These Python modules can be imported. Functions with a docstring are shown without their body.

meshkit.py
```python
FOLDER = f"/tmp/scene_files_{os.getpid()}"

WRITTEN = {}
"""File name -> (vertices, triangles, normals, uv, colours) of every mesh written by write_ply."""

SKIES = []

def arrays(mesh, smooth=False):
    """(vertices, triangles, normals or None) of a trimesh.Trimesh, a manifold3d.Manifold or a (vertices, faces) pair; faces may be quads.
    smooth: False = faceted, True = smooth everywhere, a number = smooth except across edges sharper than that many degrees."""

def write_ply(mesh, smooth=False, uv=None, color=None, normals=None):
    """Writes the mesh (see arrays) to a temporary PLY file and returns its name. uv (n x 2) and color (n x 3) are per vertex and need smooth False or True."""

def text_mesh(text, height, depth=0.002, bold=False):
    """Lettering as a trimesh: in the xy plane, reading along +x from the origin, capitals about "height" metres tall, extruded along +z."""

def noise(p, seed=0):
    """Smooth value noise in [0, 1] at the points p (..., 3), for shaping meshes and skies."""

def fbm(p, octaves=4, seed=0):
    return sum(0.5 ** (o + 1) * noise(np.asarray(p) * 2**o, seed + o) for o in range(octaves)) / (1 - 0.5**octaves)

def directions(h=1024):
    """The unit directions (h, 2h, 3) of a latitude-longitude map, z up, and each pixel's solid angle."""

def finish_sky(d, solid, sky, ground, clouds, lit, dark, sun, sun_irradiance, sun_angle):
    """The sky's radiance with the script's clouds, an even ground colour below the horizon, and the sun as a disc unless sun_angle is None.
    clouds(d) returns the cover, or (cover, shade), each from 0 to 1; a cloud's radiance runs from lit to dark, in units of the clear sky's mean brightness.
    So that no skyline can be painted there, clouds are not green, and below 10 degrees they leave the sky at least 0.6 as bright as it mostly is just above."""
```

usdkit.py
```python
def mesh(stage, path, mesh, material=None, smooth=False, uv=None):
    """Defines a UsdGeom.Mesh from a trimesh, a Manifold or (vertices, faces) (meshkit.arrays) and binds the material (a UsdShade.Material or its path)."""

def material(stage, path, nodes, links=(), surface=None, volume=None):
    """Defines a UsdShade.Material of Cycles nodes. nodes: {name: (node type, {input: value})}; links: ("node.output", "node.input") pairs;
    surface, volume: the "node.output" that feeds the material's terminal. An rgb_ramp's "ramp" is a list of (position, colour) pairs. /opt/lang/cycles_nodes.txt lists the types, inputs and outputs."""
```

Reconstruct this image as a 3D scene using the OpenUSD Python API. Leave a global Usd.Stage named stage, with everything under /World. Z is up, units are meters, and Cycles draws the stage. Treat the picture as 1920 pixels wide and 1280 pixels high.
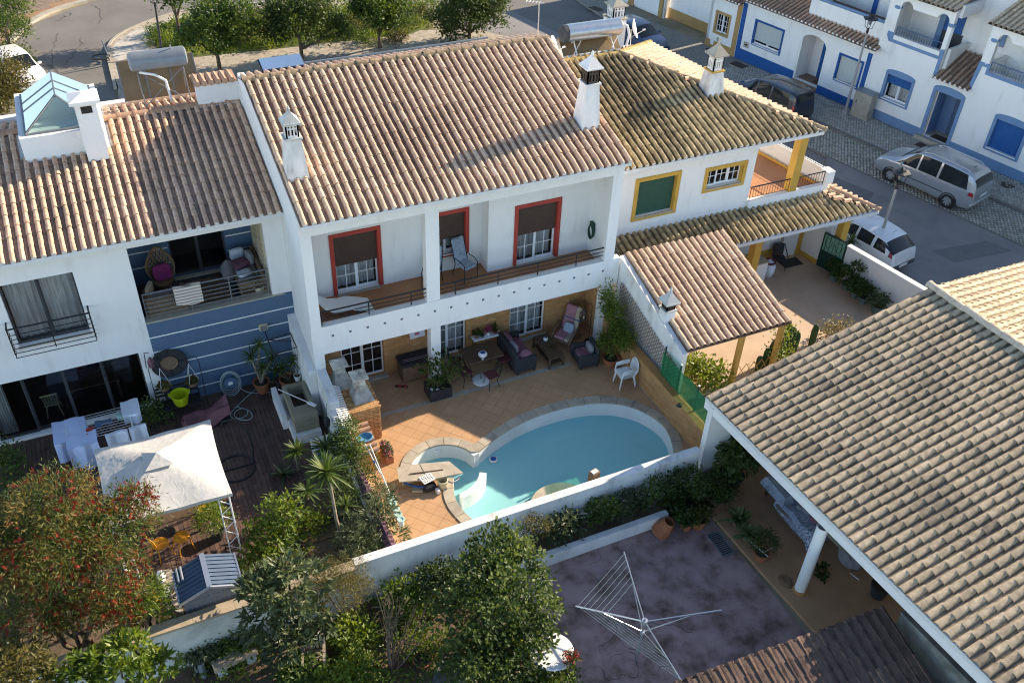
import math,random
import numpy as np,trimesh,shapely,shapely.ops,shapely.affinity
from shapely.geometry import Polygon,Point,box as sbox
from pxr import Usd,UsdGeom,UsdLux,UsdShade,Sdf,Gf,Vt
import usdkit,meshkit
stage=Usd.Stage.CreateInMemory()
UsdGeom.SetStageUpAxis(stage,UsdGeom.Tokens.z)
UsdGeom.SetStageMetersPerUnit(stage,1.0)
stage.SetDefaultPrim(UsdGeom.Xform.Define(stage,'/World').GetPrim())
UsdGeom.Scope.Define(stage,'/World/Looks')
# ------------------------------------------------------------------ camera
CAM=np.array([-7.666187,-21.111318,19.821984])
ROT=np.array([[0.908267,-0.416803,0.036405],[-0.235211,-0.580634,-0.779448],[0.346015,0.699384,-0.625408]])
u_,_,v_=np.linalg.svd(ROT);ROT=u_@v_
FOC=1760.0
cam=UsdGeom.Camera.Define(stage,'/World/camera')
mx=np.eye(4)
mx[0,:3],mx[1,:3],mx[2,:3],mx[3,:3]=ROT[0],-ROT[1],-ROT[2],CAM
cam.AddTransformOp().Set(Gf.Matrix4d(mx.tolist()))
cam.CreateHorizontalApertureAttr(36.0);cam.CreateVerticalApertureAttr(24.0)
cam.CreateFocalLengthAttr(36.0*FOC/1920)
cam.CreateClippingRangeAttr(Gf.Vec2f(0.1,2000))
cam.CreateExposureAttr(1.12)
# ------------------------------------------------------------------ sun and sky
SUN=np.array([2.2,0.36,1.0]);SUN/=np.linalg.norm(SUN)
ELEV,AZ=math.asin(SUN[2]),math.atan2(SUN[0],SUN[1])
sun=UsdLux.DistantLight.Define(stage,'/World/sun')
sun.CreateIntensityAttr(1.25);sun.CreateAngleAttr(0.5);sun.CreateNormalizeAttr(True)
sun.CreateColorAttr(Gf.Vec3f(1.0,0.84,0.64))
zx=np.cross([0,0,1.0],SUN);zx/=np.linalg.norm(zx)
mx=np.eye(4);mx[0,:3],mx[1,:3],mx[2,:3]=zx,np.cross(SUN,zx),SUN
sun.AddTransformOp().Set(Gf.Matrix4d(mx.tolist()))
sky=UsdLux.DomeLight.Define(stage,'/World/sky')
sm=usdkit.material(stage,'/World/Looks/sky',{'sky':('sky_texture',{'sky_type':'single_scattering','sun_disc':False,'sun_elevation':ELEV,'sun_rotation':AZ,'altitude':60.0,'aerosol_density':0.35,'ozone_density':1.6}),'bg':('background_shader',{'strength':0.105})},[('sky.color','bg.color')],surface='bg.background')
UsdShade.MaterialBindingAPI.Apply(sky.GetPrim()).Bind(sm)
# ------------------------------------------------------------------ helpers
def ray(u,v):return ROT.T@np.array([(u-960)/FOC,(v-640)/FOC,1.0])
def zp(u,v,z=0.0):d=ray(u,v);return CAM+d*((z-CAM[2])/d[2])
def yp(u,v,y):d=ray(u,v);return CAM+d*((y-CAM[1])/d[1])
def xp(u,v,x):d=ray(u,v);return CAM+d*((x-CAM[0])/d[0])
def lp(u,v,p0,n):d=ray(u,v);return CAM+d*(np.dot(n,np.asarray(p0)-CAM)/np.dot(n,d))
def pr(p):q=(np.asarray(p,float)-CAM)@ROT.T;return np.stack([960+FOC*q[...,0]/q[...,2],640+FOC*q[...,1]/q[...,2]],-1)
V=lambda *a:np.array(a,float)
def unit(a):a=np.asarray(a,float);return a/np.linalg.norm(a)
used={}
def numbered(parent,name):
 k=used.get((parent,name),0);used[(parent,name)]=k+1
 return name if k==0 else f'{name}_{k:03d}'
def rotz(a):c,s=math.cos(a),math.sin(a);return np.array([[c,-s,0],[s,c,0],[0,0,1.0]])
class G:
 """collects shapes for one mesh"""
 def __init__(s):s.v,s.f,s.t,s.n=[],[],[],0
 def add(s,v,f,tone=0.5):
  v=np.asarray(v,float).reshape(-1,3);f=np.asarray(f,int)
  if f.shape[1]==4:f=np.vstack([f[:,[0,1,2]],f[:,[0,2,3]]])
  s.v.append(v);s.f.append(f+s.n);s.n+=len(v)
  s.t.append(np.broadcast_to(np.asarray(tone,float),(len(v),)));return s
 def tm(s,m,tone=.5):return s.add(m.vertices,m.faces,tone)
 def box(s,x0,x1,y0,y1,z0,z1,tone=.5):
  v=[[x,y,z] for z in (z0,z1) for y in (y0,y1) for x in (x0,x1)]
  return s.add(v,[[0,2,3,1],[4,5,7,6],[0,1,5,4],[2,6,7,3],[0,4,6,2],[1,3,7,5]],tone)
 def obox(s,c,size,rz=0.0,tone=.5,R=None,bev=0.0):
  hx,hy,hz=np.asarray(size,float)/2
  R=rotz(rz) if R is None else R
  if bev:
   b=min(bev,hx*.9,hy*.9,hz*.9);P=[]
   for sz in (-1,1):
    for (ax,ay,az) in ((hx-b,hy-b,hz),(hx,hy-b,hz-b),(hx-b,hy,hz-b)):
     for sx in (-1,1):
      for sy in (-1,1):P.append((sx*ax,sy*ay,sz*az))
   h=trimesh.convex.convex_hull(np.array(P));return s.add(h.vertices@R.T+c,h.faces,tone)
  v=np.array([[x,y,z] for z in (-hz,hz) for y in (-hy,hy) for x in (-hx,hx)])
  return s.add(v@R.T+np.asarray(c),[[0,2,3,1],[4,5,7,6],[0,1,5,4],[2,6,7,3],[0,4,6,2],[1,3,7,5]],tone)
 def bar(s,p,q,w,h=None,up=(0,0,1),tone=.5):
  p,q=np.asarray(p,float),np.asarray(q,float);d=q-p;L=np.linalg.norm(d);d=d/L
  a=np.cross(up,d)
  if np.linalg.norm(a)<1e-6:a=np.cross((1,0,0),d)
  a=unit(a);b=np.cross(d,a)
  return s.obox((p+q)/2,(L,w,h or w),R=np.stack([d,a,b],1),tone=tone)
 def tube(s,p,q,r,r2=None,n=8,caps=True,tone=.5):return s.path([p,q],[r,r if r2 is None else r2],n,caps,tone)
 def path(s,pts,r,n=6,caps=True,tone=.5):
  pts=np.asarray(pts,float);m=len(pts);r=np.broadcast_to(np.asarray(r,float),(m,))
  t=np.gradient(pts,axis=0);t/=np.linalg.norm(t,axis=1,keepdims=True)+1e-12
  a=np.cross(t[0],(0,0,1) if abs(t[0][2])<.9 else (1,0,0));a=unit(a);rings=[]
  ang=np.arange(n)*2*math.pi/n
  for i in range(m):
   a=unit(a-t[i]*np.dot(a,t[i]));b=np.cross(t[i],a)
   rings.append(pts[i]+r[i]*(np.cos(ang)[:,None]*a+np.sin(ang)[:,None]*b))
  v=np.concatenate(rings);f=[]
  for i in range(m-1):
   for k in range(n):
    k2=(k+1)%n;f.append([i*n+k,i*n+k2,(i+1)*n+k2,(i+1)*n+k])
  f=np.array(f);f=np.vstack([f[:,[0,1,2]],f[:,[0,2,3]]])
  if caps:
   f=np.vstack([f,[[0,k+1,k] for k in range(1,n-1)],[[(m-1)*n,(m-1)*n+k,(m-1)*n+k+1] for k in range(1,n-1)]])
  return s.add(v,f,tone)
 def lathe(s,prof,c=(0,0,0),n=16,tone=.5,axis=None):
  v,f=[],[];m=len(prof)
  for k in range(n):
   a=2*math.pi*k/n
   v+=[(r*math.cos(a),r*math.sin(a),z) for r,z in prof]
  for k in range(n):
   k2=(k+1)%n
   for i in range(m-1):f.append([k*m+i,k2*m+i,k2*m+i+1,k*m+i+1])
  v=np.array(v)
  if axis is not None:
   ax=unit(axis);e=unit(np.cross(ax,(1,0,0) if abs(ax[0])<.8 else (0,1,0)));v=v@np.stack([e,np.cross(ax,e),ax])
  return s.add(v+np.asarray(c),f,tone)
 def slab(s,poly,O,U,W,t,tone=.5):
  """polygon (u, w) in the plane O + u U + w W, extruded by t along U x W"""
  U,W=np.asarray(U,float),np.asarray(W,float);N=np.cross(U,W)
  for g in getattr(poly,'geoms',[poly]):
   if g.is_empty:continue
   m=trimesh.creation.extrude_polygon(g,abs(t),engine='earcut');p=m.vertices.copy()
   if t<0:p[:,2]-=abs(t)
   s.add(np.asarray(O)+p[:,:1]*U+p[:,1:2]*W+p[:,2:]*N,m.faces,tone)
  return s
 def prism(s,pts,z0,z1,tone=.5):
  p=pts if isinstance(pts,shapely.Geometry) else Polygon(pts)
  return s.slab(p,(0,0,z0),(1,0,0),(0,1,0),z1-z0,tone)
 def quad(s,a,b,c,d,tone=.5):return s.add([a,b,c,d],[[0,1,2,3]],tone)
 def moved(s,loc=(0,0,0),rz=0.0,scale=1.0):
  R=rotz(rz);s.v=[(v*scale)@R.T+np.asarray(loc) for v in s.v];return s
 def arrays(s):return np.concatenate(s.v),np.concatenate(s.f),np.concatenate(s.t)
 def __bool__(s):return s.n>0
LOC={}
def meta(p,label=None,cat=None,group=None,kind=None):
 for k,x in (('label',label),('category',cat),('group',group),('kind',kind)):
  if x:p.SetCustomDataByKey(k,x)
 return p
def thing(name,label,cat,loc=(0,0,0),rz=0.0,group=None,kind=None):
 path='/World/'+numbered('/World',name)
 x=UsdGeom.Xform.Define(stage,path)
 x.AddTranslateOp().Set(Gf.Vec3d(*map(float,loc)))
 if rz:x.AddRotateZOp().Set(math.degrees(rz))
 meta(x.GetPrim(),label,cat,group,kind);LOC[path]=(np.asarray(loc,float),rz)
 return path
def put(parent,name,g,mat,smooth=False,label=None,kind=None,world=True):
 """one mesh prim; the geometry is in world coordinates (world=True) or in the thing's own"""
 path=f'{parent}/{numbered(parent, name)}'
 v,f,t=g.arrays() if isinstance(g,G) else (np.asarray(g[0]),np.asarray(g[1]),np.full(len(g[0]),.5) if len(g)<3 else g[2])
 top='/'.join(parent.split('/')[:3])
 if world and top in LOC:
  o,a=LOC[top];v=(v-o)@rotz(a)
 nrm=None
 if smooth:
  if smooth is not True and len(f)<60000:
   m=trimesh.graph.smooth_shade(trimesh.Trimesh(v,f,process=True,merge_norm=True),angle=math.radians(smooth),facet_minarea=None)
   t=np.full(len(m.vertices),float(np.mean(t)));v,f=np.array(m.vertices),np.array(m.faces)
  nn=np.zeros_like(v);fn=np.cross(v[f[:,1]]-v[f[:,0]],v[f[:,2]]-v[f[:,0]])
  for k in range(3):np.add.at(nn,f[:,k],fn)
  nrm=nn/np.maximum(np.linalg.norm(nn,axis=1,keepdims=True),1e-12)
 m=UsdGeom.Mesh.Define(stage,path)
 m.CreatePointsAttr(Vt.Vec3fArray.FromNumpy(v.astype(np.float32)))
 m.CreateFaceVertexCountsAttr(Vt.IntArray.FromNumpy(np.full(len(f),3,np.int32)))
 m.CreateFaceVertexIndicesAttr(Vt.IntArray.FromNumpy(f.astype(np.int32).ravel()))
 m.CreateSubdivisionSchemeAttr('none')
 if nrm is not None:
  m.CreateNormalsAttr(Vt.Vec3fArray.FromNumpy(nrm.astype(np.float32)));m.SetNormalsInterpolation('vertex')
 if mat in TONED:
  UsdGeom.PrimvarsAPI(m).CreatePrimvar('tone',Sdf.ValueTypeNames.FloatArray,'vertex').Set(Vt.FloatArray.FromNumpy(np.asarray(t,np.float32)))
 UsdShade.MaterialBindingAPI.Apply(m.GetPrim()).Bind(UsdShade.Material.Get(stage,'/World/Looks/'+mat))
 meta(m.GetPrim(),label,None,None,kind)
 return path
def struct(name,g,mat,label,cat='ground',smooth=False,kind='structure',group=None):
 p=put('/World',name,g,mat,smooth);meta(stage.GetPrimAtPath(p),label,cat,group,kind);return p
def copy_of(src,name,label,loc,rz=0.0,group=None,cat=None):
 path='/World/'+numbered('/World',name);x=UsdGeom.Xform.Define(stage,path)
 x.AddTranslateOp().Set(Gf.Vec3d(*map(float,loc)));x.AddRotateZOp().Set(math.degrees(rz))
 sp=stage.GetPrimAtPath(src);was=sp.GetCustomData()
 x.GetPrim().GetReferences().AddInternalReference(src);x.GetPrim().SetInstanceable(True)
 meta(x.GetPrim(),label,cat or was['category'],group or was.get('group'));return path
 # ------------------------------------------------------------------ materials
TONED=set()
def mat(name,col,rough=.7,var=.12,scale=2.0,bump=0.0,bscale=40.0,col2=None,spec=.35,metal=0.0,stretch=None,detail=6.0,coat=0.0,ramp=None,toned=None,sheen=0.0):
 """principled with noise-varied colour; toned = list of (pos, colour) driven by the vertex tone"""
 col=np.asarray(col,float)
 N={'g':('geometry',{}),'n':('noise_texture',{'scale':scale,'detail':detail,'roughness':.6}),'p':('principled_bsdf',{'roughness':rough,'specular_ior_level':spec,'metallic':metal,'coat_weight':coat,'sheen_weight':sheen})}
 L=[]
 if stretch is not None:
  N['m']=('mapping',{'scale':stretch});L+=[('g.position','m.vector'),('m.vector','n.vector')]
 else :L+=[('g.position','n.vector')]
 c2=np.asarray(col2,float) if col2 is not None else col*(1-2*var)
 if toned is not None:
  TONED.add(name)
  N['a']=('attribute',{'attribute':'tone'});N['r']=('rgb_ramp',{'ramp':toned})
  N['d']=('rgb_ramp',{'ramp':[(.3,(1-2*var,)*3),(.7,(1+var,)*3)]});N['x']=('mix',{'mix_type':'multiply','fac':1.0})
  L+=[('a.fac','r.fac'),('n.fac','d.fac'),('r.color','x.color1'),('d.color','x.color2'),('x.color','p.base_color')]
 else :
  N['r']=('rgb_ramp',{'ramp':ramp or [(.32,c2),(.62,col)]});L+=[('n.fac','r.fac'),('r.color','p.base_color')]
 if bump:
  N['bn']=('noise_texture',{'scale':bscale,'detail':4.0});N['b']=('bump',{'strength':min(1.0,bump),'distance':.01*max(1.0,bump)})
  L+=[('g.position','bn.vector'),('bn.fac','b.height'),('b.normal','p.normal')]
 usdkit.material(stage,'/World/Looks/'+name,N,L,surface='p.BSDF');return name
def leafmat(name,ramp,trans=.35,rough=.45,spec=.4):
 TONED.add(name)
 usdkit.material(stage,'/World/Looks/'+name,{'a':('attribute',{'attribute':'tone'}),'r':('rgb_ramp',{'ramp':ramp}),'p':('principled_bsdf',{'roughness':rough,'specular_ior_level':spec}),'h':('hsv',{'hue':.48,'saturation':1.15,'value':1.5}),'t':('translucent_bsdf',{}),'m':('mix_closure',{'fac':trans})},[('a.fac','r.fac'),('r.color','p.base_color'),('r.color','h.color'),('h.color','t.color'),('p.BSDF','m.closure1'),('t.BSDF','m.closure2')],surface='m.closure')
 return name
def glassmat(name,tint=(.9,.95,.95),rough=0.02,boost=1.0):
 usdkit.material(stage,'/World/Looks/'+name,{'f':('fresnel',{'IOR':1.5}),'k':('math',{'math_type':'multiply','value2':boost,'use_clamp':True}),'t':('transparent_bsdf',{'color':tint}),'g':('glossy_bsdf',{'color':(1,1,1),'roughness':rough}),'m':('mix_closure',{})},[('f.fac','k.value1'),('k.value','m.fac'),('t.BSDF','m.closure1'),('g.BSDF','m.closure2')],surface='m.closure');return name
rng=np.random.default_rng(7)
# ---- palette
mat('white_wall',(.80,.79,.77),.85,.05,2.6,.5,60,ramp=[(.26,(.67,.66,.64)),(.42,(.775,.765,.745)),(.65,(.80,.79,.77))],stretch=(1,1,.25))
mat('white_trim',(.82,.81,.79),.6,.03,2.)
mat('white_worn',(.78,.77,.75),.85,.1,2.2,.6,50,stretch=(1,1,.35),ramp=[(.28,(.46,.45,.42)),(.42,(.70,.69,.67)),(.6,(.80,.79,.77))])
mat('chimney_worn',(.78,.77,.75),.85,.1,3.5,.5,50,ramp=[(.28,(.30,.28,.26)),(.45,(.62,.60,.57)),(.65,(.78,.76,.73))],stretch=(1,1,.35))
mat('grey_lime',(.55,.56,.54),.9,.1,1.3,.8,40,ramp=[(.25,(.28,.30,.28)),(.5,(.50,.52,.50)),(.75,(.66,.66,.63))])
mat('blue_wall',(.085,.14,.225),.8,.06,1.2,.3,60)
mat('red_trim',(.40,.055,.04),.55,.06,3.)
mat('dark_frame',(.05,.052,.056),.5,.05,4.)
mat('black_metal',(.025,.025,.028),.45,.1,6.)
mat('grey_metal',(.22,.23,.24),.4,.1,6.,metal=.4)
mat('alu',(.62,.63,.65),.35,.05,5.,metal=.8)
mat('steel',(.55,.57,.60),.3,.08,5.,metal=.9)
mat('brown_shutter',(.075,.045,.035),.5,.06,6.)
mat('green_shutter',(.03,.085,.06),.5,.06,6.)
mat('blue_shutter',(.02,.10,.31),.5,.06,6.)
mat('grey_shutter',(.50,.53,.51),.5,.04,6.)
mat('white_frame',(.80,.80,.80),.35,.02,5.)
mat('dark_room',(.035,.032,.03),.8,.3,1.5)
mat('curtain',(.72,.72,.74),.9,.25,5.,stretch=(6,6,.3))
mat('yellow_trim',(.55,.33,.06),.6,.08,2.)
mat('ochre_trim',(.42,.26,.10),.7,.08,2.)
mat('royal_blue',(.012,.085,.29),.6,.06,2.)
mat('sky_blue',(.15,.25,.42),.6,.06,2.)
mat('terracotta_floor',(.46,.22,.095),.55,.14,1.1,.2,60,col2=(.36,.165,.075))
mat('grout',(.34,.21,.125),.9,.1,4.)
mat('ochre_brick_tile',(.46,.235,.085),.6,.12,1.5,.3,60)
mat('tile_warm',(.42,.23,.15),.85,.16,9.,.7,70,toned=[(0,(.25,.175,.13)),(.25,(.42,.285,.20)),(.5,(.62,.40,.275)),(.75,(.72,.485,.335)),(1,(.77,.56,.41))])
mat('tile_pink',(.42,.23,.15),.85,.12,9.,.7,70,toned=[(0,(.25,.165,.115)),(.3,(.46,.31,.215)),(.6,(.63,.435,.30)),(.8,(.70,.50,.355)),(1,(.76,.60,.46))])
mat('tile_moss',(.3,.2,.1),.9,.28,5.,.8,60,toned=[(0,(.13,.10,.06)),(.3,(.28,.215,.12)),(.6,(.44,.34,.19)),(.85,(.60,.47,.27)),(1,(.66,.50,.23))])
mat('tile_grey',(.35,.28,.22),.9,.2,7.,.9,50,toned=[(0,(.22,.175,.125)),(.35,(.48,.375,.25)),(.7,(.63,.495,.33)),(1,(.73,.59,.42))])
mat('tile_brown',(.2,.12,.09),.9,.3,6.,.9,50,toned=[(0,(.08,.052,.045)),(.35,(.20,.125,.09)),(.7,(.33,.205,.14)),(1,(.45,.30,.20))])
mat('ridge_mossy',(.36,.27,.17),.9,.2,7.,.8,50,ramp=[(.3,(.14,.115,.075)),(.48,(.28,.21,.13)),(.66,(.46,.32,.20))])
mat('ridge_yellow',(.36,.27,.17),.9,.2,7.,.8,50,ramp=[(.3,(.20,.15,.08)),(.48,(.40,.27,.08)),(.66,(.50,.36,.20))])
mat('ridge_clay',(.50,.31,.20),.85,.12,7.,.6,50)
mat('roof_deck',(.16,.11,.085),.95,.2,4.)
mat('mortar',(.70,.69,.67),.9,.06,6.)
mat('asphalt',(.13,.125,.12),.9,.14,.7,.7,90,ramp=[(.3,(.20,.19,.18)),(.5,(.245,.23,.22)),(.7,(.27,.255,.24))]);mat('street_stone',(.19,.18,.165),.9,.12,4.,.5,40)
mat('asphalt_old',(.20,.185,.165),.92,.12,.5,.7,60,col2=(.155,.145,.13))
mat('soil',(.16,.115,.07),.95,.25,1.4,1.5,12,col2=(.085,.06,.04))
mat('kerb_stone',(.42,.38,.31),.85,.1,3.,.5,40)
glassmat('glass',(.90,.94,.95),.01,1.8)
glassmat('roof_glass',(.62,.76,.76),.03,2.2)
mat('iron',(.09,.065,.05),.8,.2,20.)
mat('ridge_pale',(.56,.47,.36),.9,.15,6.,.6,50,ramp=[(.3,(.30,.24,.15)),(.45,(.50,.42,.32)),(.65,(.60,.51,.41))]);mat('drain_grey',(.16,.16,.17),.7,.1,5.)
# ------------------------------------------------------------------ roofs, windows, railings
def tone_field(p,seed=0,s=.55):return meshkit.fbm(np.asarray(p)*s,3,seed)
def tile_proto(pitch,L,h=.075,seg=6,b=.31,lip=.02,thick=.017):
 a=np.linspace(math.pi,0,seg+1)
 U=np.r_[-.5*pitch,b*pitch*np.cos(a),.5*pitch];N=np.r_[.008,h*np.sin(a)**.75,.008]-.015
 m=len(U);lo=np.stack([U*np.r_[1,np.full(m-2,1.07),1],np.zeros(m),N+lip],1);hi=np.stack([U*np.r_[1,np.full(m-2,.93),1],np.full(m,L),N*.93],1)
 dn=lo.copy();dn[:,2]-=thick;dn[:,1]+=.002
 v=np.vstack([lo,hi,dn]);k=np.arange(m-1)
 f=np.vstack([np.stack([k,k+1,m+k+1],1),np.stack([k,m+k+1,m+k],1),np.stack([2*m+k,2*m+k+1,k+1],1),np.stack([2*m+k,k+1,k],1)])
 pt=np.where((np.arange(m)<2)|(np.arange(m)>m-3),-.42,0.0)  # pan vertices toned darker: channel dirt plus channel shade put into the colour
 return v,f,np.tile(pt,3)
def roof_tiles(parent,O,U,Vv,ncol,nrow,pitch,exp,material,keep=None,maxn=300,seed=1,name='roof_tile',h=.105,flare=0.0,tone=(.5,.55),seg=8,patch=.55,plugs=None,b=.28,lip=.02,thick=.017):
 O,U,Vv=np.asarray(O,float),unit(U),unit(Vv);N=np.cross(U,Vv);r=np.random.default_rng(seed)
 pv,pf,ptn=tile_proto(pitch,exp+.07,h,seg,b,lip,thick);T=[];pg=G()
 for j in range(nrow):
  for i in range(ncol):
   uc,vc=(i+.5)*pitch,(j+.5)*exp
   if keep is not None and not keep(uc,vc):continue
   va,na,off=Vv,N,0.0
   if flare and j==0:
    va=unit(Vv+N*flare);na=np.cross(U,va);off=-exp*flare*.55
   a=r.normal(0,.007);u2=U*math.cos(a)+va*math.sin(a);v2=np.cross(na,u2)
   P=O+U*(uc+r.normal(0,.004))+Vv*(j*exp+r.normal(0,.006))+N*(off+r.normal(0,.003))
   if j==0 and flare:P=P-Vv*0.0
   t=np.clip(tone[0]+tone[1]*(tone_field(P,seed,patch)-.5)*1.5+r.normal(0,.08),0,1)
   T.append((P,np.stack([u2,v2,na]),t))
   if j==0 and plugs:
    k=np.linspace(math.pi,0,7);q=[(b*.95*pitch*math.cos(x),h*.9*math.sin(x)) for x in k]
    pg.slab(Polygon(q),P-v2*.006+na*.010,u2,na,-.05)
 if not T:return
 P=np.array([t[0] for t in T]);s=pr(P);d=np.linalg.norm(P-CAM,axis=1)
 out=(s[:,0]<-20)|(s[:,0]>1940)|(s[:,1]<-20)|(s[:,1]>1300)
 order=np.argsort(d+out*1e4);rest=G()
 for rank,k in enumerate(order):
  p,R,t=T[k];v=pv@R+p
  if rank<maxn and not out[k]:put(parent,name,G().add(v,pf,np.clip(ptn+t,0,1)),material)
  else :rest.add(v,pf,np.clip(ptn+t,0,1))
 if rest:put(parent,name,rest,material,kind='stuff')
 if pg:put(parent,'eave_mortar',pg,plugs,kind='stuff')
def ridge(parent,p,q,material,r=.1,L=.42,up=(0,0,1),seed=3,name='ridge_tile'):
 p,q=np.asarray(p,float),np.asarray(q,float);D=np.linalg.norm(q-p);d=(q-p)/D;a=unit(np.cross(up,d));b=np.cross(d,a);n=max(1,round(D/L));L=D/n
 rr=np.random.default_rng(seed);ang=np.linspace(-.15,math.pi+.15,9)
 for i in range(n):
  g=G();o=p+d*L*i;j=rr.normal(0,.006,3)
  sec=[(-.03,r*1.12),(.05,r*1.14),(.055,r),(L,r*.93)]
  v=np.concatenate([o+j+d*s+R*(np.cos(ang)[:,None]*a+np.sin(ang)[:,None]*b*.85) for s,R in sec])
  f=[[s*9+k,s*9+k+1,s*9+10+k,s*9+9+k] for s in range(3) for k in range(8)]
  f+=[[0,8,k+1,k] for k in range(1,7,2)]
  g.add(v,f);put(parent,name,g,material,smooth=40)
def window(house,name,O,U,w,h,frame='white_frame',leafs=2,cols=2,rows=3,trim=None,tw=.1,shutter=0.0,sh_mat='brown_shutter',depth=.12,fw=.05,bar=.022,sill=None,curtain=False,door_sill=False,room=.7,glass='glass',tproud=.03,label=None,trim_bottom=True,arch=0.0,slant=0):
 """opening whose outer lower-left corner is O (in the wall's outer plane), U to the right"""
 U=unit(U);Z=V(0,0,1);N=np.cross(U,Z);O=np.asarray(O,float);B=O-N*depth
 g=G();lw=w/leafs
 def rect(x0,x1,z0,z1,d0,d1,gg):
  c=[O+U*x+Z*z-N*d for d in (d1,d0) for z in (z0,z1) for x in (x0,x1)]
  gg.add(c,[[0,2,3,1],[4,5,7,6],[0,1,5,4],[2,6,7,3],[0,4,6,2],[1,3,7,5]])
 glz=h*(1-shutter)
 for k in range(leafs):
  x0,x1,o=k*lw,(k+1)*lw,depth+.035*(k%2)
  rect(x0,x0+fw,0,h,o,o+.045,g);rect(x1-fw,x1,0,h,o,o+.045,g)
  rect(x0+fw,x1-fw,0,fw*1.3,o+.001,o+.044,g);rect(x0+fw,x1-fw,h-fw,h,o+.001,o+.044,g)
  cw,ch=(lw-2*fw)/cols,(h-2.3*fw)/rows
  for c in range(1,cols):rect(x0+fw+c*cw-bar/2,x0+fw+c*cw+bar/2,fw*1.3,h-fw,o+.01,o+.035,g)
  for c in range(1,rows):rect(x0+fw,x1-fw,fw*1.3+c*ch-bar/2,fw*1.3+c*ch+bar/2,o+.012,o+.033,g)
 p=put(house,name,g,frame,label=label)
 for k in range(leafs):
  o=depth+.035*(k%2)+.022;cw,ch=(lw-2*fw)/cols,(h-2.3*fw)/rows
  for c in range(cols):
   for q in range(rows):
    x0,z0=k*lw+fw+c*cw,fw*1.3+q*ch
    if z0>glz:continue
    pane=G().quad(*[O+U*x+Z*z-N*o for x,z in ((x0,z0),(x0+cw,z0),(x0+cw,z0+ch),(x0,z0+ch))]);put(p,'pane',pane,glass)
 if trim:
  t=G();zb=-tw if trim_bottom else 0.0
  outer=sbox(-tw,zb,w+tw,h+tw)
  if arch:
   k=np.linspace(0,math.pi,9);outer=outer.union(Polygon([(w/2-(w/2+tw)*math.cos(x),h+tw-.001+arch*math.sin(x)) for x in k]))
  t.slab(outer.difference(sbox(0,-.001 if trim_bottom else zb-.01,w,h)),O-N*.02,U,Z,.02+tproud)
  put(p,'trim',t,trim)
  t=G()
  for x0,x1 in ((0.003,.012),(w-.012,w-.003)):rect(x0,x1,0,h,-.0,depth-.003,t)
  rect(.012,w-.012,h-.012,h-.003,0,depth-.003,t);put(p,'reveal',t,trim)
 if shutter:
  t=G();n=max(3,int(h*shutter/.055));zt=h-.004
  dz=(h*shutter-.004)/n
  for k in range(n):rect(.015,w-.015,zt-(k+1)*dz+.006,zt-k*dz,depth-.05,depth-.03,t)
  rect(.015,w-.015,zt-n*dz,zt,depth-.034,depth-.024,t)
  put(p,'shutter',t,sh_mat)
 if sill:
  t=G();rect(-.03,w+.03,-.05,-.004,-.05,depth-.004,t);put(p,'sill',t,sill)
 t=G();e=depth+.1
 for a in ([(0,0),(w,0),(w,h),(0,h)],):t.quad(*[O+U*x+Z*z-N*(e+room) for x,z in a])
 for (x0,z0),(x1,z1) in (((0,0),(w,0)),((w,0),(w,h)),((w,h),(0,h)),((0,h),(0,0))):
  t.quad(*[O+U*x+Z*z-N*d for x,z,d in ((x0,z0,e),(x1,z1,e),(x1,z1,e+room),(x0,z0,e+room))])
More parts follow.
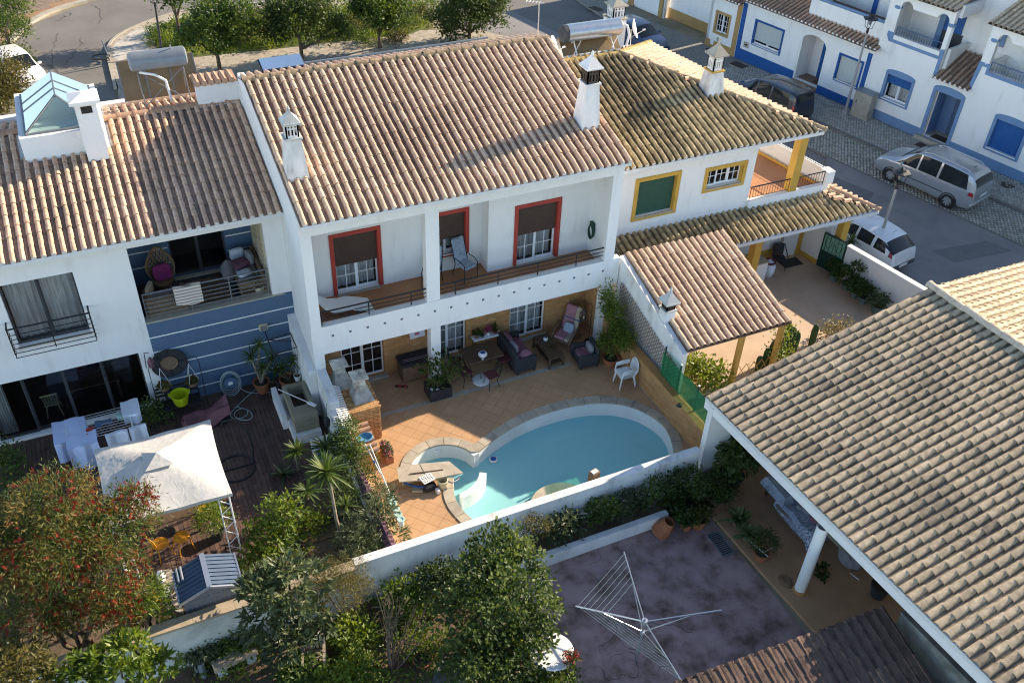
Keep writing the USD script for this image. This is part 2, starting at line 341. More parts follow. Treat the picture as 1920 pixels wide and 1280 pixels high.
 put(p,'room',t,'dark_room')
 if curtain:
  t=G();m=28;us=np.linspace(.06,w-.06,m);wv=.03*np.sin(us*34)+.02*np.sin(us*61)
  v=np.concatenate([np.array([O+U*x+Z*z-N*(e+.12+y) for x,y in zip(us,wv)]) for z in (.03,h-.05)])
  cut=[k for k in range(m-1) if curtain is True or not (m*.38<k<m*.62)]
  t.add(v,[[k,k+1,m+k+1,m+k] for k in cut]);put(p,'curtain',t,'curtain',smooth=True)
 return p
def hole(O0,U,O,w,h):
 """rectangle of an opening in the wall's own (u, z) coordinates"""
 u=np.dot(np.asarray(O)-O0,unit(U));z=O[2]-O0[2];return sbox(u,z,u+w,z+h)
def railing(parent,pts,zs,post_h,material,r=.018,posts=None,top=.024,name='railing',balusters=0):
 """horizontal rails through the points at the heights zs above them; posts at the fractions given, per segment"""
 pts=[np.asarray(p,float) for p in pts];g=G()
 for k,z in enumerate(zs):
  rr=top if k==len(zs)-1 else r*.75
  for p,q in zip(pts[:-1],pts[1:]):g.tube(p+V(0,0,z),q+V(0,0,z),rr,n=6)
 P=put(parent,name,g,material,smooth=40)
 for s,(p,q) in enumerate(zip(pts[:-1],pts[1:])):
  for t in (posts[s] if posts else (0,1)):put(P,'post',G().tube(p+(q-p)*t,p+(q-p)*t+V(0,0,post_h),r,n=6),material,smooth=40)
  if balusters:
   n=int(np.linalg.norm(q-p)/balusters)
   for k in range(1,n):put(P,'baluster',G().tube(p+(q-p)*k/n+V(0,0,zs[0]),p+(q-p)*k/n+V(0,0,zs[-1]),r*.55,n=5),material)
 return P
def chimney(parent,c,wb,wt,hs,cage,hc,cap,hp,shaft_mat,cage_mat,cap_mat,slots=3,finial=.12,rot=0.0,dark=True,collar=None):
 """tapered shaft, pierced lantern, pyramid cap with finial; the shaft's mesh is the part"""
 x,y,z=c;R=rotz(rot);C0=V(x,y,z)
 def frust(g,z0,z1,w0,w1):
  s=np.array([(-1,-1),(1,-1),(1,1),(-1,1)])*.5;v=np.array([(a*w0,b*w0,z0) for a,b in s]+[(a*w1,b*w1,z1) for a,b in s])
  g.add(v@R.T+C0,[[0,3,2,1],[4,5,6,7],[0,1,5,4],[1,2,6,5],[2,3,7,6],[3,0,4,7]])
 g=G();frust(g,0,hs,wb,wt);P=put(parent,'chimney',g,shaft_mat)
 g=G();frust(g,hs+.002,hs+.05,wt+.08,wt+.08);put(P,'collar',g,collar or cap_mat)
 z0,z1=hs+.05,hs+.05+hc;g=G();n=slots
 for k in range(4):
  Rk=R@rotz(k*math.pi/2);u=Rk@V(1,0,0);nn=Rk@V(0,-1,0);poly=sbox(-cage/2,0,cage/2,hc)
  sw=cage/(n*1.9+1)
  for i in range(n):
   xc=(i-(n-1)/2)*sw*1.75
   poly=poly.difference(sbox(xc-sw/2,hc*.14,xc+sw/2,hc*.62)).difference(Point(xc,hc*.80).buffer(sw*.5,6))
  g.slab(poly,C0+V(0,0,z0)+nn*(cage/2-.04),u,V(0,0,1),.04)
 put(P,'lantern',g,cage_mat)
 g=G();frust(g,z0,z1-.01,cage*.55,cage*.55);put(P,'flue',g,'dark_room')
 g=G();frust(g,z1,z1+.05,cap,cap);s=8
 prof=[(cap/2*.95,z1+.05),(cap/2*.55,z1+.05+hp*.42),(cap/2*.2,z1+.05+hp*.8),(.03,z1+.05+hp)]
 for (w0,a),(w1,b) in zip(prof[:-1],prof[1:]):frust(g,a,b,w0*2,w1*2)
 zt=z1+.05+hp;g.lathe([(0.001,zt-.02),(.045,zt+finial*.25),(.03,zt+finial*.55),(.012,zt+finial),(0.001,zt+finial*1.05)],C0,8);put(P,'cap',g,cap_mat)
 return P
 # ------------------------------------------------------------------ the white house with red windows
S=.28
H1=thing('white_house','white two storey house with red window frames and long balcony over the pool terrace','house',(1.35,0,0))
sl=lambda y:6.93+S*(y+.4)
YR=5.28;ZR=sl(YR)
g=G()
lw_=Polygon([(0.26,0),(6.2,0),(6.2,sl(YR)-.30),(YR,ZR-.05),(.26,sl(.26)-.06)])
g.slab(lw_,(-3.57,0,0),(0,1,0),(0,0,1),.24);g.slab(lw_,(6.01,0,0),(0,1,0),(0,0,1),.24)
g.box(-3.572,-3.27,0,.258,1.5,6.32);g.box(-3.572,-3.27,0,.258,0,1.498);g.box(5.9,6.252,0,.258,3.272,6.32);g.box(5.95,6.30,0,.258,0,2.288)
g.box(-3.576,6.256,0,.262,6.32,6.85)
g.box(-3.33,6.01,.262,1.9,6.45,6.6)
O1=V(-3.33,1.85,2.9);U=V(1,0,0);Zv=V(0,0,1)
D1,D2,D3=V(-2.27,1.85,2.93),V(.62,1.85,3.55),V(3.43,1.29,2.93)
W1=Polygon([(0,0),(5.76,0),(5.76,3.6),(0,3.6)]).difference(hole(O1,U,D1,1.33,2.0)).difference(hole(O1,U,D2,1.28,1.40))
g.slab(W1,O1,U,Zv,-.2)
O3=V(2.43,1.29,2.9);W3=sbox(0,0,3.58,3.6).difference(hole(O3,U,D3,1.37,2.07));g.slab(W3,O3,U,Zv,-.2);g.box(2.43,2.6,1.492,1.85,2.9,6.45)
put(H1,'wall',g,'white_wall')
g=G();g.box(-3.585,6.49,-.005,.22,2.29,3.27);put(H1,'parapet',g,'white_wall')
g=G();g.box(-.07,.34,.012,.30,3.272,6.318);put(H1,'column',g,'white_wall');g=G();g.box(.02,.34,.012,.33,0,2.288);put(H1,'column',g,'white_wall')
g=G();g.box(-3.33,6.01,.222,1.95,2.66,2.9);put(H1,'balcony_floor',g,'terracotta_floor')
g=G();g.box(-4.82,-3.60,6.4,6.62,0,8.08);g.box(-3.60,6.25,6.2,6.4,0,8.05);g.slab(Polygon([(YR,ZR-.3),(YR,ZR-.06),(6.4,8.30),(6.4,7.5)]),(-3.572,0,0),(0,1,0),(0,0,1),.2);put(H1,'rear_wall',g,'white_wall')
for k in range(6):put(H1,'verge_tile',G().tube((-4.75+.2*k,6.36,8.13),(-4.75+.2*k,7.2,8.05),.085,n=8),'ridge_clay')
put(H1,'verge_bed',G().box(-4.86,-3.6,6.36,7.2,8.082,8.11),'ridge_clay')
O4=V(-3.33,1.05,0);LA,LB,LC=V(-2.55,1.05,.08),V(.33,1.05,.10),V(3.17,1.05,.10)
W4=sbox(0,0,9.34,2.66)
for o,w in ((LA,1.36),(LB,1.28),(LC,1.30)):W4=W4.difference(hole(O4,U,o,w,2.1))
g=G();g.slab(W4,O4,U,Zv,-.15);g.box(5.985,6.009,.26,1.05,0,2.659);put(H1,'tiled_wall',g,'ochre_cladding' if 0 else 'ochre_brick_tile')
g=G();g.box(-3.33,6.0,.22,1.05,2.64,2.659);put(H1,'ceiling',g,'white_trim')
for o,w in ((LA,1.36),(LB,1.28),(LC,1.30)):
 window(H1,'patio_door',o,U,w,2.1,rows=4,cols=2,depth=.06,curtain=(o is not LA),sill=None,room=1.2)
 put(H1,'door_sill',G().box(o[0]-.08,o[0]+w+.08,.9,1.045,0.0,.075),'kerb_stone')
window(H1,'balcony_door',D1,U,1.33,2.0,trim='red_trim',tw=.12,shutter=.53,rows=4,cols=2,trim_bottom=False,curtain=True)
window(H1,'red_window',D2,U,1.28,1.40,trim='red_trim',tw=.12,shutter=.66,rows=2,cols=2,sill='white_trim',curtain=True)
window(H1,'balcony_door',D3,U,1.37,2.07,trim='red_trim',tw=.12,shutter=.50,rows=4,cols=2,trim_bottom=False,curtain=True)
for o,w in ((D1,1.33),(D3,1.37)):put(H1,'door_sill',G().box(o[0]-.02,o[0]+w+.02,o[1]-.12,o[1]-.003,2.902,2.925),'kerb_stone')
for k in range(18):
 x=-2.97+k*.5218;put(H1,'drain_hole',G().box(x-.035,x+.035,-.012,-.004,2.865,2.935),'drain_grey')
railing(H1,[(-3.52,.9,3.27-.35),(-3.52,.09,2.92+.35),(6.43,.09,3.27),(6.43,.5,3.27)],(.17,.30,.45),.45,'black_metal',posts=[(.0,.98),(.03,.17,.30,.44,.58,.715,.85,.985),(1,)])
g=G();g.add([(-3.6,-.42,sl(-.42)-.03),(6.2,-.42,sl(-.42)-.03),(6.2,YR,ZR-.03),(-3.6,YR,ZR-.03),(-3.6,-.42,sl(-.42)-.12),(6.2,-.42,sl(-.42)-.12),(6.2,YR,ZR-.12),(-3.6,YR,ZR-.12)],[[0,1,2,3],[4,7,6,5],[0,4,5,1],[1,5,6,2],[2,6,7,3],[3,7,4,0]])
g.add([(-3.6,YR,ZR-.03),(6.2,YR,ZR-.03),(6.2,6.35,ZR-.33),(-3.6,6.35,ZR-.33)],[[0,1,2,3]]);put(H1,'roof',g,'mortar')
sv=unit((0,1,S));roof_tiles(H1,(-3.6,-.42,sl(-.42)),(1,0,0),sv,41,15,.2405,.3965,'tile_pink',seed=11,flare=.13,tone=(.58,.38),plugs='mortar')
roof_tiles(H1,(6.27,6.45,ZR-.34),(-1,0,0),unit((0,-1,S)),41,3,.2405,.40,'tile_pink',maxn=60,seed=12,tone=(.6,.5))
ridge(H1,(-3.62,YR,ZR+.02),(6.2,YR,ZR+.02),'ridge_mossy',.12)
chimney(H1,(-3.18,1.42,7.15),.62,.40,1.35,.34,.36,.47,.28,'chimney_worn','chimney_worn','grey_lime',slots=3)
chimney(H1,(5.60,1.40,7.15),.64,.42,1.55,.40,.42,.54,.32,'white_worn','iron','white_worn',slots=3)
# ------------------------------------------------------------------ the house with the blue striped wall
HL=thing('blue_striped_house','white house with blue striped wall and roof skylight left of the pool house','house',(-8.8,2.2,0))
XR_=-3.575
O5=V(-16,2.2,0)
WinL=V(-11.03,2.2,3.28);DoorL=V(-12.35,2.2,.10);Rec=V(-7.73,2.2,3.10)
Wh=sbox(0,0,8.23,6.05).difference(hole(O5,U,WinL,1.82,2.0)).difference(hole(O5,U,DoorL,4.18,2.08))
g=G();g.slab(Wh,O5,U,Zv,-.25)
g.box(-7.77,XR_,2.2,2.45,5.66,6.05);g.box(-4.14,XR_,2.2,2.45,3.152,5.66)
g.box(-7.99,-7.77,2.452,4.4,3.0,6.0);g.box(-4.10,-3.9,2.452,4.4,3.0,5.7);g.box(-7.77,-4.1,2.452,4.6,5.72,5.9)
g.box(-16,XR_,8.25,8.45,0,6.84);g.box(-16,-15.8,2.46,8.2,0,6.2)
put(HL,'wall',g,'white_wall')
zs=[.42,.93,1.51,2.07,2.60]
g=G();g.box(-7.77,XR_,2.197,2.45,0,3.12);put(HL,'blue_wall',g,'blue_wall')
for z in zs:put(HL,'white_stripe',G().box(-7.768,XR_-.002,2.190,2.196,z-.018,z+.018),'white_trim')
g=G();g.box(-7.77,-3.78,2.17,2.5,3.122,3.165);put(HL,'parapet_coping',g,'kerb_stone')
g=G();g.box(-7.77,-4.1,2.452,4.4,2.8,3.02);put(HL,'balcony_floor',g,'dark_frame')
Ob=V(-7.77,4.35,3.02);bd=V(-6.62,4.35,3.06);g=G();g.slab(sbox(0,0,3.67,2.7).difference(hole(Ob,U,bd,1.62,2.1)),Ob,U,Zv,-.2);put(HL,'blue_wall',g,'blue_wall')
for z in (3.62,4.14,4.66,5.2):
 for x0,x1 in ((-7.768,-6.66),(-4.96,-4.10)):put(HL,'white_stripe',G().box(x0,x1,4.342,4.349,z-.018,z+.018),'white_trim')
window(HL,'sliding_door',bd,U,1.62,2.1,'dark_frame',2,1,1,depth=.08,fw=.05,room=1.0)
put(HL,'door_sill',G().box(-6.66,-4.96,4.2,4.348,3.021,3.058),'kerb_stone')
railing(HL,[(-7.70,2.33,3.165),(-4.17,2.33,3.165)],(.12,.26,.40,.54,.68,.86),.86,'grey_metal',posts=[(.005,.36,.68,.985)],r=.02)
window(HL,'large_window',WinL,U,1.82,2.0,'dark_frame',2,1,1,depth=.14,fw=.05,sill='kerb_stone',curtain=True,room=.5)
railing(HL,[(-11.14,2.2,3.28),(-11.14,1.86,3.28),(-9.10,1.86,3.28),(-9.10,2.2,3.28)],(-.1,.05,.2,.35,.5,.65,.85),.86,'black_metal',r=.016,posts=[(.98,),(.5,),(0,)])
window(HL,'glass_wall',DoorL,U,4.18,2.08,'dark_frame',4,1,1,depth=.12,fw=.045,room=3.0)
sL=lambda y:6.12+S*(y-1.85);YL=6.5;ZL=sL(YL)
g=G();g.add([(-16,1.83,sL(1.83)-.03),(XR_,1.83,sL(1.83)-.03),(XR_,YL,ZL-.03),(-16,YL,ZL-.03),(-16,1.83,sL(1.83)-.14),(XR_,1.83,sL(1.83)-.14),(XR_,YL,ZL-.14),(-16,YL,ZL-.14)],[[0,1,2,3],[4,7,6,5],[0,4,5,1],[1,5,6,2],[3,7,4,0]]);g.add([(-16,YL,ZL-.03),(XR_,YL,ZL-.03),(XR_,8.5,ZL-.55),(-16,8.5,ZL-.55)],[[0,1,2,3]]);put(HL,'roof',g,'mortar')
nosky=lambda x,y:not (-9.72<x<-7.50 and 5.28<y<8.4)
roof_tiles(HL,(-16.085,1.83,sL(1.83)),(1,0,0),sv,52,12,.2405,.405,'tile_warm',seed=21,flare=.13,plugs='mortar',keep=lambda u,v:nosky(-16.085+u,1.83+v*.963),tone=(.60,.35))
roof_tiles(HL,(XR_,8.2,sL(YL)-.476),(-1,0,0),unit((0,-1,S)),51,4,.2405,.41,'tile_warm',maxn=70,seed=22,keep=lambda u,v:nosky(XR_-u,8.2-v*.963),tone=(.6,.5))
ridge(HL,(-16.05,YL,ZL+.02),(-9.72,YL,ZL+.02),'ridge_clay',.12);ridge(HL,(-7.5,YL,ZL+.02),(XR_,YL,ZL+.02),'ridge_clay',.12)
g=G();g.box(-16,-4.46,8.2,8.45,6.85,7.12);put(HL,'rear_parapet',g,'white_wall')
x0,x1,y0,y1,zt=-9.7,-7.5,5.23,8.3,7.78
g=G()
for a in (sbox(x0,y0,x1,y1).difference(sbox(x0+.2,y0+.2,x1-.2,y1-.2)),):g.prism(a,6.9,zt)
SK=put(HL,'skylight',g,'white_wall');xm,ym=(x0+x1)/2+.03,6.35;zr_=zt+.62;a0,a1,b0,b1=x0+.17,x1-.17,y0+.17,y1-.17;r0,r1=V(xm,b0+.95,zr_),V(xm,b1-.05,zr_)
c=[V(a0,b0,zt+.03),V(a1,b0,zt+.03),V(a1,b1,zt+.03),V(a0,b1,zt+.03)]
for q in ((c[0],c[1],r0,r0),(c[2],c[1],r0,r1),(c[0],c[3],r1,r0),(c[3],c[2],r1,r1)):put(SK,'pane',G().add(np.array(q[:4]),[[0,1,2],[0,2,3]] if not np.allclose(q[2],q[3]) else [[0,1,2]]),'roof_glass')
g=G()
for p,q in ((r0,r1),(c[0],r0),(c[1],r0),(c[0],c[1]),(c[1],c[2]),(c[3],c[0])):g.bar(p,q,.045)
for t in (.3,.62):
 y=r0+(r1-r0)*t;g.bar((a0,y[1],zt+.03),y,.035);g.bar((a1,y[1],zt+.03),y,.035)
put(SK,'glazing_bar',g,'grey_metal')
g=G();g.box(a0+.05,a1-.05,b0+.05,b1-.05,6.95,7.0);put(SK,'shaft',g,'white_trim')
g=G();g.obox((-7.87,5.10,7.85),(.55,.50,1.7));CH=put(HL,'chimney',g,'white_wall')
g=G();s=.78;z=8.702;g.box(-7.87-s/2,-7.87+s/2,5.1-s/2,5.1+s/2,z,z+.08);g.add([(-7.87-s/2,5.1-s/2,z+.081),(-7.87+s/2,5.1-s/2,z+.081),(-7.87+s/2,5.1+s/2,z+.081),(-7.87-s/2,5.1+s/2,z+.081),(-7.87,5.1,z+.2)],[[0,1,4],[1,2,4],[2,3,4],[3,0,4]]);put(CH,'cap',g,'white_trim')
put(CH,'vent',G().box(-8.0,-7.72,4.845,4.849,8.40,8.60),'dark_room')
# ------------------------------------------------------------------ the house with yellow trim
HY=thing('yellow_trimmed_house','white house with yellow trim and hipped mossy tile roof behind tiled veranda','house',(11,1.6,0))
FX=1.6;sd=unit((-.179,.984,0));ct=V(14.95,1.15,5.70)
Wy1,Wy2=V(7.93,FX,3.52),V(10.67,FX,4.05)
OY=V(6.26,FX,0);WY=sbox(0,0,6.35,5.66).difference(hole(OY,U,Wy1,1.48,1.34)).difference(hole(OY,U,Wy2,1.45,.68))
g=G();g.slab(WY,OY,U,Zv,-.25);g.box(12.61,14.85,1.55,1.8,5.35,5.67)
back=V(13.2,10.0,0);g.box(12.36,12.61,1.85,5.4,2.95,5.66);g.box(12.61,13.9,5.2,5.4,2.95,5.66)
g.slab(sbox(0,0,5.0,5.6),V(13.95,5.2,0),sd,Zv,.2)
g.box(6.26,14.9,1.86,2.05,0,2.95)
put(HY,'wall',g,'white_wall')
g=G();g.prism([(12.4,1.62),(16.05,1.62),(15.3,5.4),(12.4,5.4)],2.8,3.0);put(HY,'balcony_floor',g,'terracotta_floor')
g=G();g.prism([(12.62,1.50),(16.15,1.50),(16.15,1.7),(12.62,1.7)],2.82,3.22);pe=V(16.05,1.70,0);qe=pe+sd*3.8
g.slab(sbox(0,0,3.8,.75),V(16.15,1.7,2.9),sd,Zv,.16);g.box(15.95,16.3,1.45,1.85,3.222,3.72)
put(HY,'balcony_wall',g,'white_wall')
put(HY,'floor_skirting',G().slab(sbox(0,0,3.7,.1),V(15.98,1.72,3.0),sd,Zv,.012),'yellow_trim')
put(HY,'pillar',G().box(14.35,14.67,1.5,1.82,3.222,5.36),'yellow_trim')
R_=railing(HY,[(12.66,1.58,3.22),(14.35,1.58,3.22)],(.08,.5),.5,'black_metal',balusters=.12,r=.014);railing(HY,[(14.69,1.58,3.22),(15.94,1.58,3.22)],(.08,.5),.5,'black_metal',balusters=.12,r=.014)
railing(HY,[(16.1,1.9,3.65),V(16.1,1.9,3.65)+sd*3.2],(.05,.42),.45,'black_metal',balusters=.12,r=.014)
window(HY,'shuttered_window',Wy1,U,1.48,1.34,trim='yellow_trim',tw=.14,shutter=1.0,sh_mat='green_shutter',rows=1,cols=1,sill='kerb_stone',depth=.16)
window(HY,'small_window',Wy2,U,1.45,.68,trim='yellow_trim',tw=.14,leafs=3,rows=2,cols=2,sill='kerb_stone',depth=.16,fw=.04)
ap,rl,bc=V(9.63,6.36,7.16),V(6.1,6.36,7.16),V(13.33,10.1,5.70);fl=V(6.27,1.15,5.70)
g=G();dz=V(0,0,-.04);q=[fl,ct,ap,rl,bc,V(6.27,11.5,5.70)];q=[p+dz for p in q];lo=[p+V(0,0,-.12) for p in q]
g.add(q+lo,[[0,1,2,3],[6,9,8,7],[0,6,7,1],[1,7,10,4]]);g.add(q,[[1,4,2]]);g.add(q,[[3,2,4,5]]);put(HY,'roof',g,'mortar')
vy=unit(rl-V(6.1,1.15,5.70))
def inhip(u,v):
 p=fl[:2]+V(u,0)+V(0,v*vy[1]);return (p[0]-ct[0])*(ap[1]-ct[1])-(ap[0]-ct[0])*(p[1]-ct[1])<.35 and v<5.40
def hipkeep(u,v):
 x,y=fl[0]+u,fl[1]+v*vy[1];t=(y-ct[1])/(ap[1]-ct[1]);return t<1.0 and x<ct[0]+(ap[0]-ct[0])*t+.05
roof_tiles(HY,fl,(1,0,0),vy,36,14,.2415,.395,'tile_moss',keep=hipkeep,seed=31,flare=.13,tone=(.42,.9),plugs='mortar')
e=unit(bc-ct);foot=ct+e*np.dot(ap-ct,e);ve=unit(ap-foot);Lh=np.linalg.norm(ap-foot);Le=np.linalg.norm(bc-ct);tf=np.dot(ap-ct,e)
def hk2(u,v):
 t=v/Lh;return t<1 and t*tf-.05<u<Le-t*(Le-tf)+.05
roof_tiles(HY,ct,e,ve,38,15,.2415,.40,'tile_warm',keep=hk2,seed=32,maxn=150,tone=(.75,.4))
ridge(HY,rl,ap,'ridge_yellow',.12);ridge(HY,ct+V(0,0,.03),ap+V(0,0,.03),'ridge_mossy',.11);ridge(HY,bc+V(0,0,.03),ap+V(0,0,.03),'ridge_yellow',.11)
chimney(HY,(11.95,3.9,6.15),.74,.46,1.05,.39,.5,.60,.34,'chimney_worn','white_wall','kerb_stone',slots=4,finial=.2,collar='yellow_trim')
g=yp(1155,60,8.6);chimney(HY,(g[0]-.1,8.6,5.6),.62,.62,1.95,.5,.42,.66,.22,'white_worn','white_worn','kerb_stone',slots=3,finial=.05)
ve0=V(6.40,.2,2.50);zt=2.50+S*(1.5-.2);tipv=V(17.65,.15,2.50);kv=V(16.35,1.6,2.93)
g=G();g.add([ve0,tipv,kv,V(6.4,1.6,2.89),ve0-V(0,0,.12),tipv-V(0,0,.12),kv-V(0,0,.12),V(6.4,1.6,2.77)],[[0,1,2,3],[4,7,6,5],[0,4,5,1],[3,7,4,0]])
tb=tipv+sd*5;g.add([tipv,tb,kv+sd*4.2,kv],[[0,1,2,3]]);g.v[0]=g.v[0]-V(0,0,.03);g.v[1]=g.v[1]-V(0,0,.03);put(HY,'veranda_roof',g,'mortar')
roof_tiles(HY,ve0,(1,0,0),sv,46,4,.2435,.37,'tile_moss',seed=33,flare=.10,tone=(.62,.8),plugs='mortar',keep=lambda u,v:u<11.15-v*.88,name='veranda_tile')
vv=unit(np.cross(np.cross(sd,(0,0,1)),sd));vi=unit(V(-sd[1],sd[0],0)+V(0,0,S))
roof_tiles(HY,tipv,sd,vi,19,4,.2435,.37,'tile_warm',seed=34,tone=(.7,.4),keep=lambda u,v:u>v*.75,name='veranda_tile')
ridge(HY,tipv+V(-.03,.02,.05),kv+V(0,0,.05),'ridge_clay',.1)
g=G();g.box(6.5,17.1,.42,.60,2.2,2.46);g.slab(sbox(0,0,4.5,.26),V(17.1,.6,2.2),sd,Zv,.18);put(HY,'veranda_beam',g,'white_wall')
for x,y in ((12.35,.36),(16.32,.36)):put(HY,'pillar',G().box(x,x+.3,y,y+.3,0,2.198),'yellow_trim')
g=G();g.box(6.3,15.4,1.845,1.858,0,.55);put(HY,'wall_base',g,'yellow_trim')
put(HY,'door',G().box(15.05,15.75,1.84,1.858,.02,2.1),'white_frame');put(HY,'door_trim',G().box(15.75,15.98,1.82,1.857,0,2.2),'yellow_trim')
# ------------------------------------------------------------------ tiled pergola in the neighbour's yard
PG=thing('tiled_pergola','open lean to with pinkish clay tiles on yellow wooden posts and small white chimney','pergola',(8.6,-1.8,0))
pO=V(6.72,-3.85,2.26);pU=V(1,0,0);pT=.95
zE=zp(1385,628,2.3);pw=3.9;dpt=3.95;psl=.255
g=G();q=[pO,pO+V(pw,0,0),pO+V(pw,dpt,dpt*psl),pO+V(0,dpt,dpt*psl)];q=[p-V(0,0,.03) for p in q];lo=[p-V(0,0,.06) for p in q];g.add(q+lo,[[0,1,2,3],[4,7,6,5],[0,4,5,1],[1,5,6,2],[3,7,4,0]]);put(PG,'roof',g,'roof_deck')
roof_tiles(PG,pO,pU,unit((0,1,psl)),16,10,.244,.405,'tile_pink',seed=41,tone=(.68,.35),h=.08,name='roof_tile')
mat('yellow_wood',(.56,.34,.10),.6,.12,3.,.2,30,stretch=(6,6,.6))
for p in ((8.95,-3.62),(10.5,-3.62)):put(PG,'post',G().box(p[0]-.075,p[0]+.075,p[1]-.075,p[1]+.075,0,2.08),'yellow_wood')
put(PG,'beam',G().box(6.9,10.62,-3.68,-3.56,2.082,2.22),'yellow_wood')
for k in range(5):put(PG,'rafter',G().bar((7.2+k*.8,-3.8,2.17),(7.2+k*.8,.05,2.17+3.85*psl),.06,.1),'yellow_wood')
g=G();g.slab(Polygon([(0,0),(5.3,0),(5.3,3.2),(1.35,2.22),(0,1.6)]),(6.52,-5.1+.02,0),(0,1,0),(0,0,1),.16) if 0 else g.slab(Polygon([(0,0),(4.0,0),(4.0,3.26),(0,2.2)]),(6.55,-3.9,0),(0,1,0),(0,0,1),.17)
put(PG,'side_wall',g,'white_worn')
cb=lp(1253,598,pO,V(0,-psl,1));chimney(PG,(cb[0],cb[1]+.1,cb[2]-.2),.36,.34,.52,.30,.24,.50,.34,'white_wall','iron','grey_lime',slots=2,finial=.14)
# ------------------------------------------------------------------ ground, pavements and roads
def P2(*px,z=0.0):return [tuple(zp(u,v,z)[:2]) for u,v in px]
def sheet(name,poly,z0,z1,m,label,cat='ground'):
 return struct(name,G().prism(poly,z0,z1),m,label,cat)
mat('dry_ground',(.30,.25,.18),.95,.2,.6,1.0,14,col2=(.18,.17,.09))
mat('court_floor',(.20,.145,.165),.85,.2,1.7,.6,30,ramp=[(.30,(.10,.068,.05)),(.42,(.23,.15,.13)),(.52,(.34,.225,.21)),(.66,(.42,.29,.27))])
mat('crack',(.035,.03,.028),.95,.2,4.)
g=G();hole_=sbox(-3.5,-6.7,6.3,1.2)
g.prism(sbox(-400,-6.5,400,500).difference(hole_),-.06,-.03);g.prism(sbox(-400,-400,400,-6.51),-.56,-.52);g.add([(-400,-6.5,-.06),(400,-6.5,-.06),(400,-6.5,-.55),(-400,-6.5,-.55)],[[0,1,2,3]])
struct('ground',g,'dry_ground','dry earth ground under and around the houses')
mat('asphalt_dark',(.19,.18,.175),.9,.1,1.5,.7,90)
s0=V(16.75,.3,0);kd=unit(V(26.73,.52,0)-V(24.73,8.86,0));fU=V(.229,-.9734,0);fN=V(-.9734,-.229,0);fP=V(26.88,11.41,0)
def along(p,a,b):return tuple((np.asarray(p,float)+kd*a)[:2])
a1,a2=V(22.77,6.58,0),V(24.69,1.54,0);cd=unit(a2-a1);kb=V(24.73,8.86,0)
kd=unit(kd+cd*.3)
w0_=V(16.9,0,0);street=Polygon([tuple((a1+kd*26)[:2]),tuple((a1-kd*26)[:2]),tuple((w0_-kd*26+V(-2,0,0))[:2]),tuple((w0_-kd*8)[:2]),tuple(w0_[:2]),(17.6,-6),(19.5,-16)])
sheet('street',street,-.2,-.004,'asphalt','grey asphalt street running past the blue and white houses','road')
mat('cobble_grass',(.16,.155,.125),.95,.2,9.,1.2,30,ramp=[(.35,(.07,.09,.035)),(.5,(.15,.155,.10)),(.7,(.25,.24,.19))])
mat('cobble',(.30,.285,.25),.95,.2,9.,1.2,30,ramp=[(.33,(.17,.16,.135)),(.5,(.26,.245,.21)),(.72,(.36,.34,.30))])
par=Polygon([tuple((a1+kd*26)[:2]),tuple((a1-kd*14)[:2]),tuple((kb-kd*13)[:2]),tuple((kb+kd*30)[:2])])
def cobbles(name,O,U,Vv,nu,nv,su,sv_,z,m,label,base,clip=None,seed=5):
 r=np.random.default_rng(seed);g=G();U,Vv=unit(U),unit(Vv);n=0
 for j in range(nv):
  for i in range(nu):
   u,v=(i+.5*(j%2))*su,j*sv_
   c=np.asarray(O)+U*u+Vv*v
   if clip is not None and not clip(c):continue
   a,b=su*r.uniform(.36,.44),sv_*r.uniform(.36,.44);h=r.uniform(0,.012);k=r.uniform(.55,.8)
   q=[c-U*a-Vv*b,c+U*a-Vv*b,c+U*a+Vv*b,c-U*a+Vv*b];t=[c+(p-c)*k+V(0,0,z+.018+h) for p in q]
   g.add(q_:=[p+V(0,0,z-.005) for p in q]+t,[[4,5,6,7],[0,1,5,4],[1,2,6,5],[2,3,7,6],[3,0,4,7]],r.uniform(0,1))
 pth=struct(name,g,m,label,'cobblestones',kind='stuff');return pth
mat('stone_tone',(.2,.2,.2),.85,.15,20.,.5,60,toned=[(0,(.29,.28,.24)),(.5,(.38,.365,.32)),(1,(.48,.455,.41))])
sheet('parking_strip',par,-.2,.004,'cobble_grass','grassy cobbled parking strip under the silver van','parking strip')
walk=Polygon([tuple((kb-kd*13)[:2]),tuple((kb+kd*30)[:2]),tuple((fP+fU*40)[:2]),tuple((fP-fU*26)[:2])])
sheet('pavement',walk,-.2,.10,'cobble','cobbled pavement in front of the blue trimmed houses','pavement')
pk=par.buffer(-.05);pn=V(-kd[1],kd[0],0)*-1;pn=unit(V(kd[1],-kd[0],0));pn=pn if pn[0]>0 else -pn
cobbles('parking_cobbles',a1-kd*6,kd,pn,110,22,.17,.125,.004,'stone_tone','small worn stones of the parking strip with grass between',.0,clip=lambda c:pk.contains(Point(c[:2])))
wk=walk.buffer(-.16);cobbles('pavement_cobbles',kb-kd*9,kd,pn,150,26,.15,.12,.10,'stone_tone','small pale stones of the pavement before the blue houses',.1,clip=lambda c:wk.contains(Point(c[:2])),seed=6)
kl=np.arange(-13,28,1.0);KR=thing('street_kerb','long grey stone kerb between parking strip and cobbled pavement','kerb',tuple(kb))
for x in kl:put(KR,'kerb_block',G().bar(kb+kd*(x+.008)+V(0,0,.0),kb+kd*(x+.992),.14,.232),'street_stone')
K2=thing('street_edging','thin concrete edging line between asphalt and grassy cobbles','kerb',tuple(a1))
for x in np.arange(-13,24,1.0):put(K2,'kerb_block',G().bar(a1+kd*(x+.006)-V(0,0,.04),a1+kd*(x+.994)-V(0,0,.04),.09,.105),'street_stone')
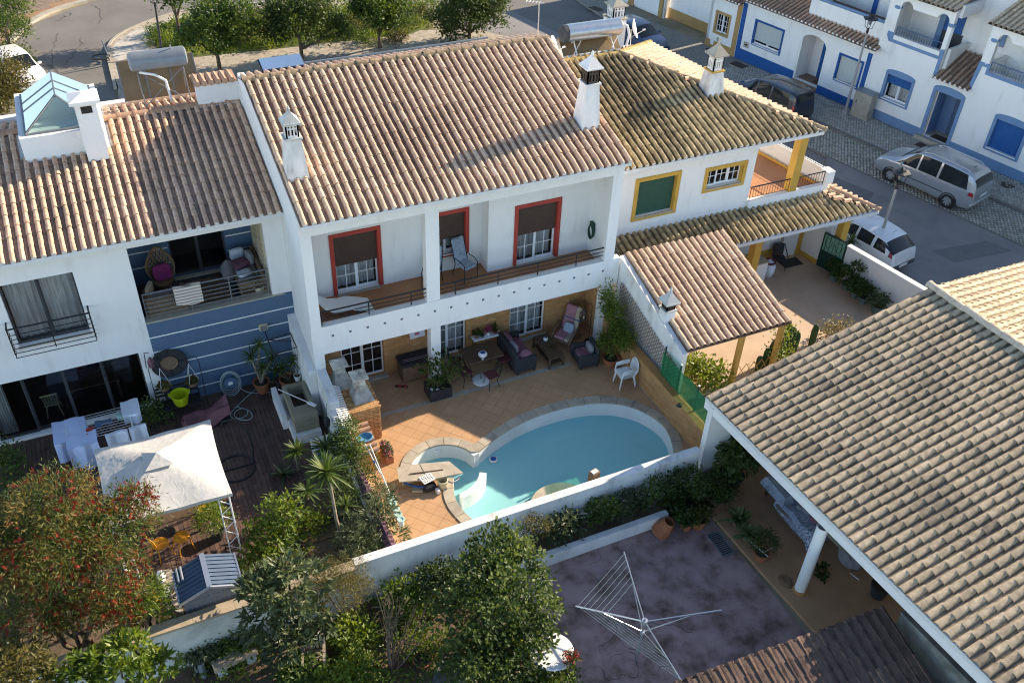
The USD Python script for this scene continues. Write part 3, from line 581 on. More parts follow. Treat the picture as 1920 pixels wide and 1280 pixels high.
for i,(u,v,r,lab) in enumerate(((1888,348,.35,'round rusty manhole cover in the pavement right of the silver van'),(1332,94,.30,'round dark manhole cover near the ochre based house'),(1343,101,.26,'smaller round manhole cover beside the larger one near ochre house'))):
 p=zp(u,v,.1);t=thing('manhole_cover',lab,'manhole cover',p,0,'manhole covers');put(t,'lid',G().lathe([(0,.012),(r*.92,.012),(r*.95,.006)],p+V(0,0,.012),24),'iron');put(t,'rim',G().lathe([(r*.96,.004),(r*.96,.022),(r,.022),(r,-.02)],p+V(0,0,.012),24),'kerb_stone')
for (u,v,lab) in ((1385,123,'square rusty inspection cover in the pavement by the deep blue plinth'),(1118,18,'square dark inspection cover in the far street corner')):
 p=zp(u,v,.1);t=thing('inspection_cover',lab,'manhole cover',p,0,'inspection covers');put(t,'lid',G().obox(p+V(0,0,.02),(.9,.6,.03),-1.3),'iron');put(t,'rim',G().obox(p+V(0,0,.012),(.98,.68,.03),-1.3),'kerb_stone')
road_b=Polygon(P2((-250,420),(-60,330),(0,110),(60,45),(175,2),(330,-25),(560,-60),(760,-70),(1010,-60),(1100,-20),(1210,40),(1205,110),(1000,80),(930,40),(800,0),(640,-10),(520,5),(330,25),(240,55),(205,80),(198,110),(215,165),(215,330)))
sheet('rear_road',road_b,-.2,-.008,'asphalt_old','pale worn asphalt road curving behind the houses','road')
grav=Polygon(P2((208,82),(243,57),(330,27),(520,7),(640,-8),(760,-5),(745,60),(900,60),(1000,84),(1150,100),(1180,160),(230,300),(222,165),(203,112)))
mat('gravel',(.42,.37,.29),.95,.12,5.,1.0,25,ramp=[(.3,(.25,.21,.16)),(.5,(.38,.33,.26)),(.7,(.48,.43,.35))]);mat('gravel_pale',(.55,.52,.46),.95,.1,6.,1.0,25,ramp=[(.3,(.36,.33,.28)),(.55,(.52,.49,.43)),(.75,(.60,.57,.51))])
sheet('rear_path',grav,-.2,.10,'gravel','sandy cobbled path with street trees behind the houses','path')
pale=Polygon(P2((210,84),(243,60),(330,30),(400,18),(400,36),(330,36),(300,48),(284,60),(278,85),(300,110),(238,110),(225,120),(207,108),z=.1)).buffer(-.12)
sheet('pale_pavement',pale,.0,.106,'gravel_pale','pale stone pavement curving along the rear road','pavement')
lawn=Polygon(P2((285,62),(300,48),(345,34),(480,22),(800,5),(812,48),(770,64),(500,94),(360,108),(315,100),(290,88),z=.1))
mat('lawn',(.10,.12,.035),.95,.3,.5,1.5,10,ramp=[(.3,(.05,.075,.018)),(.5,(.10,.125,.03)),(.7,(.20,.18,.06))])
sheet('lawn',lawn,.0,.115,'lawn','rough green lawn with shrubs between rear road and path','lawn')
pav=Polygon(P2((-260,300),(-60,250),(-8,115),(48,40),(165,-5),(250,-30),(-100,-120),(-400,100)))
mat('old_paving',(.27,.20,.15),.9,.15,2.,.5,30)
sheet('brown_paving',pav,-.2,.03,'grout','bed of the brown paved area in the far corner','pavement')
bp=thing('paving','brown square paving slabs inside the kerb of the far corner','paving',(*P2((80,30))[0],.03));r=np.random.default_rng(3)
c0=zp(110,20);pin=pav.buffer(-.35)
for i in range(-14,14):
 for j in range(-10,14):
  q=sbox(i*.62+.012,j*.62+.012,i*.62+.608,j*.62+.608);q=shapely.affinity.translate(shapely.affinity.rotate(q,25,origin=(0,0)),c0[0],c0[1])
  c=q.centroid;s=pr((c.x,c.y,.04))
  if pin.contains(q) and -30<s[0]<260 and -30<s[1]<140:put(bp,'paving_slab',G().prism(q,.02,.05+r.uniform(0,.008)),'old_paving')
def kerb(name,label,px,z=0.0,w=.16,h=.13,m='kerb_stone',L=.9):
 pts=np.array([zp(u,v,z) for u,v in px]);pts=np.array(shapely.LineString(pts[:,:2]).segmentize(.3).coords);ls=shapely.LineString(pts);n=int(ls.length/L)
 t=thing(name,label,'kerb',(*pts[0],z))
 for k in range(n):
  a,b=ls.interpolate(k*L+.008),ls.interpolate((k+1)*L-.008);put(t,'kerb_block',G().bar((a.x,a.y,z+h/2-.06),(b.x,b.y,z+h/2-.06),w,h+.12),m)
def spline(px,n=8):
 p=np.array(px,float);t=np.arange(len(p));from_=np.linspace(0,len(p)-1,(len(p)-1)*n+1)
 from scipy.interpolate import CubicSpline
 return CubicSpline(t,p)(from_)
kerb('rear_kerb','dark edged kerb curving round the pale pavement of the rear road',spline([(217,168),(204,112),(207,84),(243,58),(330,27),(420,14),(520,4)]),w=.15)
kerb('corner_kerb','yellowish kerb curving along the outer side of the rear road',spline([(-20,160),(0,108),(22,76),(60,42),(110,18),(175,0),(260,-20)]),w=.34,h=.12)
# ------------------------------------------------------------------ pool terrace
from scipy.interpolate import CubicSpline
pool_px=[(890,832),(930,803),(980,776),(1050,753),(1120,743),(1180,749),(1230,770),(1265,800),(1281,840),(1280,868)]
W_=[zp(u,v)[:2] for u,v in pool_px]+[V(5.2,-6.1),V(4.2,-6.36),V(2.6,-6.40),V(.8,-6.40)]+[zp(u,v)[:2] for u,v in ((900,1001),(870,985),(842,955),(831,926))]
def closed(pts,n=10,tens=.5):
 out=[];m=len(pts);pts=np.array(pts)
 for i in range(m):
  a,b,c,d=pts[i-1],pts[i],pts[(i+1)%m],pts[(i+2)%m]
  for t in np.linspace(0,1,n,endpoint=False):out.append(b+tens*t*(c-a)+t*t*(tens*2*a-(3-tens)*b+(3-2*tens)*c-tens*d)+t**3*(-tens*a+(2-tens)*b+(tens-2)*c+tens*d))
 return Polygon(out)
sc_=V(-.93,-3.58);oval=closed(W_[:10]+W_[10:14]+W_[14:]+[V(-1.05,-3.75),V(-.55,-3.35)],8,.5).buffer(0)
oval_in=oval.buffer(-.31);spa_out=Point(sc_).buffer(1.31,24);spa_in=Point(sc_).buffer(1.0,24)
la,lb_=zp(700,896)[:2],zp(900,896)[:2];ld=unit(lb_-la);half=Polygon([tuple(la-ld*3),tuple(lb_+ld*3),tuple(lb_+ld*3+V(-ld[1],ld[0])*6),tuple(la-ld*3+V(-ld[1],ld[0])*6)]);spa_out=spa_out.intersection(half);spa_in=spa_in.intersection(half)
outer=shapely.union_all([oval,spa_out]);inner=shapely.union_all([oval_in,spa_in])
TX0,TX1,TY0,TY1=-3.25,6.12,-6.42,1.05
terr=sbox(TX0,TY0,TX1,TY1)
sheet('pool_terrace',terr.difference(outer),-.45,-.012,'grout','mortar bed under the terracotta tiles of the pool terrace','terrace')
TT=thing('terrace_tiling','square terracotta floor tiles laid diagonally around the pool','floor tiles',(1.4,-2.6,0))
tl,a45=.335,math.radians(41);tset=[];r=np.random.default_rng(4);area=terr.difference(outer.buffer(.006));stp=sbox(-2.02,-.78,4.62,-.64);area=area.difference(stp.buffer(.005));area=shapely.prepared.prep(area) and area
for i in range(-45,45):
 for j in range(-45,45):
  q=shapely.affinity.rotate(sbox(i*tl+.0035,j*tl+.0035,i*tl+tl-.0035,j*tl+tl-.0035),41,origin=(0,0));q=shapely.affinity.translate(q,1.4,-2.6)
  if q.intersects(terr):
   q=q.intersection(area)
   for p in getattr(q,'geoms',[q]):
    if p.geom_type=='Polygon' and p.area>.002:tset.append(p)
mat('terrace_tile',(.46,.22,.095),.5,.09,.8,.15,60,toned=[(0,(.47,.28,.145)),(.5,(.53,.32,.17)),(1,(.59,.365,.20))])
vis=[(np.linalg.norm(np.array([p.centroid.x,p.centroid.y,0])-CAM)+(30 if pr((p.centroid.x,p.centroid.y,0))[1]>1010 or p.centroid.y>.2 else 0),k) for k,p in enumerate(tset)]
rest=G()
for n,(d,k) in enumerate(sorted(vis)):
 h=r.uniform(0,.002);t=.3+.4*r.beta(3,3)
 if n<300:put(TT,'floor_tile',G().prism(tset[k],-.011,0+h,t),'terrace_tile')
 else :rest.prism(tset[k],-.011,0+h,t)
put(TT,'floor_tile',rest,'terrace_tile',kind='stuff')
put(TT,'white_strip',G().prism(stp,-.011,.006),'kerb_stone')
WL=-.52
PL=thing('swimming_pool','kidney shaped swimming pool with beige coping and small round spa','swimming pool',(2.2,-4.5,0))
mat('pool_white',(.74,.76,.74),.5,.04,2.,.2,40);mat('pool_floor',(.50,.72,.74),.6,.05,.8)
mat('coping',(.50,.43,.33),.75,.12,3.,.4,40,toned=[(0,(.36,.315,.25)),(.5,(.46,.40,.31)),(1,(.54,.47,.37))])
usdkit.material(stage,'/World/Looks/pool_water',{'g':('geometry',{}),'n':('noise_texture',{'scale':3.5,'detail':3.0}),'b':('bump',{'strength':.5,'distance':.03}),'f':('fresnel',{'IOR':1.33}),'t':('transparent_bsdf',{'color':(.45,.80,.84)}),'d':('diffuse_bsdf',{'color':(.38,.80,.82)}),'md':('mix_closure',{'fac':.68}),'s':('glossy_bsdf',{'roughness':.03}),'m':('mix_closure',{})},[('g.position','n.vector'),('n.fac','b.height'),('b.normal','f.normal'),('b.normal','s.normal'),('t.BSDF','md.closure1'),('d.BSDF','md.closure2'),('f.fac','m.fac'),('md.closure','m.closure1'),('s.BSDF','m.closure2')],surface='m.closure')
def wallring(ring,z0,z1,flip=False):
 c=np.array(ring.coords)[:-1];n=len(c);v=np.vstack([np.c_[c,np.full(n,z0)],np.c_[c,np.full(n,z1)]]);k=np.arange(n);k2=(k+1)%n
 return v,np.vstack([np.stack([k,k2,n+k2],1),np.stack([k,n+k2,n+k],1)])
deep=oval_in.difference(spa_in.buffer(.05))
g=G();g.add(*wallring(inner.exterior,-1.45,-.03));put(PL,'basin_wall',g,'pool_white')
g=G();g.prism(inner.buffer(.02),-1.5,-1.45);put(PL,'basin_floor',g,'pool_floor')
g=G();g.prism(spa_in.buffer(.01),-1.44,-.60);put(PL,'spa_floor',g,'pool_white')
g=G();g.prism(inner.buffer(.01),WL-.004,WL);v,f,t=g.arrays();up_=np.isclose(v[f].mean(1)[:,2],WL);PW=put(PL,'water',(v,f[up_]),'pool_water')
ang=[math.atan2(p[1]-sc_[1],p[0]-sc_[0]) for p in np.array(spa_in.exterior.coords) if oval_in.buffer(-.02).contains(Point(p))]
def fan(a0,a1):return Polygon([tuple(sc_)]+[tuple(sc_+4*V(math.cos(math.radians(q)),math.sin(math.radians(q)))) for q in np.linspace(a0,a1,12)])
arc=Point(sc_).buffer(1.18,32).difference(Point(sc_).buffer(.98,32)).intersection(shapely.union_all([fan(12,45),fan(-88,-28)])).intersection(oval_in.buffer(.3))
arc=shapely.union_all([g_ for g_ in getattr(arc,'geoms',[arc])])
g=G();g.prism(arc,-1.44,-.004);put(PL,'spa_wall',g,'pool_white',kind='stuff')
g=G();g.prism(Point(zp(1058,938)[:2]).buffer(.95,16).intersection(oval_in),-1.44,-.30);put(PL,'seat_ledge',g,'coping')
ring=outer.difference(inner).difference(shapely.union_all([sbox(TX0,-7,TX1,TY0-.0)]))
c=outer.centroid;ext=outer.exterior;ncop=int(ext.length/.55)
for k in range(ncop):
 s0_,s1_=ext.length*k/ncop,ext.length*(k+1)/ncop;seg=shapely.ops.substring(ext,s0_+.004,s1_-.004)
 q=seg.buffer(.33,cap_style='flat').intersection(ring)
 q=max(getattr(q,'geoms',[q]),key=lambda a:a.area) if not q.is_empty else q
 if q.area>.02:put(PL,'coping_stone',G().prism(q.buffer(-.003),-.06,.03,r.beta(2,2)),'coping')
put(PL,'skimmer',G().obox((*(sc_+V(.12,.975)),-.25),(.17,.05,.2)),'white_trim')
# ------------------------------------------------------------------ garden walls
FW=thing('front_wall','long white rendered wall between the pool terrace and the lower garden','wall',(.6,-6.52,0))
g=G();g.box(-4.5,5.6,-6.62,-6.43,-.6,1.02);put(FW,'wall',g,'white_worn')
for k in range(10):put(FW,'coping',G().box(-4.5+k*1.01+.003,-4.5+(k+1)*1.01-.003,-6.64,-6.41,1.022,1.07),'white_worn')
LW=thing('left_garden_wall','grey rendered garden wall with broad beige coping below the bottlebrush tree','wall',(-9,-6.6,0))
put(LW,'wall',G().box(-18,-4.52,-6.72,-6.50,-.6,1.0),'grey_lime');mat('beige_cap',(.42,.34,.24),.85,.15,2.5,.5,40,col2=(.28,.23,.16))
for k in range(14):put(LW,'coping',G().box(-18+k*.963+.003,-18+(k+1)*.963-.003,-6.76,-6.46,1.002,1.07),'beige_cap')
BW=thing('brick_wall','low ochre tiled wall along the right side of the pool terrace','wall',(6.25,-4.0,0))
put(BW,'wall',G().box(6.14,6.36,-6.2,-.02,-.3,1.0),'grey_lime')
bl,bh=.24,.068
mat('small_brick',(.45,.25,.1),.7,.1,4.,.3,60,toned=[(0,(.40,.21,.085)),(.5,(.47,.255,.105)),(1,(.54,.31,.135))])
def bricks(parent,O,U,w,h,bl,bh,thick,m,N,joint=.008,maxn=300,seed=9,name='brick',z0=0.0):
 r=np.random.default_rng(seed);L=[];U=unit(U);N=unit(N);Z=V(0,0,1)
 for j in range(int(h/bh+.01)):
  x=-bl*.5*(j%2)
  while x<w-.01:
   a,b=max(0,x)+joint/2,min(w,x+bl)-joint/2
   if b-a>.02:
    d=thick+r.uniform(-.002,.003);o=np.asarray(O)+U*a+Z*(z0+j*bh+joint/2);q=[o,o+U*(b-a),o+U*(b-a)+Z*(bh-joint),o+Z*(bh-joint)]
    L.append((np.array(q+[p+N*d for p in q]),r.beta(2,2)))
   x+=bl
 F=[[4,5,6,7],[0,1,5,4],[1,2,6,5],[2,3,7,6],[3,0,4,7]];rest=G()
 dd=np.argsort([np.linalg.norm(v.mean(0)-CAM) for v,t in L])
 for n,k in enumerate(dd):
  if n<maxn:put(parent,name,G().add(L[k][0],F,L[k][1]),m)
  else :rest.add(L[k][0],F,L[k][1])
 if rest:put(parent,name,rest,m,kind='stuff')
bricks(BW,(6.14,-.02,.02),(0,-1,0),6.1,.98,.24,.07,.008,'small_brick',(-1,0,0),.006,maxn=300)
for k in range(8):put(BW,'coping',G().box(6.11,6.39,-6.2+k*.77+.003,-6.2+(k+1)*.77-.003,1.002,1.035),'ochre_brick_tile')
bricks(H1,(-3.33,1.05,.0),(1,0,0),.72,2.64,.30,.075,.007,'small_brick',(0,-1,0),.006,maxn=40,name='wall_tile',seed=13)
for (x0,x1) in ((-1.17,.31),(1.63,3.15),(4.49,5.98)):bricks(H1,(x0,1.05,.0),(1,0,0),x1-x0,2.64,.30,.075,.007,'small_brick',(0,-1,0),.006,maxn=60,name='wall_tile',seed=14)
bricks(H1,(5.985,1.04,.0),(0,-1,0),.78,2.64,.30,.075,.007,'small_brick',(-1,0,0),.006,maxn=60,name='wall_tile',seed=15)
DW=thing('dividing_wall','white stepped wall dividing the pool terrace from the neighbour deck','wall',(-3.4,-2,0))
g=G();g.slab(Polygon([(0,0),(0,1.85),(2.1,1.6),(2.1,0)]),(-3.29,1.85,0),(0,-1,0),(0,0,1),-.28) if 0 else None
g.slab(Polygon([(0,0),(4.65,0),(4.65,1.80),(2.35,2.05),(0,2.75)]),(-3.58,-2.40,0),(0,1,0),(0,0,1),.29) if 0 else g.slab(Polygon([(-2.45,-.3),(.0,-.3),(.0,1.78),(-1.35,1.62),(-1.36,1.35),(-2.45,1.2)]),(-3.56,0,0),(0,1,0),(0,0,1),.27)
g.slab(Polygon([(-.02,-.3),(2.19,-.3),(2.19,2.35),(.0,1.80)]),(-3.80,0,0),(0,1,0),(0,0,1),.22);g.box(-3.50,-3.32,-6.4,-2.46,-.3,.62);put(DW,'wall',g,'white_worn')
mat('purple_tile',(.14,.07,.10),.8,.15,5.)
for k in range(25):put(DW,'cap_tile',G().path([(-3.53,-2.5-k*.156,.63),(-3.41,-2.5-k*.156,.70),(-3.29,-2.5-k*.156,.63)],.065,6),'purple_tile')
# ------------------------------------------------------------------ neighbour's yard, right
mat('yard_tile',(.58,.42,.29),.55,.12,1.,.1,60,col2=(.48,.34,.23))
sheet('right_yard',Polygon([(6.6,-6.2),(16.2,-6.2),(17.0,-4),(16.4,.4),(16.0,1.9),(6.26,1.9),(6.26,-.02),(6.4,-2)]),-.3,0.0,'yard_tile','brownish tiled yard behind the white street wall','yard')
YW=thing('street_wall','white wall between the tiled yard and the street','wall',(16.6,-2,0))
w0,w1=V(16.35,-.05,0),V(17.5,-6.2,0);g=G();wd=unit(w1-w0);g.slab(sbox(0,-.2,np.linalg.norm(w1-w0),1.36),w0,wd,Zv,-.16);g.slab(sbox(0,-.2,1.1,1.5),V(15.95,1.9,0),wd,Zv,-.16);put(YW,'wall',g,'white_wall')
put(YW,'coping',G().slab(sbox(0,0,np.linalg.norm(w1-w0),.05),w0+V(-.03,0,1.362),wd,Zv,-.22),'white_trim');put(YW,'wall_base',G().slab(sbox(0,0,.98,.2),V(15.94,1.86,.003),wd,Zv,.01),'yellow_trim')
# ------------------------------------------------------------------ lower court and planter
court=Polygon([(-.6,-15),(5.62,-15),(5.45,-6.63),(-.6,-6.63)])
sheet('lower_court',court,-.8,-.50,'court_floor','stained purplish concrete court with cracks below the front wall','yard')
sheet('garden_soil',Polygon([(-20,-16),(-.61,-16),(-.61,-6.63),(-20,-6.63)]),-.8,-.50,'soil','dark soil of the overgrown lower garden','garden')
PB=thing('raised_planter','low white planter wall along the foot of the front wall','planter',(2,-7.1,-.5))
put(PB,'wall',G().box(-.4,4.2,-7.45,-7.28,-.6,-.08),'white_worn');put(PB,'soil',G().box(-.4,4.2,-7.279,-6.625,-.6,-.16),'soil')
g=G();r=np.random.default_rng(8)
for k in range(6):
 p=V(r.uniform(-.2,5),r.uniform(-13,-7.8));a=r.uniform(0,6.28)
 for s in range(int(r.integers(8,22))):
  a+=r.normal(0,.7);q=p+.13*V(math.cos(a),math.sin(a));nn=V(-math.sin(a),math.cos(a))*r.uniform(.002,.007)
  if court.buffer(-.05).contains(Point(p)) and court.buffer(-.05).contains(Point(q)):g.quad((*(p-nn),-.497),(*(q-nn),-.497),(*(q+nn),-.497),(*(p+nn),-.497))
  p=q
struct('court_cracks',g,'crack','thin dark cracks in the purplish court floor','cracks',kind='stuff')
g=G();r=np.random.default_rng(18)
for u0,v0,u1,v1 in ((172,8,182,50),(108,62,104,150),(152,70,138,118),(100,40,150,30),(60,120,95,150),(700,10,790,20)):
 a_,b_=zp(u0,v0)[:2],zp(u1,v1)[:2];n=26;q=np.array([a_+(b_-a_)*t for t in np.linspace(0,1,n)])+np.cumsum(r.normal(0,.07,(n,2)),0)
 for p,w in zip(q[:-1],q[1:]):d=unit(np.append(w-p,0))[:2];nn=V(-d[1],d[0])*r.uniform(.012,.035);g.quad((*(p-nn),-.004),(*(w-nn),-.004),(*(w+nn),-.004),(*(p+nn),-.004))
mat('tar',(.10,.095,.09),.9,.1,6.);struct('road_cracks',g,'tar','thin dark cracks in the pale rear road','cracks',kind='stuff')
for k,(pts,lab) in enumerate(((((1560,330),(1640,362),(1622,388),(1545,352)),'darker repaired patch in the street asphalt before the silver van'),(((1745,470),(1850,452),(1900,470),(1790,492)),'large darker repaired patch in the street asphalt right of the hatchback'))):
 sheet('asphalt_patch',Polygon(P2(*pts)),-.05,.001,'asphalt_dark',lab,'road patch')
 # ------------------------------------------------------------------ the near house on the right, seen from above
HN=thing('near_tiled_house','house with large weathered tile roof in the right foreground and porch pillar','house',(8.5,-10,-.5))
e0,nd=V(5.86,-6.03,2.55),V(.06,-.9982,0);nup=unit(V(1,.06,0));nv_=unit(nup*7.35+nd*.58+V(0,0,7.35*.25));nN=unit(np.cross(nd,nv_));LN=7.60
def np_(u,v,d=0):return e0+nd*u+nv_*v+nN*d
g=G();q=[np_(0,0,-.03),np_(16,0,-.03),np_(16,LN,-.03),np_(0,LN,-.03)];lo=[p-V(0,0,.12) for p in q];g.add(q+lo,[[0,1,2,3],[4,7,6,5],[0,4,5,1],[3,7,4,0]])
rt=np_(0,LN);od=unit(nup*7-V(0,0,7*.25)-nd*1.2);g.add([rt+V(0,0,-.03),np_(16,LN,-.03),np_(16,LN,-.03)+od*8,rt+od*8+V(0,0,-.03)],[[0,1,2,3]]);put(HN,'roof',g,'mortar')
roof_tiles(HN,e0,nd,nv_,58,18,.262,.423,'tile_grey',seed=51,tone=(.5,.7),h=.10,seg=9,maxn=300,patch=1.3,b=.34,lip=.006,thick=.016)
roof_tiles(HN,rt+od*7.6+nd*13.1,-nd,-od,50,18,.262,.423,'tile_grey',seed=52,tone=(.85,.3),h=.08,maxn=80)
ridge(HN,rt+V(0,0,.06)-nd*.1,np_(15,LN,.06),'ridge_pale',.13,.45)
g=G();g.slab(Polygon([(0,2.14),(14,2.14),(14,2.42),(0,2.42)]),e0*V(1,1,0)+nup*.02,nd,Zv,-.24);put(HN,'eave_beam',g,'white_wall')
g=G();k=[(.16,2.38),(7.1,4.14),(7.1,-.6),(2.5,-.6),(.16,-.6)];g.slab(Polygon(k[:3]+k[3:]),V(5.72,-6.22,0),unit(nup*7.1+nd*.6),Zv,.2);g.slab(sbox(.3,-.6,12,3.0),V(9.2,-6.3,0),nd,Zv,-.2);put(HN,'wall',g,'white_wall')
g=G();g.slab(sbox(.35,-.42,3.4,-.15),V(5.72,-6.235,0)+nd*.003,unit(nup*7.1+nd*.6),Zv,.015);g.slab(sbox(.5,-.42,11,-.1),V(9.18,-6.3,0),nd,Zv,.0 or -.015);put(HN,'wall_base',g,'yellow_trim')
pb_=V(6.20,-10.80);g=G();g.lathe([(0,-.42),(.15,-.42),(.15,2.138)],(pb_[0],pb_[1],0),24);put(HN,'pillar',g,'white_trim',smooth=40);put(HN,'pillar_base',G().lathe([(.15,-.42),(.19,-.42),(.19,-.36),(.151,-.34)],(pb_[0],pb_[1],0),20),'ochre_brick_tile')
mat('porch_floor',(.46,.27,.15),.6,.14,1.5,.2,50,col2=(.36,.21,.115))
sheet('porch',Polygon([(5.46,-6.5),(9.1,-6.5),(9.8,-14),(5.92,-14),(5.63,-10)]),-.7,-.42,'porch_floor','brown tiled porch floor under the near tiled roof','porch')
SR=thing('lean_to_roof','dark brown corrugated tile lean to roof at the bottom edge','shed',(4,-14,1.0))
so=V(.6,-12.75,1.62);su=unit(zp(1660,1140,1.62)-so);sN=unit(V(0,0,1));sdn=unit(V(su[1],-su[0],0)*1.0+V(0,0,-.2));ws=np.linalg.norm(zp(1660,1140,1.62)-so)
g=G();q=[so,so+su*ws,so+su*ws+sdn*4,so+sdn*4];g.add([p-V(0,0,.02) for p in q]+[p-V(0,0,.08) for p in q],[[0,3,2,1],[4,5,6,7],[0,1,5,4],[1,2,6,5]]);put(SR,'roof',g,'roof_deck')
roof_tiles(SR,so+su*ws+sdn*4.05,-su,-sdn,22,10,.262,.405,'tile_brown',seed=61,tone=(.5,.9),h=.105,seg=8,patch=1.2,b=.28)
put(SR,'wall',G().box(.8,5.6,-16,-13.1,-.6,.9),'grey_lime')
CWl=thing('concrete_wall','mossy grey concrete wall beside the brown lean to roof','wall',(6.2,-14,-.5));mat('mossy_concrete',(.22,.22,.20),.95,.2,2.,1.,25,col2=(.10,.10,.085))
w0=zp(1690,1150,1.5);put(CWl,'wall',G().slab(sbox(0,-2.0,4,.0),w0+V(0,0,0),nd,Zv,-.38),'mossy_concrete');put(CWl,'coping',G().slab(sbox(-.02,0,4,.05),w0+V(-.02,0,.003),nd,Zv,-.42),'mossy_concrete')
# ------------------------------------------------------------------ houses across the street
def FQ(u,z,d=0.0):return fP+fU*u+V(0,0,z)+fN*d
def facade(parent,polys_holes,m='white_wall',t=.25,u0=0):
 pass
def facwall(u0,u1,z1,holes,d=0.0,t=.25,z0=0.0):
 p=sbox(u0,z0,u1,z1)
 for h in holes:p=p.difference(h)
 return G().slab(p,fP+fN*d,fU,Zv,-t)
def rect(u0,u1,z0,z1):return sbox(u0,z0,u1,z1)
B1=thing('deep_blue_trimmed_house','white house with deep blue plinth, arched porch and two shuttered windows','house',FQ(-4,0),math.atan2(fU[1],fU[0]))
arch=shapely.union_all([rect(-3.93,-2.35,.35,2.3),shapely.affinity.scale(Point(-3.14,2.3).buffer(.79,16),1,.65)])
put(B1,'wall',facwall(-7.9,.35,3.35,[rect(-6.86,-5.1,1.24,2.42),rect(-1.46,-.2,1.19,2.40),arch]),'white_wall')
g=facwall(-7.905,-3.93,.70,[],.012,.02);g.add(*facwall(-2.35,.36,.52,[],.012,.02).arrays()[:2]);g.add(*facwall(-7.905,-7.62,3.1,[],.013,.02,.70).arrays()[:2]);g.add(*facwall(-.02,.22,3.0,[],.013,.02,.52).arrays()[:2]);put(B1,'plinth',g,'royal_blue')
for (u0,u1,z0,z1) in ((-6.86,-5.1,1.24,2.42),(-1.46,-.2,1.19,2.40)):window(B1,'shuttered_window',FQ(u0,z0),fU,u1-u0,z1-z0,trim='royal_blue',tw=.1,shutter=.84 if u0<-3 else .97,sh_mat='grey_shutter',rows=1,cols=1,sill='white_trim',depth=.1)
g=G();g.slab(rect(-4.0,-2.3,.3,3.0),fP-fN*1.15,fU,Zv,-.1);g.slab(rect(.02,1.15,.35,3.0),FQ(-3.94,0),-fN,Zv,.1);g.slab(rect(.02,1.15,.35,3.0),FQ(-2.35,0),-fN,Zv,.1);put(B1,'porch_wall',g,'white_wall')
put(B1,'porch_plinth',G().slab(rect(.0,1.14,.35,.74),FQ(-3.936,0),-fN,Zv,-.012) if 0 else G().slab(rect(.03,1.13,.36,.74),FQ(-3.93,0),-fN,Zv,-.012),'royal_blue')
put(B1,'front_door',G().slab(rect(-3.05,-2.4,.37,2.5),fP-fN*1.13,fU,Zv,.04),'white_frame');put(B1,'door_frame',G().slab(rect(-3.25,-3.06,.37,2.55),fP-fN*1.13,fU,Zv,.05),'royal_blue');put(B1,'door_handle',G().slab(rect(-2.75,-2.5,1.35,1.42),fP-fN*1.08,fU,Zv,.04),'alu')
mat('brown_stone',(.26,.16,.11),.7,.1,4.)
for k,(d0,d1,z) in enumerate(((.35,-1.15,.18),(.02,-1.15,.34))):put(B1,'step',G().slab(rect(d1,d0,0.0 if k==0 else .182,z),FQ(-2.36,0),fN,Zv,1.56) if 0 else G().add(*G().slab(sbox(-3.92,d1,-2.36,d0),FQ(0,.0 if k==0 else .182),fU,fN,-(.18 if k==0 else .158)).arrays()[:2]),'brown_stone')
put(B1,'doormat',G().slab(sbox(-3.0,-.95,-2.45,-.4),FQ(0,.352),fU,fN,-.012),'iron')
for (u,z) in ((-7.25,1.0),):put(B1,'meter_box',G().slab(rect(u-.16,u+.16,z-.14,z+.16),FQ(0,0,.02),fU,Zv,.02),'kerb_stone');put(B1,'meter_window',G().slab(rect(u-.1,u+.1,z-.03,z+.05),FQ(0,0,.042),fU,Zv,.005),'dark_room')
put(B1,'roof',G().add([FQ(-8.1,3.33,.32),FQ(.5,3.33,.32),FQ(.5,4.0,-2.1),FQ(-8.1,4.0,-2.1),FQ(-8.1,3.27,.32),FQ(.5,3.27,.32)],[[0,1,2,3],[4,5,1,0]]),'roof_deck')
roof_tiles(B1,FQ(-8.1,3.33,.34),fU,unit(-fN+V(0,0,.277)),36,6,.24,.42,'tile_warm',seed=71,tone=(.35,.5),plugs='white_trim',maxn=150,keep=lambda u,v:not (u>3.75 and v>.85))
put(B1,'upper_wall',G().slab(rect(-4.15,.33,2.9,4.34),FQ(0,0,-.45),fU,Zv,-.2).slab(rect(.0,3,2.9,6.6),FQ(-4.15,0,-.65),-fN,Zv,.2).slab(rect(-4.15,.6,3.4,7.5),FQ(0,0,-2.6),fU,Zv,-.2).slab(rect(-12,-4.0,3.4,6.5),FQ(0,0,-3.2),fU,Zv,-.2),'white_wall')
put(B1,'upper_floor',G().slab(sbox(-4.1,-2.6,.5,-.64),FQ(0,3.5),fU,fN,.15),'kerb_stone')
put(B1,'upper_rail',G().slab(rect(-4.1,.3,4.36,4.46),FQ(0,0,-.50),fU,Zv,-.08),'sky_blue')
for u in (-2.0,-.85):put(B1,'balcony_door_frame',G().slab(rect(u,u+.25,3.5,6.5),FQ(0,0,-2.58),fU,Zv,.05),'royal_blue')
B2=thing('ochre_trimmed_house','white house with ochre plinth and garage door at the far end of the street','house',FQ(-12,0),math.atan2(fU[1],fU[0]))
put(B2,'wall',facwall(-10.1,-7.92,3.0,[rect(-9.60,-8.66,1.0,2.1)]).add(*facwall(-14.5,-10.3,3.2,[],-1.5).arrays()[:2]).slab(rect(0,1.6,0,3.1),FQ(-10.1,0),-fN,Zv,.2).slab(rect(-20,-14.5,0,3.4),FQ(0,0,-1.1),fU,Zv,-.2),'white_wall')
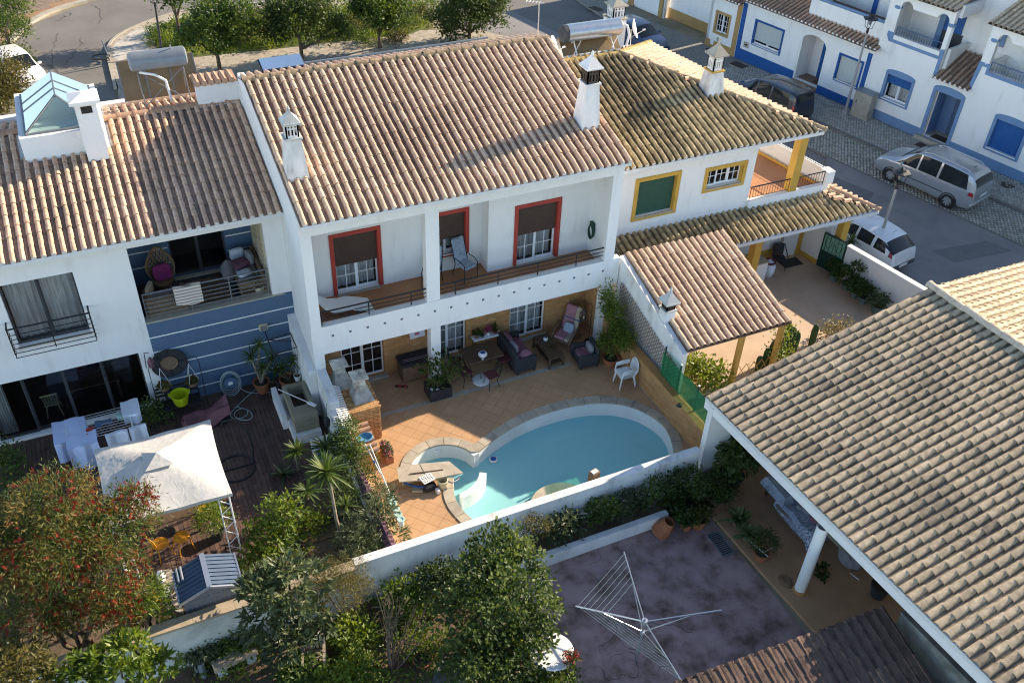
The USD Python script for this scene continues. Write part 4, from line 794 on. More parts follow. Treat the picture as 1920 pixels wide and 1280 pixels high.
g=facwall(-10.1,-8.25,.5,[rect(-9.75,-9.5,.25,.6)],.012,.02);g.add(*facwall(-14.5,-11.2,.6,[],-1.488,.02).arrays()[:2]);g.add(*facwall(-8.25,-7.94,2.9,[],.013,.02).arrays()[:2]);g.slab(rect(.05,1.45,0,.6),FQ(-11.2+1.09,0),-fN,Zv,-.012);put(B2,'plinth',g,'ochre_trim')
window(B2,'ochre_window',FQ(-9.55,1.05),fU,.84,1.0,trim='ochre_trim',tw=.13,rows=3,cols=2,depth=.05)
put(B2,'garage_door',G().slab(rect(-17.0,-14.9,.15,2.6),FQ(0,0,-1.08),fU,Zv,.05),'white_frame');put(B2,'garage_frame',G().slab(rect(-17.5,-14.6,.0,2.9).difference(rect(-17.0,-14.9,.0,2.6)),FQ(0,0,-1.08),fU,Zv,.06),'ochre_trim')
put(B2,'meter_box',G().slab(rect(-9.3,-9.02,.55,.78),FQ(0,0,.02),fU,Zv,.02),'kerb_stone')
roof_tiles(B2,FQ(-10.5,2.98,.3),fU,unit(-fN+V(0,0,.277)),11,5,.24,.42,'tile_warm',seed=72,tone=(.35,.5),plugs='white_trim')
put(B2,'roof',G().add([FQ(-10.5,2.95,.3),FQ(-7.9,2.95,.3),FQ(-7.9,3.55,-2),FQ(-10.5,3.55,-2)],[[0,1,2,3]]),'roof_deck')
B3=thing('light_blue_trimmed_house','white house with light blue trim, arched loggias and recessed doorway','house',FQ(5,0),math.atan2(fU[1],fU[0]))
lw1=(1.30,2.60,1.25,2.42);ldr=(3.85,5.12,.30,2.52);lw2=(6.95,8.30,1.0,2.35)
hs=[rect(*lw1),rect(*ldr),rect(*lw2),rect(.95,3.40,4.2,5.55),rect(5.75,8.8,4.1,5.55)]
for c in (1.25,3.1,6.05,8.5):hs.append(Point(c,5.5).buffer(.3,8))
up1=Polygon([(.36,0),(9.5,0),(9.5,6.1),(5.35,6.1),(5.35,4.4),(5.2,3.1),(3.6,3.1),(3.62,6.1),(.36,6.1)])
for h in hs:up1=up1.difference(h)
g=G().slab(up1,fP+fN*.02,fU,Zv,-.25)
g.slab(rect(.37,9.5,3.0,8.5),FQ(0,0,-1.9),fU,Zv,-.2);g.slab(rect(.03,1.9,2.9,6.1),FQ(.36,0,-.24),-fN,Zv,.2);g.slab(rect(.01,1.6,2.9,4.35),FQ(3.62,0,-.24),-fN,Zv,.15);g.slab(rect(.01,1.6,5.75,6.3),FQ(3.62,0,-.24),-fN,Zv,.15);g.slab(rect(.01,1.6,2.9,4.35),FQ(5.5,0,-.24),-fN,Zv,.15)
g.slab(sbox(.37,-1.9,3.6,-.24),FQ(0,3.5),fU,fN,.15);g.slab(sbox(5.36,-1.9,9.5,-.24),FQ(0,3.5),fU,fN,.15);g.slab(sbox(.37,-1.9,3.6,-.24),FQ(0,5.95),fU,fN,.1);g.slab(sbox(5.36,-1.9,9.5,-.24),FQ(0,5.95),fU,fN,.1)
g.slab(rect(9.51,26,0,7.2),FQ(0,0,-.3),fU,Zv,-3);put(B3,'wall',g,'white_wall')
g=facwall(.62,9.5,.56,[rect(ldr[0]-.16,ldr[1]+.16,0,2)],.034,.02)
g.slab(Polygon([(.45,.56),(.62,.56),(.66,4.3),(1.0,4.3),(1.0,4.0),(3.42,4.0),(3.42,4.3),(3.62,4.35),(3.62,3.12),(3.45,3.12),(3.45,3.85),(.82,3.85),(.62,4.15)]).buffer(0),FQ(0,0,.022),fU,Zv,.014)
g.slab(Polygon([(5.2,3.1),(5.36,3.1),(5.5,4.25),(5.72,4.25),(5.72,3.95),(9.4,3.95),(9.4,4.1),(5.85,4.1),(5.85,4.42),(5.32,4.42)]).buffer(0),FQ(0,0,.022),fU,Zv,.014);put(B3,'blue_trim',g,'sky_blue',kind='stuff')
window(B3,'arched_window',FQ(lw1[0],lw1[2],.02),fU,1.3,1.17,trim='sky_blue',tw=.13,shutter=.38,sh_mat='blue_shutter',rows=1,cols=1,sill='white_trim',depth=.16,arch=.16,curtain=True)
window(B3,'arched_window',FQ(lw2[0],lw2[2],.02),fU,1.35,1.35,trim='sky_blue',tw=.14,shutter=1.0,sh_mat='blue_shutter',rows=1,cols=1,sill='white_trim',depth=.12,arch=.16)
g=G();o=rect(ldr[0]-.16,ldr[1]+.16,.3,2.66);k=np.linspace(0,math.pi,9);o=o.union(Polygon([(4.485-.795*math.cos(x),2.655+.2*math.sin(x)) for x in k]));g.slab(o.difference(rect(*ldr)),FQ(0,0,.022),fU,Zv,.03);D_=put(B3,'doorway',g,'sky_blue')
g=G();g.slab(rect(3.8,5.2,.3,2.6),FQ(0,0,-1.0),fU,Zv,-.1);g.slab(rect(.24,1.0,.3,2.6),FQ(3.86,0),-fN,Zv,.05);g.slab(rect(.24,1.0,.3,2.6),FQ(5.11,0),-fN,Zv,-.05);put(B3,'porch_wall',g,'sky_blue')
put(B3,'front_door',G().slab(rect(4.45,5.05,.32,2.4),FQ(0,0,-.99),fU,Zv,.03),'blue_wall');put(B3,'letter_box',G().slab(rect(.55,.78,1.55,1.85),FQ(3.87,0),-fN,Zv,-.03),'white_frame')
put(B3,'step',G().slab(sbox(3.6,-1.0,5.35,.25),FQ(0,.10),fU,fN,-.2),'kerb_stone')
for u in (.78,3.52,5.60):put(B3,'column',G().lathe([(.14,4.36),(.13,5.35)],FQ(u,0,-.1),14),'white_trim',smooth=40);put(B3,'column_ring',G().lathe([(.15,5.35),(.19,5.38),(.19,5.47),(.15,5.5)],FQ(u,0,-.1),14),'sky_blue',smooth=40)
railing(B3,[FQ(1.0,3.72,-.12),FQ(3.4,3.72,-.12)],(.3,.82),.8,'blue_wall',balusters=.13,r=.014);railing(B3,[FQ(5.8,3.70,-.12),FQ(9.0,3.70,-.12)],(.3,.8),.8,'blue_wall',balusters=.13,r=.014)
put(B3,'loggia_shutter',G().slab(rect(2.3,3.2,4.5,5.9),FQ(0,0,-1.88),fU,Zv,.05),'blue_shutter');put(B3,'loggia_door',G().slab(rect(2.15,3.3,3.52,4.49),FQ(0,0,-1.88),fU,Zv,.03),'dark_frame');put(B3,'loggia_door_frame',G().slab(rect(2.0,2.28,3.52,5.95),FQ(0,0,-1.88),fU,Zv,.07),'sky_blue')
put(B3,'narrow_window',G().slab(rect(4.9,5.25,4.6,5.9),FQ(0,0,-1.88),fU,Zv,.05),'sky_blue')
dn=unit(-fN+V(0,0,.45));put(B3,'porch_roof',G().add([FQ(3.55,3.08,.25),FQ(5.35,3.08,.25),FQ(5.35,3.9,-1.6),FQ(3.55,3.9,-1.6)],[[0,1,2,3]]),'roof_deck');roof_tiles(B3,FQ(3.6,3.1,.28),fU,dn,7,5,.25,.42,'tile_warm',seed=73,tone=(.25,.4),plugs='white_trim',name='porch_tile')
for u0,n in ((.3,14),(5.2,20)):
 put(B3,'roof',G().add([FQ(u0,6.08,.3),FQ(u0+n*.24,6.08,.3),FQ(u0+n*.24,6.8,-2.2),FQ(u0,6.8,-2.2)],[[0,1,2,3]]),'roof_deck')
 roof_tiles(B3,FQ(u0,6.12,.32),fU,unit(-fN+V(0,0,.28)),n,6,.24,.42,'tile_grey',seed=74,tone=(.95,.3),maxn=90)
 # ------------------------------------------------------------------ objects on the pool terrace
mat('brick_orange',(.5,.27,.1),.75,.12,6.,.4,60,toned=[(0,(.34,.18,.075)),(.4,(.46,.25,.10)),(.8,(.56,.32,.13)),(1,(.62,.38,.17))])
mat('cast_stone',(.55,.52,.45),.9,.15,5.,.8,50,ramp=[(.3,(.22,.20,.17)),(.48,(.45,.42,.36)),(.7,(.60,.57,.50))])
mat('rattan_dark',(.045,.045,.05),.7,.25,40.,.8,90);mat('rattan_brown',(.23,.155,.10),.75,.25,40.,.8,90);mat('wicker_tan',(.30,.19,.10),.75,.25,40.,.8,90)
mat('dark_wood',(.12,.075,.045),.6,.2,6.,.4,40,stretch=(8,1,8));mat('mauve_cloth',(.22,.10,.13),.95,.15,6.,.4,30);mat('pink_cloth',(.42,.20,.24),.95,.12,5.,.4,30);mat('cream_cloth',(.50,.42,.30),.95,.12,5.,.4,30);mat('grey_cloth',(.30,.29,.30),.95,.12,5.,.4,30)
mat('pale_blue_cloth',(.40,.46,.52),.95,.2,9.,.4,30,col2=(.20,.27,.34));mat('white_plastic',(.75,.75,.74),.4,.03,4.);mat('maroon',(.12,.03,.035),.6,.1,6.);mat('terracotta',(.40,.15,.07),.8,.12,4.);mat('black_pot',(.03,.03,.032),.5,.1,6.)
mat('soil_pot',(.06,.045,.03),.95,.2,9.);mat('white_cloth',(.70,.74,.82),.9,.05,3.);mat('blue_net',(.10,.30,.48),.6,.1,6.);mat('mint',(.42,.60,.52),.5,.06,6.);mat('blue_plastic',(.02,.09,.30),.4,.05,6.);mat('pale_yellow',(.55,.50,.33),.8,.1,4.)
BQ=thing('barbecue','orange brick barbecue with two grey cast stone hoods against the dividing wall','barbecue',(-2.7,-.8,0))
bx0,bx1,by0,by1,bz=-3.24,-2.18,-1.64,-.15,1.30
mat('dark_joint',(.14,.085,.05),.9,.1,4.);put(BQ,'core',G().box(bx0+.02,bx1-.02,by0+.02,by1-.02,-.01,bz-.06),'dark_joint')
bricks(BQ,(bx0,by0+.02,0),(1,0,0),bx1-bx0,bz-.055,.24,.072,.02,'brick_orange',(0,-1,0),.017,maxn=90);bricks(BQ,(bx1-.02,by0,0),(0,1,0),by1-by0,bz-.055,.24,.072,.02,'brick_orange',(1,0,0),.017,maxn=60)
g=G();r=np.random.default_rng(2);rest=[]
for j in range(20):
 for i in range(5):
  x0=bx0-.02+i*.235-(.11 if j%2 else 0);a,b=max(bx0-.02,x0),min(bx1+.025,x0+.225);y=by0-.025+j*.0775
  if b-a>.03 and not (.0<0):put(BQ,'top_brick',G().box(a,b,y+.008,y+.0695,bz-.058,bz+r.uniform(-.002,.003),r.beta(2,2)),'brick_orange')
def hood(c,rz):
 P=G();c=V(*c);R=rotz(rz);secs=[(.30,.30,0,0),(.275,.25,.08,.10),(.20,.17,.22,.24),(.155,.135,.30,.40),(.145,.13,.32,.55)]
 v=[]
 for hx,hy,yo,z in secs:v+=[V(sx*hx,yo*.55+sy*hy,z) for sx,sy in ((-1,-1),(1,-1),(1,1),(-1,1))]
 f=[[0,3,2,1],[16,17,18,19]]+[[4*k+i,4*k+(i+1)%4,4*k+4+(i+1)%4,4*k+4+i] for k in range(4) for i in range(4)]
 P.add(np.array(v)@R.T+c,f);p=put(BQ,'hood',P,'cast_stone');q=G();o=V(0,.176,.55)
 for s in (-1,1):q.add(np.array([o+V(s*.14,a,z) for a in (-.11,.11) for z in (0,.10)]+[o+V(s*.08,a,z) for a in (-.11,.11) for z in (0,.10)])@R.T+c,[[0,1,3,2],[4,6,7,5],[0,4,5,1],[2,3,7,6],[1,5,7,3]])
 w=.235;q.add(np.array([o+V(a*w,b*w,.10) for a,b in ((-1,-1),(1,-1),(1,1),(-1,1))]+[o+V(a*w,b*w,.15) for a,b in ((-1,-1),(1,-1),(1,1),(-1,1))]+[o+V(0,0,.27)])@R.T+c,[[0,3,2,1],[0,1,5,4],[1,2,6,5],[2,3,7,6],[3,0,4,7]]);q.add(np.array([o+V(a*w,b*w,.15) for a,b in ((-1,-1),(1,-1),(1,1),(-1,1))]+[o+V(0,0,.27)])@R.T+c,[[0,1,4],[1,2,4],[2,3,4],[3,0,4]]);put(p,'cap',q,'cast_stone');put(p,'flue',G().add(np.array([o+V(a*.09,b*.09,z) for z in (.0,.1) for a,b in ((-1,-1),(1,-1),(1,1),(-1,1))])@R.T+c,[[0,1,5,4],[1,2,6,5],[2,3,7,6],[3,0,4,7]]),'dark_room')
hood((-2.55,-1.08,bz),.0);hood((-2.92,-.32,bz-.02),.0)
CT=thing('tile_canopy','stepped row of pale clay barrel tiles beside the brick barbecue','tile canopy',(-2.8,-2.2,0))
for k in range(6):put(CT,'barrel_tile',G().tube((-3.30,-1.80-k*.19,.86-k*.03),(-2.62,-1.80-k*.19,.90-k*.03),.085,.07,10),'ridge_clay')
put(CT,'base',G().box(-3.3,-2.72,-2.85,-1.7,0,.70),'ochre_brick_tile')
def flowerpot(name,label,p,r,h,m='terracotta',cat='flower pot',group=None,soil=True):
 t=thing(name,label,cat,p,0,group);put(t,'pot',G().lathe([(0,.01),(r*.68,0),(r*.93,h*.82),(r,h*.82),(r*1.04,h),(r*.9,h),(r*.86,h*.86),(0,h*.86)],p,18),m,smooth=40)
 if soil:put(t,'soil',G().lathe([(0,h*.885),(r*.86,h*.875)],p,14),'soil_pot')
 return t
def blade_leaves(n,p,L,w,spread,up,seed,droop=.5,segs=4,az=None,jit=.25):
 """long pointed arching leaves from the point p; one G per leaf"""
 r=np.random.default_rng(seed);out=[]
 for k in range(n):
  a=(az if az is not None else k*2.399)+r.normal(0,jit);e=np.clip(r.normal(up,spread),-.9,1.5);l=L*r.uniform(.75,1.1);d=V(math.cos(a)*math.cos(e),math.sin(a)*math.cos(e),math.sin(e));s=V(-math.sin(a),math.cos(a),0);pts=[]
  for i in range(segs+1):
   t=i/segs;q=np.asarray(p)+d*l*t-V(0,0,droop*l*t*t*math.cos(e));ww=w*(math.sin(math.pi*min(1,.18+t*.82))**.6)*(1-.15*t);pts+=[q-s*ww,q+V(0,0,-.25*ww),q+s*ww]
  f=[]
  for i in range(segs):b=3*i;f+=[[b,b+1,b+4,b+3],[b+1,b+2,b+5,b+4]]
  out.append(G().add(pts,f,np.clip(r.normal(.5,.2),0,1)))
 return out
leafmat('leaf_green',[(0,(.02,.042,.01)),(.4,(.055,.10,.02)),(.75,(.115,.17,.035)),(1,(.20,.25,.065))],.42)
leafmat('leaf_bright',[(0,(.035,.065,.01)),(.4,(.10,.16,.02)),(.75,(.19,.25,.035)),(1,(.30,.34,.07))],.4)
leafmat('leaf_grey',[(0,(.022,.035,.015)),(.4,(.06,.085,.035)),(.75,(.125,.155,.07)),(1,(.23,.255,.14))],.3)
leafmat('leaf_dark',[(0,(.016,.03,.008)),(.4,(.048,.08,.018)),(.75,(.10,.145,.032)),(1,(.20,.24,.07))],.38,.5,.4)
leafmat('leaf_olive',[(0,(.03,.035,.01)),(.4,(.085,.085,.02)),(.75,(.17,.15,.04)),(1,(.28,.23,.08))],.35)
leafmat('flower_red',[(0,(.10,.018,.008)),(.5,(.25,.04,.018)),(1,(.40,.085,.04))],.25);leafmat('leaf_rust',[(0,(.03,.035,.01)),(.4,(.095,.105,.022)),(.7,(.16,.145,.035)),(1,(.28,.19,.06))],.4);leafmat('flower_yellow',[(0,(.5,.28,.01)),(1,(.75,.5,.03))],.3);leafmat('flower_pink',[(0,(.3,.05,.12)),(1,(.55,.2,.3))],.3)
mat('bark',(.14,.105,.075),.95,.25,9.,1.2,30);mat('bark_pale',(.34,.28,.21),.95,.2,9.,1.0,30)
def leafset(P,D,N,L,W,tone,fold=.25):
 """many small folded leaves: base, left, tip, right"""
 D=D/np.linalg.norm(D,axis=1,keepdims=True);S_=np.cross(D,N);S_/=np.linalg.norm(S_,axis=1,keepdims=True)+1e-9;N2=np.cross(S_,D);L,W=np.asarray(L)[:,None],np.asarray(W)[:,None]
 v=np.stack([P,P+D*L*.45-S_*W+N2*W*fold,P+D*L,P+D*L*.45+S_*W+N2*W*fold],1);n=len(P);b=np.arange(n)[:,None]*4
 return v.reshape(-1,3),np.concatenate([b+[0,2,1],b+[0,3,2]]),np.repeat(tone,4)
def foliage(blobs,n,L,W,seed,clump=18,cs=.16,droop=.15,shell=.75,outw=.9,tlo=.25,thi=.75,under=.25,gaps=.0):
 """leaf clumps on the blobs' shells; blobs: (centre, radii)"""
 r=np.random.default_rng(seed);wgt=np.array([np.prod(np.broadcast_to(b[1],3))**(2/3) for b in blobs]);wgt/=wgt.sum();nc=max(1,n//clump);B=r.choice(len(blobs),nc,p=wgt)
 C=np.array([b[0] for b in blobs],float)[B];R=np.array([np.broadcast_to(b[1],3) for b in blobs],float)[B];d=r.normal(size=(nc,3));d/=np.linalg.norm(d,axis=1,keepdims=True);d[:,2]=np.where(d[:,2]<-under,-d[:,2]*.6,d[:,2])
 rad=np.where(r.random(nc)<shell,r.uniform(.82,1.08,nc),r.uniform(.35,.85,nc));rad*=.86+.34*meshkit.noise(C+d*R*1.0/.55,seed);K=C+d*R*rad[:,None]
 if gaps:keep=meshkit.noise(K*1.9,seed+3)>gaps;K,d=K[keep],d[keep];nc=len(K)
 ct=np.clip(tlo+(thi-tlo)*meshkit.noise(K*1.6,seed+1)+r.normal(0,.10,nc),0,1);m=clump
 P=np.repeat(K,m,0)+r.normal(0,cs,(nc*m,3));O=np.repeat(d,m,0);Dv=O*outw+r.normal(0,.6,(nc*m,3));Dv[:,2]-=droop;Nv=O*.5+V(0,0,.8)+r.normal(0,.35,(nc*m,3))
 k=nc*m;return leafset(P,Dv,Nv,L*r.uniform(.7,1.25,k),W*r.uniform(.75,1.2,k),np.clip(np.repeat(ct,m)+r.normal(0,.10,k),0,1))
def trunk(t,base,tips,r0,m='bark',seed=1,name='trunk',rt=.02,fork=False):
 r=np.random.default_rng(seed);g=G();base=np.asarray(base,float)
 for tip in tips:
  tip=np.asarray(tip,float);n=6;fk=base+(V(0,0,(tip[2]-base[2])*.45) if fork else 0);pts=[(base+(fk-base)*(i/2.) if i<2 else fk+(tip-fk)*((i-2)/(n-2.))) if fork else base+(tip-base)*(i/n)+(r.normal(0,.05,3)*np.linalg.norm(tip-base)*(.6 if not fork else .15) if 0<i<n and not (fork and i<3) else 0) for i in range(n+1)];g.path(pts,np.linspace(r0,rt,n+1),7)
 put(t,name,g,m,smooth=True)
def plant(name,label,cat,base,blobs,n,L,W,leaf,seed,r0=.05,bark='bark',crown='crown',tips=None,group=None,**kw):
 t=thing(name,label,cat,base,0,group);put(t,crown,foliage(blobs,n,L,W,seed,**kw),leaf,kind='stuff')
 if r0:trunk(t,base,tips if tips is not None else [np.asarray(b[0],float) for b in blobs[:5]],r0,bark,seed,fork='street' in name)
 return t
p=V(-2.30,-2.35,0);t=thing('flower_trough','small terracotta trough with reddish rosette plants near the barbecue','planter',p);put(t,'trough',G().box(-2.42,-2.2,-2.75,-2.15,0,.24),'terracotta')
for k in range(3):put(t,'rosette',foliage([((-2.31,-2.25-k*.18,.30),.09)],160,.07,.02,90+k,clump=8,cs=.03),'leaf_grey' if k else 'leaf_green',kind='stuff');put(t,'blossom',foliage([((-2.31,-2.25-k*.18,.32),.10)],50,.04,.02,95+k,clump=5,cs=.03),'flower_pink',kind='stuff')
for k,(a,b,lab) in enumerate(((zp(681,826,.98),zp(713,887,.72),'white pool pole with blue tip carrying the blue net'),(zp(693,832,.98),zp(732,928,.72),'longer white pool pole leaning from tile canopy to mint pots'))):
 t=thing('pool_pole',lab,'pool pole',a);put(t,'pole',G().tube(a,b,.017,n=8),'white_plastic',smooth=40);put(t,'grip',G().tube(a+(b-a)*(.62 if k==0 else .95),a+(b-a)*(.70 if k==0 else 1.0),.022,n=8),'blue_plastic' if k==0 else 'mint',smooth=40)
p=zp(682,820,1.02);t=thing('pool_net','blue pool leaf net lying on the clay tile canopy','pool net',p);put(t,'frame',G().path([p+V(.25*math.cos(a),.17*math.sin(a),.02*math.sin(2*a)) for a in np.linspace(0,6.28,22)],.014,6),'blue_net',smooth=True)
g=G();r=np.random.default_rng(1);m=trimesh.creation.icosphere(2);v=m.vertices*V(.24,.16,.07)+p;keep=v[m.faces].mean(1)[:,2]<p[2]+.01;g.add(v,m.faces[keep]);put(t,'net',g,'blue_net')
for k in range(5):
 p=zp(731.5+k*5.1,933+k*10,.80);t=thing('mint_pot',['mint topped white pot farthest along the low wall by the pole tip','second mint topped pot from the pole tip on the low wall','middle one of five mint topped pots on the low wall','fourth mint topped pot counted from the pole tip','mint topped pot at the front end of the row on the low wall'][k],'pot',p,0,'mint topped pots along the low wall')
 put(t,'body',G().lathe([(0,-.24),(.07,-.24),(.085,-.01)],p,16),'white_plastic',smooth=40);put(t,'top',G().lathe([(0,.0),(.05,-.005),(.06,.012),(.105,.014),(.11,0),(.10,-.012),(.08,-.012)],p,18),'mint',smooth=40)
t=thing('spa_cover_unit','low spa machinery box with beige cover boards and open front beside the spa','pool equipment',(*zp(800,890)[:2],0));c=[zp(u,v,.34) for u,v in ((743,876),(762,871),(842,864),(869,886),(812,898),(748,903))]
q=Polygon([p[:2] for p in c]);cut=sbox(-10,-10,zp(795,885,.34)[0],10);put(t,'cover_board',G().prism(q.intersection(cut).buffer(-.006),.30,.335),'coping');put(t,'cover_board',G().prism(q.difference(cut).buffer(-.006),.305,.345),'coping');put(t,'box',G().prism(q.buffer(-.10).difference(sbox(-10,-10,10,zp(790,905,.0)[1]+.10)),0,.295),'pale_yellow')
put(t,'brown_strip',G().bar(zp(768,888,.352),zp(831,880,.352),.035,.012),'dark_wood')
p=zp(801,899,.30);put(t,'grille',G().obox(p+V(0,0,.05),(.36,.30,.03),.2),'white_plastic')
for i in range(4):
 for j in range(4):put(t,'grille_hole',G().obox(p+rotz(.2)@V(-.12+i*.08,-.09+j*.06,.067),(.04,.025,.004),.2),'dark_frame')
put(t,'pump',G().obox(zp(806,912,.12),(.34,.2,.2),.1,bev=.03),'black_pot');put(t,'tub',G().lathe([(.0,-.14),(.13,-.14),(.16,.12),(.13,.13),(.12,0)],zp(830,905,.16),16),'pale_yellow',smooth=40);put(t,'pipe',G().path([zp(757,905,.2),zp(775,911,.2),zp(790,913,.18),zp(800,910,.15)],.03,8),'blue_plastic',smooth=True);put(t,'pipe',G().path([zp(835,900,.25),zp(848,905,.28),zp(858,899,.2),zp(862,892,.25)],.022,8),'grey_metal',smooth=True);put(t,'tray',G().obox(zp(783,918,.05),(.3,.14,.06),-.4),'pale_yellow');put(t,'pump_cap',G().obox(zp(821,920,.08),(.10,.16,.14),.1,bev=.02),'white_plastic')
put(t,'drain_groove',G().path([zp(748,912,.012),zp(749,927,.012),zp(760,931,.012),zp(790,929,.012)],.012,6),'grout',smooth=True)
p=zp(1111,912,.03);t=thing('wooden_box','upright brown wooden box with white top panel at the pool edge','box',p);put(t,'body',G().obox(p+V(0,0,.31),(.28,.22,.62),.25,bev=.015),'rattan_brown');put(t,'top_panel',G().obox(p+V(0,0,.627),(.2,.13,.012),.25),'white_plastic');put(t,'slots',G().obox(p+rotz(.25)@V(.02,-.113,.24),(.16,.008,.16),.25),'dark_frame')
p=zp(925,861,WL+.03);t=thing('pool_float','round blue and white dispenser floating on the pool','pool float',p);put(t,'ring',G().lathe([(0,-.04),(.11,-.04),(.13,0),(.11,.035),(.09,.035)],p,20),'white_plastic',smooth=40);put(t,'lid',G().lathe([(0,.05),(.085,.045),(.095,.03)],p,18),'blue_plastic',smooth=40)
p=zp(825,1003,.05);t=thing('metal_bottle','small grey metal bottle standing on the terrace by the front wall','bottle',p);put(t,'bottle',G().lathe([(0,-.05),(.07,-.05),(.07,.12),(.04,.17),(.035,.2),(0,.2)],p,14),'grey_metal',smooth=40)
p=xp(1280,757,6.12);t=thing('wall_lamp','small black lamp on the ochre tiled wall above the pool corner','lamp',p);put(t,'arm',G().tube(p,p+V(-.1,0,.03),.02),'black_metal');put(t,'shade',G().lathe([(.03,.04),(.09,-.05),(.0,.04)],p+V(-.12,0,.02),12),'black_metal',smooth=40)
t=thing('storage_box','long dark brown rattan storage box against the tiled house wall','storage box',(-.1,.7,0));put(t,'body',G().obox((-.08,.70,.31),(1.42,.58,.6),bev=.03),'rattan_brown');put(t,'lid',G().obox((-.08,.70,.665),(1.48,.64,.1),bev=.03),'rattan_dark')
for y in (.58,.66):put(t,'strap',G().box(-.7,.55,y,y+.025,.717,.722),'grey_cloth')
p=V(-.10,1.0,1.62);t=thing('hanging_bag','white printed cloth bag hanging from a hook rail above the storage box','bag',p);R=[(-.24,-.24),(-.27,.12),(.22,.16),(.25,-.22)]
put(t,'bag',G().slab(Polygon(R),p+V(.0,-.04,-.08),(1,0,0),(0,0,1),.07),'white_cloth');put(t,'handle',G().path([p+V(-.12,-.05,.06),p+V(-.05,-.06,.24),p+V(.05,-.06,.24),p+V(.12,-.05,.07)],.014,6),'rattan_brown',smooth=True);put(t,'scarf',G().path([p+V(.05,-.08,.12),p+V(.16,-.1,.14),p+V(.22,-.09,.02)],.05,7),'leaf_green' if 0 else 'mint',smooth=True);put(t,'print',G().box(p[0]-.1,p[0]+.05,p[1]-.115,p[1]-.112,p[2]-.2,p[2]-.1),'flower_cloth' if 0 else 'pink_cloth')
t=thing('hook_rail','dark wooden hook rail with hanging straps on the tiled wall','hook rail',(.1,1.02,1.95));put(t,'rail',G().box(-.30,.55,1.0,1.035,1.93,1.98),'dark_wood')
for x in (-.2,.05,.3,.5):put(t,'hook',G().path([(x,.99,1.95),(x,.95,1.93),(x,.94,1.97)],.01,5),'black_metal')
put(t,'strap',G().path([(.45,.97,1.93),(.42,.96,1.7),(.50,.96,1.62),(.53,.96,1.8),(.46,.97,1.93)],.014,5),'black_metal',smooth=True)
for k,(x,y,lab) in enumerate(((-.98,.33,'left red slipper on the floor by the storage box'),(-.82,.25,'right red slipper on the floor by the storage box'))):
 t=thing('slipper',lab,'slipper',(x,y,0),.5,'pair of red slippers');put(t,'sole',G().obox((x,y,.02),(.24,.1,.03),-.5,bev=.012),'maroon');put(t,'strap',G().obox((x+.04,y-.02,.05),(.1,.105,.05),-.5,bev=.02),'flower_tone' if 0 else 'red_trim')
t=thing('box_planter','black square planter with a leafy branching shrub in front of the white column','planter',(.05,-.45,0));g=G();g.prism(sbox(-.32,-.78,.40,-.18).difference(sbox(-.27,-.73,.35,-.23)),.03,.42);g.box(-.27,.35,-.73,-.23,.03,.34);put(t,'box',g,'black_pot');put(t,'soil',G().box(-.265,.345,-.725,-.235,.342,.35),'soil_pot')
B_=[((-.25,-.35,.95),.18),((.15,-.40,1.05),(.22,.2,.4)),((.55,-.45,.8),(.22,.18,.16)),((.2,-.55,.62),.2),((-.1,-.5,.75),.16)];put(t,'foliage',foliage(B_,420,.15,.035,71,clump=6,cs=.10),'leaf_green',kind='stuff');trunk(t,(.05,-.45,.35),[b[0] for b in B_],.02)
for q in ((-.22,-.6),(-.05,-.68)):put(t,'candle_cup',G().lathe([(0,.35),(.05,.35),(.055,.40),(0,.39)],(q[0],q[1],0),12),'white_plastic')
def cushion(name,label,c,size,rz,m,tilt=0.0,group=None,cat='cushion'):
 t=thing(name,label,cat,c,rz,group);ic=trimesh.creation.icosphere(3);v=ic.vertices;e=np.sign(v)*np.abs(v)**.55;e=e*np.array(size)/2;e[:,2]*=1;R=rotz(rz)@trimesh.transformations.rotation_matrix(tilt,(1,0,0))[:3,:3];put(t,'cover',(e@R.T+c,ic.faces),m,smooth=True);return t
t=thing('rattan_sofa','dark rattan two seat sofa with its back to the dining table','sofa',(3.0,.15,0));put(t,'seat',G().obox((3.05,.12,.26),(.72,1.35,.30),.03,bev=.03),'rattan_dark');put(t,'backrest',G().obox((2.71,.12,.44),(.14,1.42,.72),.03,bev=.04),'rattan_dark')
for y in (-.55,.79):put(t,'armrest',G().obox((3.02,y,.36),(.78,.13,.56),.03,bev=.04),'rattan_dark')
for q in ((2.75,-.56),(3.36,-.56),(2.75,.78),(3.36,.78)):put(t,'foot',G().box(q[0]-.03,q[0]+.03,q[1]-.03,q[1]+.03,0,.11),'black_metal')
cushion('seat_cushion','large mauve seat cushion lying on the dark rattan sofa',(3.08,.12,.45),(.6,1.2,.14),.03,'mauve_cloth');cushion('back_cushion','mauve back cushion at the house end of the rattan sofa',(2.86,.46,.66),(.16,.55,.42),.03,'mauve_cloth');cushion('back_cushion','dark throw cushion in the middle of the rattan sofa back',(2.88,.08,.62),(.15,.5,.36),.1,'grey_cloth');cushion('throw_pillow','light pink throw pillow at the pool end of the rattan sofa',(3.1,-.36,.57),(.42,.34,.16),.6,'pink_cloth')
t=thing('coffee_table','low dark wooden slatted coffee table with a lower shelf','coffee table',(4.08,-.1,0));W0,W1,Y0,Y1=3.80,4.36,-.74,.52
for k in range(6):x=W0+k*(W1-W0)/6;put(t,'slat',G().box(x+.004,x+(W1-W0)/6-.004,Y0+.06,Y1-.06,.42,.45),'dark_wood')
g=G();g.box(W0,W1,Y0,Y0+.055,.405,.452);g.box(W0,W1,Y1-.055,Y1,.405,.452);put(t,'end_rail',g,'dark_wood',kind='stuff');put(t,'shelf',G().box(W0+.04,W1-.04,Y0+.06,Y1-.06,.14,.165),'dark_wood')
